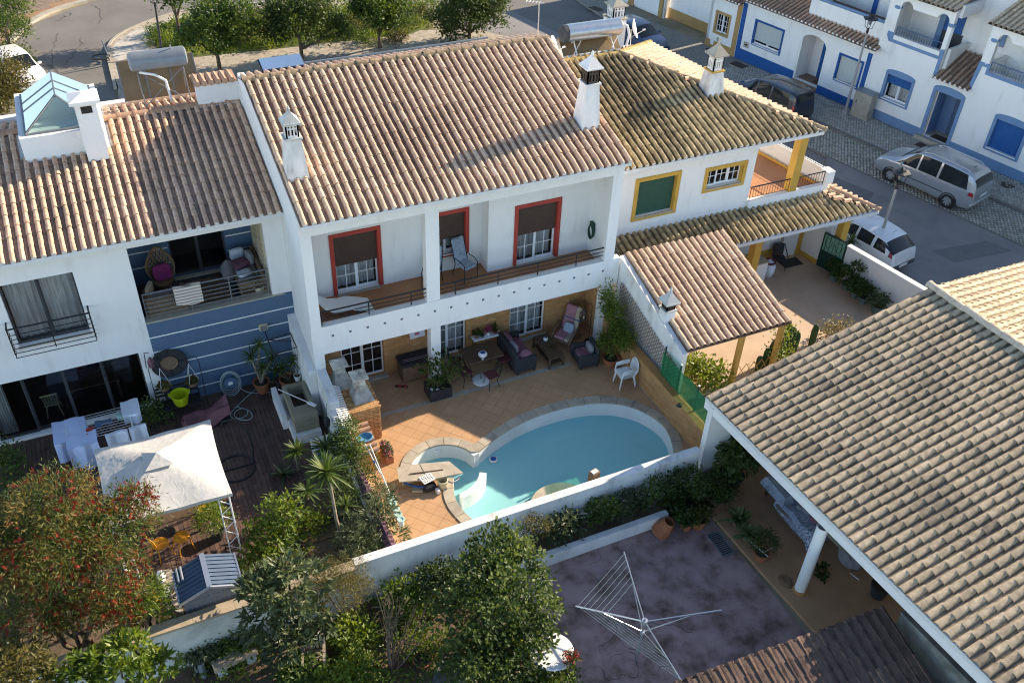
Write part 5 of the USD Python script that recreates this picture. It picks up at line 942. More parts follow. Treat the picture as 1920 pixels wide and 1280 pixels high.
for q in ((W0,Y0),(W1-.06,Y0),(W0,Y1-.06),(W1-.06,Y1-.06)):put(t,'leg',G().box(q[0],q[0]+.06,q[1],q[1]+.06,0,.403),'dark_wood')
p=V(4.1,.18,.452);t=thing('globe_lamp','small white globe lamp with dark top on the coffee table','lamp',p);put(t,'globe',G().lathe([(0,0),(.06,.01),(.085,.07),(.06,.13),(0,.15)],p,16),'white_plastic',smooth=True);put(t,'cap',G().lathe([(0,.155),(.05,.14)],p,12),'blue_wall')
p=V(4.16,-.2,.456);t=thing('leaf_ornament','pale yellow strappy plant ornament on the coffee table','ornament',p)
for b in blade_leaves(12,p,.2,.018,.3,.5,31):put(t,'leaf',b,'leaf_olive')
t=thing('recliner','wicker recliner with high back beside the lantern stand','armchair',(4.95,.35,0));a=-.95;R=rotz(a);o=V(4.95,.35,0)
def LR(x,y,z):return o+R@V(x,y,0)+V(0,0,z)
put(t,'seat',G().obox(LR(0,-.1,.30),(.62,.6,.1),a,bev=.02),'rattan_brown')
for s in (-1,1):put(t,'arm',G().path([LR(s*.34,-.42,.0),LR(s*.34,-.40,.34),LR(s*.35,-.2,.52),LR(s*.35,.15,.56),LR(s*.33,.34,.42),LR(s*.31,.5,.0)],.04,8),'rattan_brown',smooth=True)
bk=R@trimesh.transformations.rotation_matrix(-.42,(1,0,0))[:3,:3];put(t,'backrest',G().obox(LR(0,.42,.72),(.6,.06,.95),R=bk,bev=.02),'rattan_brown');put(t,'seat_pad',G().obox(LR(-.08,-.12,.40),(.38,.58,.11),a,bev=.05),'pink_cloth');put(t,'seat_pad',G().obox(LR(.20,-.12,.398),(.18,.58,.105),a,bev=.04),'cream_cloth');put(t,'back_pad',G().obox(LR(-.08,.36,.78),(.38,.1,.95),R=bk,bev=.04),'pink_cloth');put(t,'back_pad',G().obox(LR(.20,.36,.78),(.18,.095,.94),R=bk,bev=.04),'cream_cloth');put(t,'pad_strap',G().obox(LR(.02,.345,.80),(.6,.11,.03),R=bk),'blue_wall')
cushion('grey_pillow','pale grey square pillow on the pink recliner pad',LR(.05,.1,.58),(.36,.34,.12),a,'pale_blue_cloth',1.1)
t=thing('lantern_stand','thin black shepherd hook stand in the porch corner','lantern stand',(5.72,.1,0));p=V(5.72,.1,0);put(t,'pole',G().path([p,p+V(0,0,1.45),p+V(-.04,0,1.58),p+V(-.16,0,1.64),p+V(-.28,0,1.56),p+V(-.30,0,1.44)],.010,6),'black_metal',smooth=True);put(t,'foot',G().lathe([(0,.02),(.14,.015),(.14,0)],p,12),'black_metal')
q=p+V(-.30,0,1.02);t=thing('lantern','rusty square lantern hanging on the hook stand in the porch','lantern',q);g=G();g.box(q[0]-.1,q[0]+.1,q[1]-.1,q[1]+.1,q[2],q[2]+.03)
for s in (-1,1):
 for u in (-1,1):g.box(q[0]+s*.09-.01,q[0]+s*.09+.01,q[1]+u*.09-.01,q[1]+u*.09+.01,q[2]+.03,q[2]+.28)
put(t,'frame',g,'iron');put(t,'roof',G().lathe([(.14,.28),(.05,.36),(.015,.42)],q,4),'iron');put(t,'candle',G().lathe([(0,.03),(.04,.03),(.04,.16),(0,.16)],q,10),'cream_cloth')
t=thing('rattan_armchair','dark rattan armchair with grey cushions facing the sofa','armchair',(5.1,-.85,0));a=-.1;o=V(5.08,-.82,0);R=rotz(a)
put(t,'seat',G().obox(LR(0,0,.24),(.64,.62,.28),a,bev=.03),'rattan_dark');put(t,'backrest',G().obox(LR(.30,0,.42),(.14,.72,.66),a,bev=.04),'rattan_dark')
for s in (-1,1):put(t,'armrest',G().obox(LR(-.02,s*.34,.33),(.70,.13,.50),a,bev=.04),'rattan_dark')
for sx in (-.28,.3):
 for sy in (-.32,.32):put(t,'foot',G().obox(LR(sx,sy,.05),(.05,.05,.1),a),'black_metal')
cushion('chair_cushion','mauve grey seat cushion of the dark rattan armchair',LR(-.06,0,.42),(.52,.5,.13),a,'mauve_cloth');cushion('chair_cushion','grey back cushion leaning in the dark rattan armchair',LR(.14,.02,.56),(.16,.46,.34),a,'grey_cloth')
t=thing('console_table','narrow white topped console table with pots against the tiled wall','console table',(2.25,.85,0));put(t,'top',G().obox((2.24,.82,.74),(1.0,.3,.04),0,bev=.01),'white_trim')
for x in (1.80,2.68):
 for y in (.70,.94):put(t,'leg',G().path([(x,y,0),(x+.02,y,.35),(x,y,.72)],.014,6),'black_metal',smooth=True)
put(t,'cross_bar',G().tube((1.8,.82,.15),(2.68,.82,.15),.012),'black_metal')
for k,(x,r_,h,m,leaf,lab) in enumerate(((1.9,.09,.15,'rattan_brown','leaf_dark','brown pot at the left end of the console table'),(2.08,.08,.10,'black_pot',None,'dark bowl second from the left on the console table'),(2.30,.08,.12,'white_plastic','flower_pink','white pot with purple flowers in the middle of the console table'),(2.55,.1,.14,'maroon','leaf_dark','maroon pot with dark leaves at the right end of the console table'))):
 t=flowerpot('console_pot',lab,(x,.82,.76),r_,h,m,group='pots on the console table',soil=False)
 if leaf:put(t,'plant',foliage([((x,.82,.76+h+.06),(.12,.1,.09))],130,.08,.02,40+k,clump=8,cs=.03),leaf,kind='stuff')
p=V(2.28,.95,.0);t=flowerpot('floor_pot','shallow grey pot with grass under the console table',p,.18,.16,'kerb_stone')
t=thing('dining_table','brown rectangular garden dining table under the balcony','table',(1.75,.12,0));put(t,'top',G().obox((1.75,.12,.72),(1.25,.85,.04),.02,bev=.012),'dark_wood')
for sx in (-.55,.55):
 for sy in (-.35,.35):put(t,'leg',G().path([V(1.75+sx*.75,.12+sy*.7,0),V(1.75+sx*.9,.12+sy*.9,.4),V(1.75+sx,.12+sy,.7)],.018,6),'black_metal',smooth=True)
t=thing('parasol_base','round white parasol base on the floor in front of the dining table','parasol base',(1.58,-.42,0));put(t,'disc',G().lathe([(0,.07),(.08,.07),(.26,.05),(.29,.02),(.29,0)],(1.55,-.38,0),24),'white_trim',smooth=40);put(t,'socket',G().lathe([(.035,.07),(.035,.35),(.028,.36)],(1.55,-.38,0),12),'grey_metal',smooth=40)
p=V(1.66,-.22,.74);t=thing('solar_lamp','white round solar lamp with blue top on the dining table edge','lamp',p);put(t,'base',G().lathe([(0,0),(.05,0),(.03,.03),(.025,.10)],p,12),'alu');put(t,'globe',G().lathe([(.02,.10),(.12,.13),(.15,.19),(.12,.25),(.08,.265)],p,20),'white_plastic',smooth=True);put(t,'panel',G().lathe([(0,.275),(.09,.262)],p,16),'blue_plastic')
def bistro(lab,x,y,a):
 t=thing('bistro_chair',lab,'chair',(x,y,0),a,'wrought iron chairs around the dining table');R=rotz(a);o=V(x,y,0);L_=lambda u,v,z:o+R@V(u,v,0)+V(0,0,z)
 put(t,'seat',G().obox(L_(0,0,.46),(.4,.4,.04),a,bev=.015),'maroon')
 for s in (-1,1):
  for e in (-1,1):put(t,'leg',G().path([L_(s*.18,e*.17,.45),L_(s*.14,e*.13,.25),L_(s*.17,e*.18,.1),L_(s*.21,e*.22,0)],.011,6),'black_metal',smooth=True)
 put(t,'backrest',G().path([L_(-.19,.19,.44),L_(-.20,.22,.75),L_(-.12,.25,.92),L_(.12,.25,.92),L_(.20,.22,.75),L_(.19,.19,.44)],.012,6),'black_metal',smooth=True)
 for u in (-.09,0,.09):put(t,'back_bar',G().path([L_(u,.2,.46),L_(u*1.6,.23,.68),L_(u,.25,.9)],.007,5),'black_metal',smooth=True)
bistro('wrought iron chair with maroon seat left of the dining table',1.02,-.28,1.9);bistro('wrought iron chair with maroon seat in front of the parasol base',1.75,-.72,3.3);bistro('wrought iron chair with maroon seat between dining table and sofa',2.45,-.12,-1.5);bistro('wrought iron chair with maroon seat behind the white column',.95,.35,1.2)
p=V(5.78,-1.28,0);t=flowerpot('potted_bush','tall climbing green bush in a terracotta pot in the terrace corner',p,.27,.34,'terracotta','potted plant');B_=[((5.8,-1.2,.8),(.42,.42,.42)),((6.0,-1.35,1.15),(.38,.45,.4)),((5.95,-.75,1.55),(.26,.34,.6)),((5.98,-.35,2.05),(.16,.22,.5))];put(t,'foliage',foliage(B_,3300,.13,.018,77,clump=12,cs=.09,droop=.35),'leaf_bright',kind='stuff');trunk(t,p+V(0,0,.3),[b[0] for b in B_],.02)
t=thing('stacked_chairs','stack of white plastic garden armchairs beside the ochre wall','chair',(5.72,-2.28,0),0,None);a=-1.62;o=V(5.72,-2.28,0);R=rotz(a)
for k in range(3):
 z=k*.055;s_=put(t,'chair',G().obox(LR(0,-.02,.42+z),(.44,.44,.025),a,bev=.01),'white_plastic')
 for sx in (-1,1):
  put(s_,'leg',G().path([LR(sx*.2,-.2,.42+z),LR(sx*.23,-.26,z)],[.028,.022],6),'white_plastic',smooth=True);put(s_,'leg',G().path([LR(sx*.19,.2,.42+z),LR(sx*.23,.3,z)],[.028,.022],6),'white_plastic',smooth=True)
  put(s_,'arm',G().path([LR(sx*.23,-.24,.42+z),LR(sx*.26,-.2,.63+z),LR(sx*.26,.05,.65+z),LR(sx*.22,.25,.68+z)],.024,6),'white_plastic',smooth=True)
 if k==2 or k==0:
  g=G();g.path([LR(.22*math.cos(q),.22+.02*math.sin(q)+(.10 if math.sin(q)>0 else .0),.45+z+.42*max(0,math.sin(q))**.7) for q in np.linspace(0,math.pi,13)],.024,6);put(s_,'back_frame',g,'white_plastic',smooth=True)
  for u in np.linspace(-.15,.15,6):put(s_,'back_slat',G().bar(LR(u*.8,.22,.44+z),LR(u,.32,.44+z+.41*math.sqrt(max(0,1-(u/.23)**2))),.028,.012,up=R@V(0,1,0)),'white_plastic')
t=thing('lattice','brown diagonal wooden lattice panel on the white side wall','lattice',(6.53,-1.9,1));mat('lattice_wood',(.30,.22,.17),.85,.15,6.);A0,A1=(6.525,-.1),(6.525,-4.0);pl=Polygon([(0.1,1.02),(3.85,1.02),(3.85,1.6),(2.6,1.9),(0.1,2.5)])
for k in range(-30,60):
 for s,dd in ((1,0),(-1,.012)):
  ln=shapely.LineString([(k*.155-4*s,-3),(k*.155+4*s,5)]).intersection(pl)
  if ln.length>.12:
   (u0,z0),(u1,z1)=ln.coords[0],ln.coords[-1];put(t,'lath',G().bar((A0[0]-.01-dd,A0[1]-u0,z0),(A0[0]-.01-dd,A0[1]-u1,z1),.028,.010,up=(1,0,0)),'lattice_wood')
usdkit.material(stage,'/World/Looks/green_mesh',{'g':('geometry',{}),'m':('mapping',{'scale':(1,1,1),'rotation':(0.78,0,0)}),'w':('wave_texture',{'scale':9.0,'bands_direction':'y'}),'r':('rgb_ramp',{'ramp':[(.3,(.25,)*3),(.7,(.55,)*3)]}),'t':('transparent_bsdf',{'color':(.35,.8,.5)}),'d':('principled_bsdf',{'base_color':(.012,.13,.05),'roughness':.5}),'k':('mix_closure',{})},[('g.position','m.vector'),('m.vector','w.vector'),('w.fac','r.fac'),('r.color','k.fac'),('d.BSDF','k.closure1'),('t.BSDF','k.closure2')],surface='k.closure')
t=thing('green_mesh_fence','green mesh screen fence with dark posts on top of the ochre wall','fence',(6.3,-4.7,1));fx=6.33
g=G();n=14;ys=np.linspace(-3.25,-6.0,n);v=[(fx+.02*math.sin(k*1.9),y,z) for z in (1.04,1.95) for k,y in enumerate(ys)];g.add([(x,y,z if z<1.5 else z-.1*abs(math.sin(y*1.3))) for x,y,z in v],[[k,k+1,n+k+1,n+k] for k in range(n-1)]);put(t,'mesh',g,'green_mesh')
mat('green_post',(.012,.05,.035),.5,.05,4.)
for y,h in ((-3.3,2.15),(-4.15,2.05),(-5.1,2.0),(-6.0,1.9)):q=put(t,'post',G().tube((fx+.04,y,1.0),(fx+.04,y,h),.03,n=8),'green_post',smooth=40);put(q,'post_cap',G().lathe([(.034,0),(.034,.02),(0,.03)],(fx+.04,y,h),8),'white_plastic')
# ------------------------------------------------------------------ balcony of the white house
t=thing('chaise_longue','curved white chaise longue at the left end of the balcony','lounger',(-2.6,1.1,2.9));x_=[V(-3.1,0,.62),V(-2.95,0,.38),V(-2.72,0,.24),V(-2.45,0,.22),V(-2.2,0,.27),V(-1.95,0,.22),V(-1.55,0,.12)]
v=[]
for p in x_:
 for dy,dz in ((-.34,0),(-.34,.06),(.34,.06),(.34,0)):v.append((p[0],.98+dy-.22*(p[0]+2.4),2.9+p[2]+dz))
put(t,'shell',G().add(v,[[4*k+i,4*k+(i+1)%4,4*k+4+(i+1)%4,4*k+4+i] for k in range(6) for i in range(4)]+[[0,3,2,1],[24,25,26,27]]),'white_trim',smooth=50);put(t,'base',G().obox((-2.45,1.0,3.0),(.9,.4,.2),-.2),'terracotta')
def balc_chair(lab,x,y,a):
 t=thing('padded_chair',lab,'chair',(x,y,2.9),a,'padded chairs on the balcony');R=rotz(a);o=V(x,y,2.9);L_=lambda u,v,z:o+R@V(u,v,0)+V(0,0,z);bk=R@trimesh.transformations.rotation_matrix(-.28,(1,0,0))[:3,:3]
 put(t,'seat_pad',G().obox(L_(0,-.02,.44),(.46,.5,.09),a,bev=.035),'pale_blue_cloth');put(t,'back_pad',G().obox(L_(0,.34,.82),(.46,.09,.8),R=bk,bev=.035),'pale_blue_cloth')
 for s in (-1,1):
  put(t,'leg',G().path([L_(s*.26,-.26,0),L_(s*.26,-.24,.58),L_(s*.26,-.1,.65),L_(s*.26,.26,.64)],.014,6),'black_metal',smooth=True);put(t,'leg',G().path([L_(s*.25,.36,0),L_(s*.25,.22,.42),L_(s*.25,.42,1.1)],.014,6),'black_metal',smooth=True)
balc_chair('grey patterned padded chair in full view under the red window',1.72,1.35,.3);balc_chair('grey patterned padded chair half hidden behind the balcony column',.55,1.25,-.6)
p=V(5.99,1.0,3.85);t=thing('garden_hose','coiled dark green garden hose on the balcony side wall','garden hose',p)
for k in range(5):put(t,'coil',G().path([p+V(-.04-.015*k,.17*math.cos(q)*(1-.05*k),.28*math.sin(q)*(1-.03*k)-.02*k) for q in np.linspace(0,6.28,24)],.014,6),'green_post',smooth=True)
put(t,'hook',G().box(5.90,5.99,.9,1.1,4.0,4.12),'green_post')
# ------------------------------------------------------------------ the neighbour's deck on the left
mat('deck_board',(.10,.06,.05),.7,.18,3.,.5,40,toned=[(0,(.075,.047,.04)),(.5,(.115,.07,.056)),(1,(.155,.095,.07))])
DK=thing('deck','dark brown board deck in front of the blue striped house','deck',(-9,-1.2,0));put(DK,'joists',G().box(-16,-3.60,-4.7,2.19,-.2,-.022),'black_pot')
r=np.random.default_rng(12);L=[];bw=.125
for i in range(99):
 x=-3.62-i*bw;y=2.18;off=r.uniform(0,2.2)
 cuts=[2.18]+[q for q in np.arange(2.18-off,-4.7,-2.3)]+[-4.7]
 for a,b in zip(cuts[:-1],cuts[1:]):
  if a-b>.05:L.append((x,a,b,r.beta(2,2)))
L.sort(key=lambda q:(abs(q[0]+6.8)+(4 if q[2]>0 else 0)));rest=G()
for n,(x,a,b,t) in enumerate(L):
 g_=(G() if n<300 else rest);g_.box(x-bw+.005,x-.005,b+.004,a-.004,-.021,r.uniform(-.001,.002),t)
 if n<300:put(DK,'board',g_,'deck_board')
if rest:put(DK,'board',rest,'deck_board',kind='stuff')
GZ=thing('gazebo','white canopy gazebo with pyramid top on lattice posts over the deck','gazebo',(-8.25,-3.1,0));
usdkit.material(stage,'/World/Looks/canvas',{'g':('geometry',{}),'n':('noise_texture',{'scale':3.5,'detail':3.0,'distortion':1.0}),'b':('bump',{'strength':.35,'distance':.05}),'p':('principled_bsdf',{'base_color':(.60,.59,.56),'roughness':.85}),'t':('translucent_bsdf',{'color':(.8,.78,.7)}),'m':('mix_closure',{'fac':.12})},[('g.position','n.vector'),('n.fac','b.height'),('b.normal','p.normal'),('p.BSDF','m.closure1'),('t.BSDF','m.closure2')],surface='m.closure')
gx0,gx1,gy0,gy1,gz,ga=-9.70,-6.82,-4.58,-1.78,2.55,3.12;cx,cy=(gx0+gx1)/2,(gy0+gy1)/2;n=15;us=np.linspace(-1,1,n);v=[];r=np.random.default_rng(3)
for b in us:
 for a in us:
  m=max(abs(a),abs(b));h=ga-(ga-gz)*m**.92-.07*(1-abs(abs(a)-abs(b)))*0-.05*math.sin(m*math.pi)*(1-(min(abs(a),abs(b))/max(m,1e-6))**2);e=1-.035*(1-min(abs(a),abs(b))**2)*(m>.99);v.append((cx+a*(gx1-gx0)/2*e,cy+b*(gy1-gy0)/2*e,h+.02*math.sin(7*a+3*b)*math.sin(5*b-2*a)*m))
f=[[j*n+i,j*n+i+1,(j+1)*n+i+1,(j+1)*n+i] for j in range(n-1) for i in range(n-1)];put(GZ,'canopy',G().add(v,f),'canvas',smooth=True)
bd=[j for j in range(n)]+[j*n+n-1 for j in range(1,n)]+[(n-1)*n+j for j in range(n-2,-1,-1)]+[j*n for j in range(n-2,0,-1)];va=np.array(v)[bd];m=len(bd);put(GZ,'valance',G().add(np.vstack([va,va-V(0,0,.10)]),[[k,(k+1)%m,m+(k+1)%m,m+k] for k in range(m)]),'canvas')
w=.34;put(GZ,'vent_cap',G().add([(cx-w,cy-w,ga-.12),(cx+w,cy-w,ga-.12),(cx+w,cy+w,ga-.12),(cx-w,cy+w,ga-.12),(cx,cy,ga+.07)],[[0,1,4],[1,2,4],[2,3,4],[3,0,4]]),'canvas')
for sx,sy in ((0,0),(1,0),(1,1),(0,1)):
 x,y=(gx0+.08,gx1-.08)[sx],(gy0+.08,gy1-.08)[sy];dx,dy=(1,-1)[sx],(1,-1)[sy];g=G()
 for q in ((0,0),(.26*dx,0),(0,.26*dy)):g.tube((x+q[0],y+q[1],0),(x+q[0],y+q[1],2.45),.018,n=6)
 for k in range(8):
  for ax in ((.26*dx,0),(0,.26*dy)):z=.15+k*.28;a_,b_=(x,y,z),(x+ax[0],y+ax[1],z+.24);g.tube(a_ if k%2 else (x+ax[0],y+ax[1],z),b_ if k%2 else (x,y,z+.24),.011,n=5)
 put(GZ,'lattice_post',g,'white_trim')
LR_=thing('drying_rack','white folding laundry rack with small clothes beside the gazebo','drying rack',(-9.6,1.0,0));o=V(-9.65,1.0,0)
for sx in (-.85,.85):put(LR_,'leg',G().path([o+V(sx,-.55,0),o+V(sx,0,.9),o+V(sx,.55,0)],.014,6),'white_plastic');put(LR_,'side_bar',G().tube(o+V(sx,-.55,.95),o+V(sx,.55,.95),.012),'white_plastic')
for k in range(10):put(LR_,'line',G().tube(o+V(-1.1,-.5+k*.11,.95),o+V(1.1,-.5+k*.11,.95),.006,n=5),'white_plastic')
def drape(name,lab,xs,y0,y1,z,drop0,drop1,m,seed,cat='sheet',group=None,wav=.06):
 t=thing(name,lab,cat,(sum(xs)/2,(y0+y1)/2,z),0,group);r=np.random.default_rng(seed);n=14;us=np.linspace(xs[0],xs[1],n);prof=[(y0-.05,z-drop0),(y0-.04,z-drop0*.5),(y0-.02,z-.06),(y0,z),(y0+(y1-y0)*.5,z-.02),(y1,z),(y1+.02,z-.06),(y1+.04,z-drop1*.5),(y1+.05,z-drop1)];v=[]
 ph=r.uniform(0,6)
 for k,(y,zz) in enumerate(prof):
  fl=abs(k-4)/4
  for u in us:v.append((u+.02*math.sin(u*9+ph)*fl,y+wav*fl**2*math.sin(u*13+ph)*(1 if k>4 else -1),zz+.05*math.sin(u*6+ph)*(fl>.9)-.02*math.sin(u*11+k)*(fl<.3)))
 put(t,'cloth',G().add(v,[[k*n+i,k*n+i+1,(k+1)*n+i+1,(k+1)*n+i] for k in range(8) for i in range(n-1)]),m,smooth=True);return t
mat('sheet_blue',(.50,.58,.80),.9,.04,3.)
drape('bed_sheet','large bluish white sheet hanging over the left end of the laundry rack',(-10.85,-10.0),.62,1.5,.98,.75,.6,'sheet_blue',1);drape('bed_sheet','bluish white sheet falling over the front of the laundry rack',(-10.55,-9.75),.25,.75,1.0,.85,.3,'sheet_blue',2);drape('towel','white towel folded over the far right end of the laundry rack',(-9.0,-8.5),1.0,1.6,1.05,.3,.5,'white_cloth',3,'towel');drape('shirt','pale shirt hanging at the front of the laundry rack',(-9.55,-8.95),.45,.52,.96,.62,.5,'white_cloth',4,'shirt');drape('shirt','white shirt hanging on the front right line of the laundry rack',(-8.9,-8.45),.5,.56,.95,.6,.3,'white_cloth',6,'shirt')
drape('small_cloth','small red and dark cloth on the laundry rack',(-10.0,-9.82),.66,.9,.99,.12,.1,'red_trim',5,'cloth');drape('small_cloth','little green cloth on the laundry rack lines',(-9.15,-8.98),1.0,1.2,.985,.06,.05,'mint',7,'cloth');drape('small_cloth','dark blue underclothes on the laundry rack lines',(-9.75,-9.3),.95,1.1,.985,.1,.1,'blue_wall',8,'cloth')
def hook_basket(lab,x,y,side,seed):
 t=thing('basket_stand',lab,'plant stand',(x,y,0));p=V(x,y,0);s=side;put(t,'pole',G().path([p,p+V(0,0,1.75),p+V(s*.05,0,1.92),p+V(s*.18,-.02,2.0),p+V(s*.30,-.04,1.92),p+V(s*.30,-.05,1.8)],.012,6),'black_metal',smooth=True);c=p+V(s*.30,-.05,1.05)
 b=put(t,'basket',G().lathe([(0,-.12),(.13,-.09),(.19,.05),(.20,.08),(.17,.07)],c,16),'rattan_brown',smooth=40);put(b,'plant',foliage([(c+V(0,0,.08),(.15,.15,.07))],160,.07,.025,seed,clump=8,cs=.03),'leaf_olive',kind='stuff')
 g=G()
 for q in range(3):g.tube(c+V(.19*math.cos(q*2.1),.19*math.sin(q*2.1),.08),c+V(0,0,.72),.006,n=5)
 put(b,'chain',g,'white_plastic')
hook_basket('hanging basket on a black hook stand beside the glass wall',-8.02,1.85,1,3);hook_basket('hanging basket on a black hook stand before the striped wall',-6.62,1.75,-1,4)
p=V(-7.9,1.9,1.95);t=thing('wall_lantern','ornate pinkish lantern on a bracket at the corner of the glass wall','lantern',p);put(t,'cage',G().lathe([(.02,-.2),(.09,-.12),(.10,.08),(.03,.2)],p,8),'mauve_cloth');put(t,'bracket',G().path([p+V(0,.1,.3),p+V(-.12,.2,.26),p+V(-.16,.22,-.3)],.012,6),'black_metal')
p=V(-7.42,2.17,1.62);t=thing('round_ornament','large round dark wire ornament on the blue striped wall','wall ornament',p)
put(t,'disc',G().lathe([(.24,.02),(.50,.05),(.50,.04),(.24,.01)],p,32,axis=(0,-1,0)),'rattan_dark',smooth=40);put(t,'hub',G().lathe([(0,.045),(.22,.035),(.25,.06),(.25,.0)],p,24,axis=(0,-1,0)),'rattan_brown')
for k in range(8):a=k*math.pi/4;put(t,'spoke',G().tube(p+V(.25*math.cos(a),-.055,.25*math.sin(a)),p+V(.5*math.cos(a),-.06,.5*math.sin(a)),.012,n=5),'black_metal')
put(t,'rim',G().path([p+V(.5*math.cos(a),-.05,.5*math.sin(a)) for a in np.linspace(0,6.283,33)],.018,6),'black_metal',smooth=True)
t=thing('black_bench','black metal garden bench against the blue striped wall','bench',(-7.4,1.75,0));
for k in range(5):put(t,'seat_slat',G().box(-8.0,-6.82,1.45+k*.095,1.53+k*.095,.42,.44),'black_metal')
for k in range(3):put(t,'back_slat',G().box(-8.0,-6.82,1.97,1.99,.55+k*.14,.62+k*.14),'black_metal')
for x in (-8.02,-6.8):put(t,'side_frame',G().path([(x,1.45,0),(x,1.45,.62),(x,1.9,.64),(x,1.98,.42),(x,2.0,.95),(x,2.0,0)],.018,6),'black_metal')
p=V(-7.36,1.62,.442);t=thing('bucket','bright yellow green flexible bucket standing on the black bench','bucket',p);mat('lime',(.48,.56,.01),.5,.05,4.);put(t,'tub',G().lathe([(0,0),(.19,0),(.27,.36),(.285,.37),(.26,.37),(.18,.02)],p,24),'lime',smooth=40)
for s in (-1,1):put(t,'handle',G().path([p+V(s*.27,-.08,.36),p+V(s*.30,-.05,.43),p+V(s*.30,.05,.43),p+V(s*.27,.08,.36)],.014,6),'lime',smooth=True)
p=V(-6.75,1.0,0);t=thing('covered_lounger','low lounger with crumpled dull pink cover on the deck','lounger',p);mat('dull_pink',(.20,.085,.10),.95,.15,4.,.5,20)
n=16;v=[]
for j in range(10):
 for i in range(n):a,b=i/(n-1),j/9;v.append((p[0]-.75+1.4*a,p[1]-.35+.75*b,.25+.5*max(0,a-.55)*1.6+.04*math.sin(9*a+5*b)+.03*math.sin(17*b+4*a)-.22*(b<.05 or b>.95 or a<.03)))
put(t,'cover',G().add(v,[[j*n+i,j*n+i+1,(j+1)*n+i+1,(j+1)*n+i] for j in range(9) for i in range(n-1)]),'dull_pink',smooth=True);put(t,'frame',G().box(p[0]-.7,p[0]+.6,p[1]-.3,p[1]+.35,.06,.16),'black_metal')
t=thing('hose_reel','blue grey hose reel with pale looped hose at the striped wall','garden hose',(-5.9,2.0,.5));p=V(-5.85,2.02,.55);put(t,'reel',G().lathe([(0,.0),(.2,0),(.2,.03),(.1,.05),(.1,.14),(.2,.16),(.2,.19),(0,.19)],p,20,axis=(0,-1,0)),'blue_wall',smooth=40);mat('hose_grey',(.34,.42,.42),.5,.05,4.);put(t,'hub',G().obox(p+V(0,-.2,0),(.14,.03,.12),bev=.01),'white_plastic')
for k in range(4):put(t,'loop',G().path([p+V((.22+.03*k)*math.cos(a),-.1-.03*k,(.34+.05*k)*math.sin(a)-.02) for a in np.linspace(0,6.283,26)],.012,6),'hose_grey',smooth=True)
cs_=CubicSpline(np.arange(15),np.array([(-5.6,1.9,.4),(-5.3,1.75,.03),(-4.7,1.6,.02),(-4.45,1.85,.02),(-4.7,2.05,.02),(-5.3,1.75,.03),(-5.8,1.35,.03),(-6.1,1.0,.02),(-5.9,.75,.02),(-5.6,.9,.03),(-5.75,1.15,.04),(-6.0,.9,.05),(-5.7,.6,.02),(-5.5,.8,.03),(-5.9,1.3,.04)]));put(t,'hose',G().path(cs_(np.linspace(0,14,130)),.013,6),'hose_grey',smooth=True)
t=thing('stone_planter','square pale stone block tub on a white base beside the dividing wall','planter',(-4.2,0,0));mat('stone_block',(.30,.27,.19),.9,.12,3.,.6,30)
x0,x1,y0,y1=-4.52,-3.83,-.86,.68;put(t,'base',G().box(-4.62,-3.82,-1.0,1.0,0,.34),'white_worn');put(t,'base_ledge',G().box(-4.78,-4.63,-.2,1.15,0,.55),'white_trim')
g=G();g.prism(sbox(x0,y0,x1,y1).difference(sbox(x0+.12,y0+.5,x1-.12,y1-.12)),.342,.92);put(t,'tub',g,'stone_block');put(t,'soil',G().box(x0+.121,x1-.121,y0+.501,y1-.121,.342,.55),'soil_pot')
r=np.random.default_rng(1)
for j in range(6):
 for i in range(3):put(t,'stone',G().box(x0+.01+i*.225+(j%2)*.0,x0+.225+i*.225,y0-.012,y0-.001,.36+j*.092,.445+j*.092),'stone_block')
a,b=V(-4.65,.55,.95),V(-3.98,-.42,1.0);t=thing('paddle','white paddle brush with pole lying across the stone tub','brush',a);put(t,'pole',G().tube(a,b,.014),'white_plastic');put(t,'head',G().obox(b+unit(b-a)*.12,(.3,.12,.03),math.atan2((b-a)[1],(b-a)[0]),bev=.014),'white_plastic')
t=thing('white_step','small white rendered step block beside the yuccas','step',(-3.9,-1.9,0));put(t,'block',G().box(-4.25,-3.62,-2.35,-1.35,0,.45),'white_worn')
p=V(-3.42,-2.2,1.25);t=thing('louver_panel','white slatted panel leaning beside the barbecue bricks','panel',(-3.42,-1.6,1.2))
for k in range(24):put(t,'slat',G().bar((-3.46,-.75-k*.065,1.80-k*.018),(-3.12,-.78-k*.065,1.62-k*.018),.035,.012),'white_plastic')
p=V(-3.72,-1.45,1.05);t=thing('dark_lantern','dark lantern hanging on the white dividing wall','lantern',p);put(t,'body',G().lathe([(0,-.18),(.08,-.16),(.10,.05),(.05,.15),(0,.16)],p,12),'black_pot',smooth=40);put(t,'ring',G().path([p+V(0,0,.16),p+V(.03,0,.4),p+V(.06,.1,.6)],.008,5),'black_metal')
p=V(-4.57,2.15,2.12);t=thing('floodlight','square pale wall light on the blue striped wall','lamp',p);put(t,'housing',G().obox(p,(.26,.1,.22),bev=.02),'pale_yellow');put(t,'lens',G().obox(p-V(0,.053,0),(.2,.006,.16)),'grey_metal')
t=thing('wall_bracket','black triangular metal bracket frame on the white dividing wall','bracket',(-3.85,1.8,1.6));q=[V(-4.5,1.95,1.75),V(-3.83,1.95,1.80),V(-3.83,1.2,1.80),V(-4.5,1.2,1.75)]
put(t,'bar',G().tube(V(-4.55,2.1,1.95),V(-4.5,.95,1.5),.02),'black_metal')
for y in (1.95,1.2):put(t,'arm',G().path([V(-4.5,y,1.75),V(-3.83,y,1.82),V(-3.83,y,1.5),V(-4.5,y,1.75)],.015,6),'black_metal')
put(t,'bar',G().tube(V(-3.83,1.95,1.82),V(-3.83,1.2,1.82),.015),'black_metal')
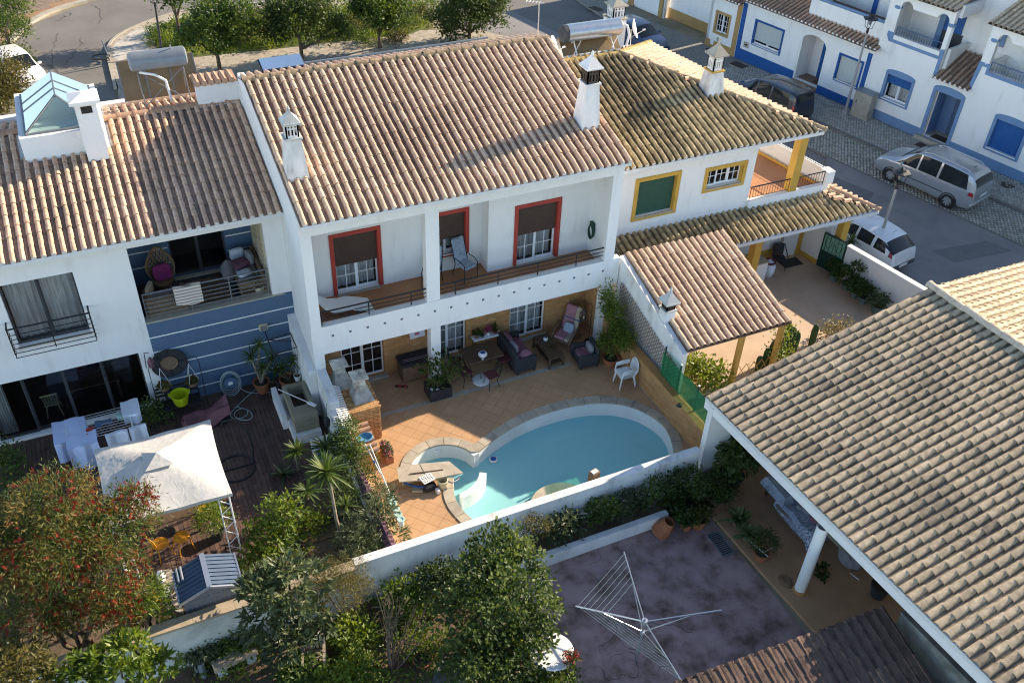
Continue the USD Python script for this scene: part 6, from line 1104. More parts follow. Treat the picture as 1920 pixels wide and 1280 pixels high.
t=thing('hanging_chair_frame','black round base and curved pole of a hanging chair on the deck','hanging chair',(-6.4,-1.2,0));c=V(-6.40,-1.25,.03);put(t,'base_ring',G().path([c+V(.52*math.cos(a),.52*math.sin(a),0) for a in np.linspace(0,6.283,33)],.03,7),'black_metal',smooth=True);put(t,'cross_bar',G().tube(c-V(.5,0,0),c+V(.5,0,0),.022),'black_metal');put(t,'pole',G().path([c+V(.5,0,0),c+V(.56,.08,.5),c+V(.5,.15,1.2),c+V(.25,.1,1.75),c+V(-.1,0,1.85),c+V(-.15,0,1.7)],.028,7),'black_metal',smooth=True)
def orange_chair(lab,x,y,a,back=True):
 t=thing('orange_chair',lab,'chair',(x,y,0),a,'orange chairs around the gazebo');R=rotz(a);o=V(x,y,0);L_=lambda u,v,z:o+R@V(u,v,0)+V(0,0,z)
 put(t,'seat',G().lathe([(0,.46),(.17,.465),(.21,.45),(.205,.425),(0,.42)],o,20),'orange_paint',smooth=40)
 for s in (-1,1):
  for e in (-1,1):put(t,'leg',G().path([L_(s*.15,e*.15,.43),L_(s*.17,e*.17,.2),L_(s*.21,e*.21,0)],.018,6),'orange_paint',smooth=True)
 if back:put(t,'backrest',G().path([L_(-.17,.15,.44),L_(-.19,.24,.85),L_(0,.28,.92),L_(.19,.24,.85),L_(.17,.15,.44)],.017,6),'orange_paint',smooth=True);put(t,'back_splat',G().bar(L_(0,.18,.46),L_(0,.27,.9),.08,.015),'orange_paint')
mat('orange_paint',(.62,.27,.02),.45,.06,5.);orange_chair('orange chair half under the gazebo canopy edge',-8.75,-3.55,2.0);orange_chair('low orange stool standing in the sun before the gazebo',-8.22,-3.55,.3,False);orange_chair('orange chair at the right side under the gazebo',-7.6,-2.7,-1.2)
t=thing('garden_table','dark garden table in the shade under the gazebo','table',(-8.3,-2.8,0));put(t,'top',G().obox((-8.3,-2.75,.72),(1.3,.9,.04),bev=.012),'dark_wood');[put(t,'leg',G().box(-8.3+sx-.03,-8.3+sx+.03,-2.75+sy-.03,-2.75+sy+.03,0,.7),'dark_wood') for sx in (-.55,.55) for sy in (-.38,.38)]
SH=thing('metal_shed','small blue grey corrugated metal shed with gabled roof behind the garden wall','shed',(-7.85,-6.05,0));mat('shed_blue',(.085,.125,.19),.45,.1,3.,.1,30);mat('shed_wall',(.20,.21,.23),.5,.1,3.)
sx0,sx1,sy0,sy1=-8.56,-7.12,-6.42,-5.42;ez,rz_=1.42,1.72;xm=(sx0+sx1)/2
put(SH,'wall',G().slab(Polygon([(0,0),(1.3,0),(1.3,1.36),(.65,1.62),(0,1.36)]),(sx0+.07,sy0+.08,0),(1,0,0),(0,0,1),-.86),'shed_wall')
for k in range(12):put(SH,'wall_rib',G().box(sx0+.1+k*.108,sx0+.14+k*.108,sy0+.065,sy0+.079,.02,1.34),'shed_wall')
for s,xe in ((0,sx0),(1,sx1)):
 dx=(xe-xm);q=[V(xm,sy0,rz_),V(xe,sy0,ez),V(xe,sy1,ez),V(xm,sy1,rz_)];nn=unit(np.cross(q[1]-q[0],q[3]-q[0]));nn=nn if nn[2]>0 else -nn;put(SH,'roof_panel',G().add(q+[p-nn*.02 for p in q],[[0,1,2,3],[4,7,6,5],[0,4,5,1],[1,5,6,2],[2,6,7,3],[3,7,4,0]]),'shed_blue')
 for k in range(8):y=sy0+.07+k*.122;put(SH,'roof_rib',G().bar(V(xm,y,rz_)+nn*.012,V(xe,y,ez)+nn*.012,.028,.028),'shed_blue')
g=G();g.bar((xm,sy0-.01,rz_+.03),(xm,sy1+.01,rz_+.03),.12,.02);put(SH,'ridge_cap',g,'alu')
for xe in (sx0,sx1):put(SH,'gable_trim',G().bar((xm,sy0-.015,rz_),(xe,sy0-.015,ez),.035,.06),'alu');put(SH,'eave_trim',G().bar((xe,sy0,ez),(xe,sy1,ez),.04,.05),'alu')
for k in range(2):put(SH,'roof_tube',G().tube((-8.46+k*.09,-5.85,ez+.10+k*.03),(-8.46+k*.09,-5.45,ez+.10+k*.03),.03),'alu',smooth=40)
r=np.random.default_rng(9)
for k,(u,v,lab) in enumerate(((301,1076,'white stone nearest the deck edge by the bottlebrush tree'),(304,1084,'white stone second from the deck beside the gravel strip'),(303,1091,'white stone third from the deck beside the gravel strip'),(311,1110,'small white stone halfway along the shed'),(309,1119,'white stone nearest the garden wall beside the shed'))):
 m=trimesh.creation.icosphere(2);p=zp(u,v,.02);vv=m.vertices*V(.10,.085,.07)*(1+.12*(meshkit.noise(m.vertices*2+k*7)-.5)[:,None]);pth=put('/World','white_stone',(vv+p+V(0,0,.05),m.faces),'white_trim',smooth=True);meta(stage.GetPrimAtPath(pth),lab,'stone','white stones beside the shed')
sheet('bed_soil',Polygon([(-16,-6.45),(-3.62,-6.45),(-3.62,-4.71),(-16,-4.71)]),-.3,-.01,'soil','dark soil bed along the inner side of the garden wall','garden bed');sheet('gravel_strip',Polygon([tuple(zp(u,v)[:2]) for u,v in ((300,1070),(322,1066),(345,1150),(312,1140))]),-.1,.012,'gravel','brown gravel strip beside the metal shed','gravel')
sheet('side_bed',Polygon([(-5.4,-4.7),(-3.6,-4.7),(-3.6,-1.6),(-4.5,-2.0)]),-.1,.03,'soil','planting bed of yuccas along the dividing wall','garden bed')
# ------------------------------------------------------------------ recessed balcony of the striped house
zb=3.02;t=thing('peacock_chair','tall round backed wicker peacock chair on the recessed balcony','armchair',(-7.0,3.65,zb));o=V(-7.0,3.7,zb);put(t,'base',G().lathe([(.30,0),(.16,.22),(.27,.42),(.30,.44),(0,.45)],o,20),'wicker_tan',smooth=40)
n=15;v=[]
for j in range(8):
 for i in range(n):a=(i/(n-1)-.5)*2;b=j/7;w=.34*math.sin(math.pi*(.18+.62*b))+.02;v.append((o[0]+a*w*1.1,o[1]+.30-.22*a*a,o[2]+.42+b*1.0*(1-.12*a*a)))
g=G();idx=[[j*n+i,j*n+i+1,(j+1)*n+i+1,(j+1)*n+i] for j in range(7) for i in range(n-1) if (i+j)%2==0];g.add(v,idx);v=np.array(v)
put(t,'back_weave',g,'wicker_tan');g=G();g.path(np.vstack([v[[j*n for j in range(8)]],v[7*n:8*n],v[[j*n+n-1 for j in range(7,-1,-1)]]]),.03,7);put(t,'back_rim',g,'wicker_tan',smooth=True)
for k in range(9):put(t,'back_spoke',G().path(v[[j*n+1+int(k*1.5) for j in range(8)]],.010,5),'wicker_tan')
mat('magenta_cloth',(.26,.035,.14),.9,.1,6.);cushion('magenta_cushion','magenta cushion with pale flowers on the peacock chair',V(-6.98,3.72,zb+.72),(.52,.5,.14),.1,'magenta_cloth',1.2)
def lounge_sofa(lab,x,y,a,L):
 t=thing('balcony_sofa',lab,'sofa',(x,y,zb),a,None);R=rotz(a);o=V(x,y,zb);put(t,'seat',G().obox(o+V(0,0,.24),(L,.75,.3),a,bev=.03),'rattan_brown');put(t,'backrest',G().obox(o+R@V(0,.36,0)+V(0,0,.42),(L,.14,.66),a,bev=.04),'rattan_brown');put(t,'seat_pad',G().obox(o+R@V(0,-.03,0)+V(0,0,.44),(L-.1,.62,.12),a,bev=.05),'grey_cloth')
 for s in (-1,1):put(t,'armrest',G().obox(o+R@V(s*(L/2-.06),0,0)+V(0,0,.34),(.12,.75,.5),a,bev=.04),'rattan_brown')
lounge_sofa('grey brown sofa with its back to the railing at the left of the recess',-7.08,2.85,3.14,1.15);lounge_sofa('grey brown sofa along the right side wall of the recess',-4.62,3.35,-1.57,1.7)
usdkit.material(stage,'/World/Looks/stripe_cloth',{'g':('geometry',{}),'w':('wave_texture',{'scale':3.2,'bands_direction':'z'}),'r':('rgb_ramp',{'ramp':[(0,(.22,.15,.11)),(.4,(.55,.50,.43)),(1,(.62,.58,.52))]}),'p':('principled_bsdf',{'roughness':.95})},[('g.position','w.vector'),('w.fac','r.fac'),('r.color','p.base_color')],surface='p.BSDF')
drape('throw_blanket','striped fringed blanket hanging over the balcony railing',(-6.85,-6.1),2.30,2.37,4.06,.62,.5,'stripe_cloth',9,'blanket',wav=.01)
cushion('striped_cushion','white striped cushion at the house end of the right balcony sofa',V(-4.75,4.0,zb+.66),(.45,.16,.42),.1,'white_cloth',.2);cushion('mauve_cushion','mauve grey cushion on the right balcony sofa',V(-4.75,3.5,zb+.62),(.5,.42,.2),.2,'mauve_cloth');cushion('grey_cushion','grey triangular leaning cushion on the right balcony sofa',V(-4.45,3.6,zb+.7),(.18,.45,.42),.2,'grey_cloth');cushion('patterned_cushion','white patterned cushion lying on the front of the right balcony sofa',V(-4.75,3.0,zb+.58),(.42,.3,.14),.3,'white_cloth');cushion('beige_cushion','beige cushion leaning at the left end of the recess',V(-7.45,3.1,zb+.62),(.14,.5,.4),-.4,'cream_cloth')
pth=put('/World','rug',G().obox((-5.85,3.2,zb+.008),(1.35,1.55,.012),-.03),'rattan_brown');meta(stage.GetPrimAtPath(pth),'brown woven rug on the floor of the recessed balcony','rug')
p=V(-5.1,3.85,zb);t=thing('cat_house','grey felt cat cave with pointed top beside the balcony sofa','pet bed',p);put(t,'shell',G().lathe([(.24,0),(.28,.15),(.24,.35),(.12,.52),(.03,.60),(0,.60)],p,20),'grey_cloth',smooth=True);put(t,'opening',G().lathe([(0,.006),(.10,.004)],p+V(-.26,-.1,.18),14,axis=(-.9,-.4,.1)),'dark_room')
p=V(-4.42,2.36,3.17);t=flowerpot('balcony_pot','pale yellow pot with a thin leaved plant on the balcony parapet',V(-4.45,2.62,zb),.2,.34,'pale_yellow','potted plant')
for k,b in enumerate(blade_leaves(26,V(-4.45,2.62,zb+.55),.55,.014,.45,.7,33)):put(t,'leaf',b,'leaf_grey')
put(t,'stem',G().tube(V(-4.45,2.62,zb+.3),V(-4.45,2.62,zb+.56),.02),'bark')
t=thing('slatted_door','tall white folding slatted door at the right end of the recess','door',(-4.2,3.2,zb))
for k in range(4):
 y0=2.55+k*.42;f_=put(t,'leaf',G().box(-4.16-.02*(k%2),-4.13-.02*(k%2),y0,y0+.4,zb,zb+2.5),'pale_yellow')
 for j in range(12):put(f_,'slat',G().box(-4.19-.02*(k%2),-4.162-.02*(k%2),y0+.04,y0+.36,zb+.1+j*.2,zb+.27+j*.2),'cream_cloth')
t=thing('yellow_chair','pale yellow spindle back chair inside the glass wall','chair',(-11.3,2.9,0));o=V(-10.85,3.0,.1);put(t,'seat',G().obox(o+V(0,0,.45),(.42,.42,.04),bev=.015),'pale_yellow')
for sx in (-1,1):
 for sy in (-1,1):put(t,'leg',G().tube(o+V(sx*.15,sy*.15,.44),o+V(sx*.22,sy*.22,0),.018),'pale_yellow')
for k in range(6):put(t,'spindle',G().tube(o+V(-.17+k*.068,-.19,.46),o+V(-.2+k*.08,-.26,.9),.010,n=5),'pale_yellow')
put(t,'top_rail',G().bar(o+V(-.23,-.26,.9),o+V(.23,-.26,.9),.03,.05),'pale_yellow')
t=thing('glass_wall_curtain','pale curtain gathered at the left edge of the glass wall','curtain',(-12.2,2.5,0));v=[];n=14
for z in (.14,2.15):
 for k in range(n):v.append((-12.3+.035*k,2.48+.05*(k%2),z))
put(t,'cloth',G().add(v,[[k,k+1,n+k+1,n+k] for k in range(n-1)]),'curtain')
t=thing('dining_furniture','dark dining table behind the glass wall of the striped house','table',(-9.6,3.2,.1));put(t,'top',G().box(-10.4,-8.9,2.9,3.8,.80,.85),'dark_wood');[put(t,'leg',G().box(x,x+.07,y,y+.07,.1,.8),'dark_wood') for x in (-10.35,-9.0) for y in (2.95,3.7)]
# ------------------------------------------------------------------ solar heaters and dishes
SW=thing('solar_heater','grey cylindrical solar water tank with brown panel back on the left roof','solar heater',(-5.6,7.6,7.2));a,b=V(-6.45,7.55,8.58),V(-4.78,7.55,8.58);mat('tank_grey',(.20,.23,.26),.35,.08,3.);mat('teal_pot',(.13,.18,.175),.6,.1,5.);mat('panel_back',(.30,.21,.11),.35,.12,2.,metal=.5)
put(SW,'tank',G().lathe([(0,0),(.20,.01),(.27,.05),(.28,.1),(.28,1.57),(.27,1.62),(.20,1.66),(0,1.67)],a,28,axis=(1,0,0)),'tank_grey',smooth=35)
q=[V(-6.7,7.75,8.32),V(-4.55,7.75,8.32),V(-4.55,9.0,7.35),V(-6.7,9.0,7.35)];q=[V(-6.75,7.78,7.30),V(-4.55,7.78,7.30),V(-4.55,8.25,8.36),V(-6.75,8.25,8.36)];put(SW,'panel',G().add(q+[p+V(0,.06,.0) for p in q],[[0,1,2,3],[4,7,6,5],[0,4,5,1],[1,5,6,2],[2,6,7,3],[3,7,4,0]]),'panel_back')
for k in range(4):x=-6.75+k*.733;put(SW,'panel_rib',G().bar((x,7.765,7.30),(x,8.235,8.36),.04,.03),'grey_metal')
for x in (-6.25,-4.95):put(SW,'leg',G().path([V(x,7.0,7.4),V(x,7.5,8.32)],.018,6),'grey_metal');put(SW,'leg',G().path([V(x,7.9,7.3),V(x,7.55,8.3)],.018,6),'grey_metal')
for p_,q_ in (((-6.25,7.0,7.4),(-4.95,7.45,8.3)),((-4.95,7.0,7.4),(-6.25,7.45,8.3))):put(SW,'brace',G().tube(p_,q_,.014),'grey_metal')
put(SW,'pipe',G().path([V(-6.2,7.45,8.28),V(-5.8,7.2,8.25),V(-5.55,7.05,8.1),V(-5.5,6.95,7.5)],.04,8),'white_plastic',smooth=True);put(SW,'valve',G().tube((-5.2,7.5,8.86),(-5.2,7.45,8.98),.02),'alu')
S2=thing('solar_heater','shiny silver solar water tank on a frame on the yellow trimmed house roof','solar heater',(8.9,7.4,7.2));a=V(7.75,7.3,7.75);put(S2,'tank',G().lathe([(0,-.02),(.06,-.02),(.08,0),(.26,.01),(.30,.05),(.30,.22)],a,28,axis=(1,0,0)),'dark_frame',smooth=35);put(S2,'jacket',G().lathe([(.302,.2),(.305,.21),(.305,2.3),(.25,2.36),(0,2.37)],a,28,axis=(1,0,0)),'steel',smooth=35)
q=[V(7.85,7.5,7.0),V(10.0,7.5,7.0),V(10.0,8.5,6.9),V(7.85,8.5,6.9)];q=[V(7.8,7.1,7.02),V(10.1,7.1,7.02),V(10.1,7.6,7.5),V(7.8,7.6,7.5)];put(S2,'panel',G().add(q+[p+V(0,.05,0) for p in q],[[0,1,2,3],[4,7,6,5],[0,4,5,1],[1,5,6,2],[2,6,7,3],[3,7,4,0]]),'panel_back')
for x in (8.25,9.75):
 for y in (6.85,7.7):put(S2,'leg',G().tube((x,y,6.95),(x,7.3,7.48),.022),'white_trim')
 put(S2,'brace',G().tube((x-.3,6.8,7.0),(x+.25,7.2,7.45),.014),'white_trim')
put(S2,'pipe',G().path([V(10.1,7.25,7.9),V(10.3,7.1,7.8),V(10.35,7.0,7.5),V(10.2,6.9,7.15)],.045,8),'white_plastic',smooth=True)
def dish(lab,c,d):
 t=thing('satellite_dish',lab,'satellite dish',c,0,'satellite dishes on the roofs');c=np.asarray(c,float);d=unit(d);g=G().lathe([(0,0),(.12,.012),(.24,.05),(.36,.11),(.365,.115),(.24,.06),(.12,.02)],c,24,axis=d);put(t,'reflector',g,'white_trim',smooth=True);f_=c+d*.5-V(0,0,.12);put(t,'arm',G().tube(c-V(0,0,.3),f_,.014),'alu');put(t,'receiver',G().tube(f_,f_+d*-.1,.035),'white_plastic');put(t,'mast',G().tube(c-d*.05,c-V(0,0,.75),.02),'alu')
dish('pale dish left of the silver tank beside the ridge end',yp(1034,88,6.7),(.75,-.55,.35));dish('cream dish right of the silver tank on the far hip',yp(1186,55,8.4),(.8,-.5,.3))
t=thing('roof_window','flat blue solar panel lying behind the ridge of the white house','solar panel',(-1.5,6.9,8));a=yp(528,117,6.6);put(t,'panel',G().obox(a,(1.25,.55,.05),0,R=trimesh.transformations.rotation_matrix(.25,(1,0,0))[:3,:3]),'blue_panel' if 0 else 'sky_blue');put(t,'frame',G().obox(a-V(0,0,.03),(1.33,.63,.04),R=trimesh.transformations.rotation_matrix(.25,(1,0,0))[:3,:3]),'dark_frame')
pth=put('/World','ridge_pipe',G().path([V(-1.7,5.62,8.66),V(1.5,5.60,8.66),V(4.2,5.62,8.68)],.035,8),'tank_grey',smooth=True);meta(stage.GetPrimAtPath(pth),'long grey pipe running behind the ridge of the white house','pipe')
# ------------------------------------------------------------------ neighbour's yard on the right
t=thing('green_gate','green wrought iron gate with pale panels in the street wall','gate',(16.4,.5,0));a,b=V(16.08,.92,0),V(16.36,-.02,0);gd=unit(b-a);gw=np.linalg.norm(b-a)
mat('gate_panel',(.22,.42,.30),.5,.1,4.);put(t,'panel',G().slab(sbox(.04,.75,gw-.04,1.42),a,gd,Zv,-.015),'gate_panel');put(t,'lower_panel',G().slab(sbox(.04,.06,gw-.04,.74),a,gd,Zv,-.012),'green_post')
g=G();g.slab(sbox(0,.03,gw,1.5).difference(sbox(.05,.08,gw-.05,1.44)),a+V(-.02,0,0),gd,Zv,-.04);put(t,'frame',g,'green_post')
for k in range(1,6):put(t,'bar',G().tube(a+gd*gw*k/6+V(-.03,0,.08),a+gd*gw*k/6+V(-.03,0,1.46),.010,n=5),'green_post')
for k in range(2):
 c=a+gd*gw*(.28+.44*k)+V(-.035,0,1.15);put(t,'scroll',G().path([c+gd*.14*math.cos(q)+V(0,0,.2*math.sin(q)) for q in np.linspace(0,6.28,16)],.008,5),'green_post')
t=thing('black_chair','black woven metal chair under the veranda of the yellow trimmed house','chair',(14.5,1.3,0));a=-.4;R=rotz(a);o=V(14.55,1.35,0);put(t,'seat',G().obox(LR(0,0,.43),(.48,.46,.03),a,bev=.01),'rattan_dark');put(t,'backrest',G().path([LR(-.25,-.2,.62),LR(-.26,.1,.68),LR(-.22,.30,.85),LR(0,.36,.92),LR(.22,.30,.85),LR(.26,.1,.68),LR(.25,-.2,.62)],.02,6),'black_metal',smooth=True)
bk=R@trimesh.transformations.rotation_matrix(-.2,(1,0,0))[:3,:3];put(t,'back_weave',G().obox(LR(0,.29,.66),(.42,.02,.44),R=bk),'rattan_dark')
for sx in (-1,1):put(t,'leg',G().path([LR(sx*.25,-.2,.62),LR(sx*.24,-.24,0)],.014,6),'black_metal');put(t,'leg',G().path([LR(sx*.22,.2,.42),LR(sx*.24,.28,0)],.014,6),'black_metal')
pth=put('/World','doormat',G().obox((15.25,1.42,.008),(.85,.5,.014),-.03),'black_pot');meta(stage.GetPrimAtPath(pth),'black doormat under the veranda by the black chair','doormat')
pth=put('/World','doormat',G().obox(zp(1735,277,.11)+V(0,0,.03),(.9,.45,.03),-1.34),'iron');meta(stage.GetPrimAtPath(pth),'dark doormat on the pavement before the light blue doorway','doormat')
pth=put('/World','doormat',G().obox(FQ(4.6,.306,-.35),(.8,.5,.012),-1.34),'iron');meta(stage.GetPrimAtPath(pth),'dark doormat on the step inside the light blue doorway','doormat')
t=thing('white_cabinet','white painted cabinet beside the yellow veranda pillar','cabinet',(13.1,1.0,0));put(t,'body',G().obox((13.05,.95,.5),(.6,.7,1.0),0,bev=.01),'white_plastic');put(t,'top',G().obox((13.05,.95,1.02),(.66,.76,.04)),'cream_cloth');put(t,'door',G().obox((13.357,.78,.5),(.012,.32,.9)),'white_trim');put(t,'door',G().obox((13.357,1.12,.5),(.012,.32,.9)),'white_trim')
m=trimesh.creation.icosphere(3);v=m.vertices;vv=v*V(.26,.26,.36)*(1+.25*(meshkit.noise(v*2.3)-.5)[:,None]);t=thing('laundry_bag','white and brown crumpled bag standing beside the white cabinet','bag',(13.8,1.05,0));put(t,'bag',(vv+V(13.8,1.0,.36),m.faces),'white_cloth',smooth=True);put(t,'rim',G().path([V(13.8+.2*math.cos(q),1.0+.2*math.sin(q),.68) for q in np.linspace(0,6.28,16)],.04,6),'maroon',smooth=True)
yp_=((1562,525,.2,.32,'leaf_green','grey green pot with leafy plant nearest the gate pillar'),(1586,540,.22,.24,'leaf_dark','dark pot with tall branching plant second from the gate pillar'),(1600,556,.2,.28,'leaf_green','middle pot of the row along the street wall'),(1617,567,.2,.28,'leaf_dark','fourth pot from the gate pillar along the street wall'),(1642,584,.24,.3,'leaf_grey','last pot of the row nearest the large tiled roof'))
for k,(u,v,r_,h,leaf,lab) in enumerate(yp_):
 p=zp(u,v,0);t=flowerpot('yard_pot',lab,p,r_,h,'teal_pot','potted plant','pots along the street wall');B_=[(p+V(0,0,h+.18),(.30,.30,.22))]+([(p+V(.1,-.1,.95),(.3,.25,.22)),(p+V(-.2,.1,.8),(.15,.15,.15))] if k==1 else []);put(t,'plant',foliage(B_,420,.13,.035,50+k,clump=8,cs=.06),leaf,kind='stuff')
 if k==1:trunk(t,p+V(0,0,.2),[p+V(.1,-.1,.95),p+V(-.2,.1,.8)],.02)
p=zp(1580,482,0)+V(-.1,-.25,0);t=thing('pillar_plant','spiky plant in a pot against the yellow gate pillar','potted plant',p);put(t,'pot',G().lathe([(0,.0),(.12,0),(.16,.3),(.13,.3)],p+V(0,0,.55),14),'tank_grey');put(t,'stand',G().box(p[0]-.12,p[0]+.12,p[1]-.12,p[1]+.12,0,.55),'dark_wood')
for b in blade_leaves(30,p+V(0,0,.9),.5,.02,.4,.7,44):put(t,'leaf',b,'leaf_green')
t=thing('cactus','clump of ribbed green columnar cactus behind the large tiled roof','cactus',(11,-3.3,0));mat('cactus_green',(.045,.095,.035),.6,.15,4.);r=np.random.default_rng(6)
for k,(u,v,h,rr) in enumerate(((1432,690,.85,.11),(1442,685,1.05,.12),(1452,680,1.15,.13),(1463,672,1.5,.13),(1474,668,1.25,.12),(1420,694,.6,.1),(1520,648,.9,.1),(1484,665,1.0,.12))):
 p=zp(u,v,0);n=12;prof=[(rr*.8,0),(rr,h*.3),(rr,h*.8),(rr*.7,h*.95),(0.01,h)];g=G();vv=[]
 for i in range(24):
  a=i*math.pi/12;kk=1.12 if i%2 else .82;vv+=[(p[0]+q*kk*math.cos(a),p[1]+q*kk*math.sin(a),p[2]+z) for q,z in prof]
 g.add(vv,[[i*5+j,((i+1)%24)*5+j,((i+1)%24)*5+j+1,i*5+j+1] for i in range(24) for j in range(4)]);put(t,'column',g,'cactus_green',smooth=True)
t=thing('wooden_trellis','low zigzag wooden trellis beneath the pergola eave','trellis',(9,-3.5,0))
for k in range(16):
 x=7.4+k*.3
 for s in (0,1):put(t,'lath',G().bar((x+.3*s,-3.52-.012*s,.12),(x+.3*(1-s),-3.52-.012*s,.62),.022,.01,up=(0,1,0)),'yellow_wood')
put(t,'sill',G().box(7.2,12.3,-3.75,-3.62,0,.10),'kerb_stone');t=thing('white_iron_chair','white metal chair frame under the tiled pergola','chair',(8.1,-3.0,0));a=.6;R=rotz(a);o=V(8.2,-2.7,0)
put(t,'seat',G().obox(LR(0,0,.45),(.46,.44,.03),a),'grey_cloth');[put(t,'leg',G().tube(LR(x,y,.45),LR(x*1.2,y*1.2,0),.015),'grey_cloth') for x in (-.2,.2) for y in (-.2,.2)];[put(t,'back_bar',G().tube(LR(x,.22,.46),LR(x,.3,.95),.014),'grey_cloth') for x in (-.2,-.07,.07,.2)]
sheet('yard_bed',Polygon([(6.45,-6.3),(13.5,-6.3),(13.2,-3.9),(6.45,-3.76)]),-.2,.03,'soil','bare soil strip between pergola and large tiled roof','garden bed')
# ------------------------------------------------------------------ lower court and porch
RD=thing('rotary_dryer','silver rotary clothes dryer with four long arms in the lower court','clothes dryer',(1.22,-10.85,-.5));hb=V(1.21,-10.85,1.1);tips=[V(1.66,-9.05,1.35),V(-.16,-9.95,1.30),V(2.95,-11.4,1.3),V(1.10,-12.62,1.25)]
put(RD,'post',G().tube((1.21,-10.85,-.5),hb+V(0,0,.12),.028,n=10),'steel',smooth=40);put(RD,'hub',G().lathe([(0,-.06),(.07,-.06),(.07,.06),(0,.06)],hb,12),'alu',smooth=40);put(RD,'collar',G().lathe([(0,-.05),(.06,-.05),(.06,.05),(0,.05)],hb-V(0,0,.42),12),'alu')
for tp in tips:put(RD,'arm',G().tube(hb,tp,.019,n=6),'steel',smooth=40);put(RD,'stay',G().tube(hb-V(0,0,.4),hb+(tp-hb)*.62-V(0,0,.02),.013,n=6),'steel',smooth=40)
mat('line_teal',(.30,.44,.41),.5,.05,4.);order=[0,1,3,2]
for i,j in ((0,1),(1,3)):
 for k in range(6):f_=.97-k*.085;p,q=hb+(tips[i]-hb)*f_+V(0,0,.02),hb+(tips[j]-hb)*f_+V(0,0,.02);put(RD,'line',G().path([p,(p+q)/2-V(0,0,.035),q],.0028,4),'line_teal')
pc=V(5.2,-8.65,-.49);t=thing('drain_grate','rectangular grey metal drain grate in the court floor','drain',pc);put(t,'frame',G().prism(shapely.affinity.translate(sbox(-.2,-.42,.2,.42).difference(sbox(-.17,-.39,.17,.39)),pc[0],pc[1]),-.497,-.478),'grey_metal');[put(t,'bar',G().box(pc[0]-.17,pc[0]+.17,pc[1]-.38+k*.065,pc[1]-.355+k*.065,-.496,-.480),'grey_metal') for k in range(12)];put(t,'pit',G().box(pc[0]-.169,pc[0]+.169,pc[1]-.389,pc[1]+.389,-.4985,-.4965),'dark_room')
def broad(t,p,n,L,w,seed,m,up=.9,spread=.3,droop=.6):
 for b in blade_leaves(n,p,L,w,spread,up,seed,droop):put(t,'leaf',b,m)
leafmat('leaf_variegated',[(0,(.05,.08,.03)),(.5,(.12,.17,.06)),(1,(.30,.33,.18))],.35)
for k,(u,v,lab,n,L,w) in enumerate(((1382,985,'broad leaved potted plant at the porch edge, nearer the wall',40,.62,.055),(1402,1012,'broad leaved potted plant at the porch edge, nearer the pillar',34,.55,.05))):
 p=zp(u,v,-.42);t=flowerpot('aspidistra',lab,p,.19,.26,'rattan_brown','potted plant','broad leaved plants along the porch edge');broad(t,p+V(0,0,.22),n,L,w,60+k,'leaf_variegated',.85,.35)
p=zp(1425,1045,-.42);t=flowerpot('porch_pot','reddish pot with fine leaved shrub on the porch near the pillar',p,.22,.26,'terracotta','potted plant');put(t,'foliage',foliage([(p+V(.05,.05,.55),(.34,.34,.26))],900,.09,.012,66,clump=10,cs=.06),'leaf_dark',kind='stuff');trunk(t,p+V(0,0,.2),[p+V(.2,0,.6),p+V(-.15,.1,.55)],.015)
for a,b in (((1408,1015),(1440,1043)),((1432,1035),(1458,1020))):put(t,'stake',G().tube(zp(*a,.0),zp(*b,-.1),.009,n=5),'white_plastic')
p=V(5.95,-7.3,-.42);t=flowerpot('dark_planter','wide dark planter with bushy plant in the porch corner',p,.42,.3,'rattan_brown','potted plant');put(t,'foliage',foliage([(p+V(0,0,.5),(.5,.45,.25))],1100,.1,.022,67,clump=10,cs=.08),'leaf_dark',kind='stuff')
p=V(6.7,-7.0,-.42);t=flowerpot('tall_pot_plant','tall dark plant in a black pot at the back of the porch',p,.3,.45,'black_pot','potted plant');put(t,'foliage',foliage([(p+V(0,0,1.2),(.42,.4,.5)),(p+V(-.25,-.1,.8),.25)],600,.2,.06,68,clump=8,cs=.12),'leaf_dark',kind='stuff');trunk(t,p+V(0,0,.4),[p+V(0,0,1.5),p+V(-.2,-.1,1.0)],.02)
for k,(u,v,r_,h,lab) in enumerate(((1285,990,.2,.3,'terracotta pot at the planter end, left of its neighbour'),(1308,985,.26,.36,'larger terracotta pot at the planter end, right of its neighbour'))):
 p=zp(u,v,-.5);t=flowerpot('court_pot',lab,p,r_,h,'terracotta','potted plant','terracotta pots in the court corner');put(t,'plant',foliage([(p+V(0,0,h+.12),(.3,.28,.16))],380,.11,.035,58+k,clump=8,cs=.06),('leaf_green','leaf_olive')[k],kind='stuff')
p=zp(1237,1000,-.5);t=thing('broken_pot','brown overturned clay shard leaning against the planter','flower pot',p);put(t,'shard',G().lathe([(.28,-.2),(.24,.1),(.16,.32),(.15,.32),(.22,.1),(.26,-.2)],p+V(.1,0,.2),10,axis=(.3,-.2,.9)),'terracotta')
usdkit.material(stage,'/World/Looks/lace',{'g':('geometry',{}),'v':('voronoi_texture',{'scale':26.0}),'r':('rgb_ramp',{'ramp':[(.36,(.66,.70,.78)),(.50,(.14,.17,.24))]}),'p':('principled_bsdf',{'roughness':.9})},[('g.position','v.vector'),('v.distance','r.fac'),('r.color','p.base_color')],surface='p.BSDF')
p=zp(1478,905,.3);t=thing('porch_table','square table under a blue and white lace cloth on the porch','table',(*p[:2],-.42));
n=24;v=[]
for q in range(n):
 a=q*2*math.pi/n;e=.5/max(abs(math.cos(a)),abs(math.sin(a)));v.append((p[0]+e*math.cos(a)*.9,p[1]+e*math.sin(a)*.9,.32));
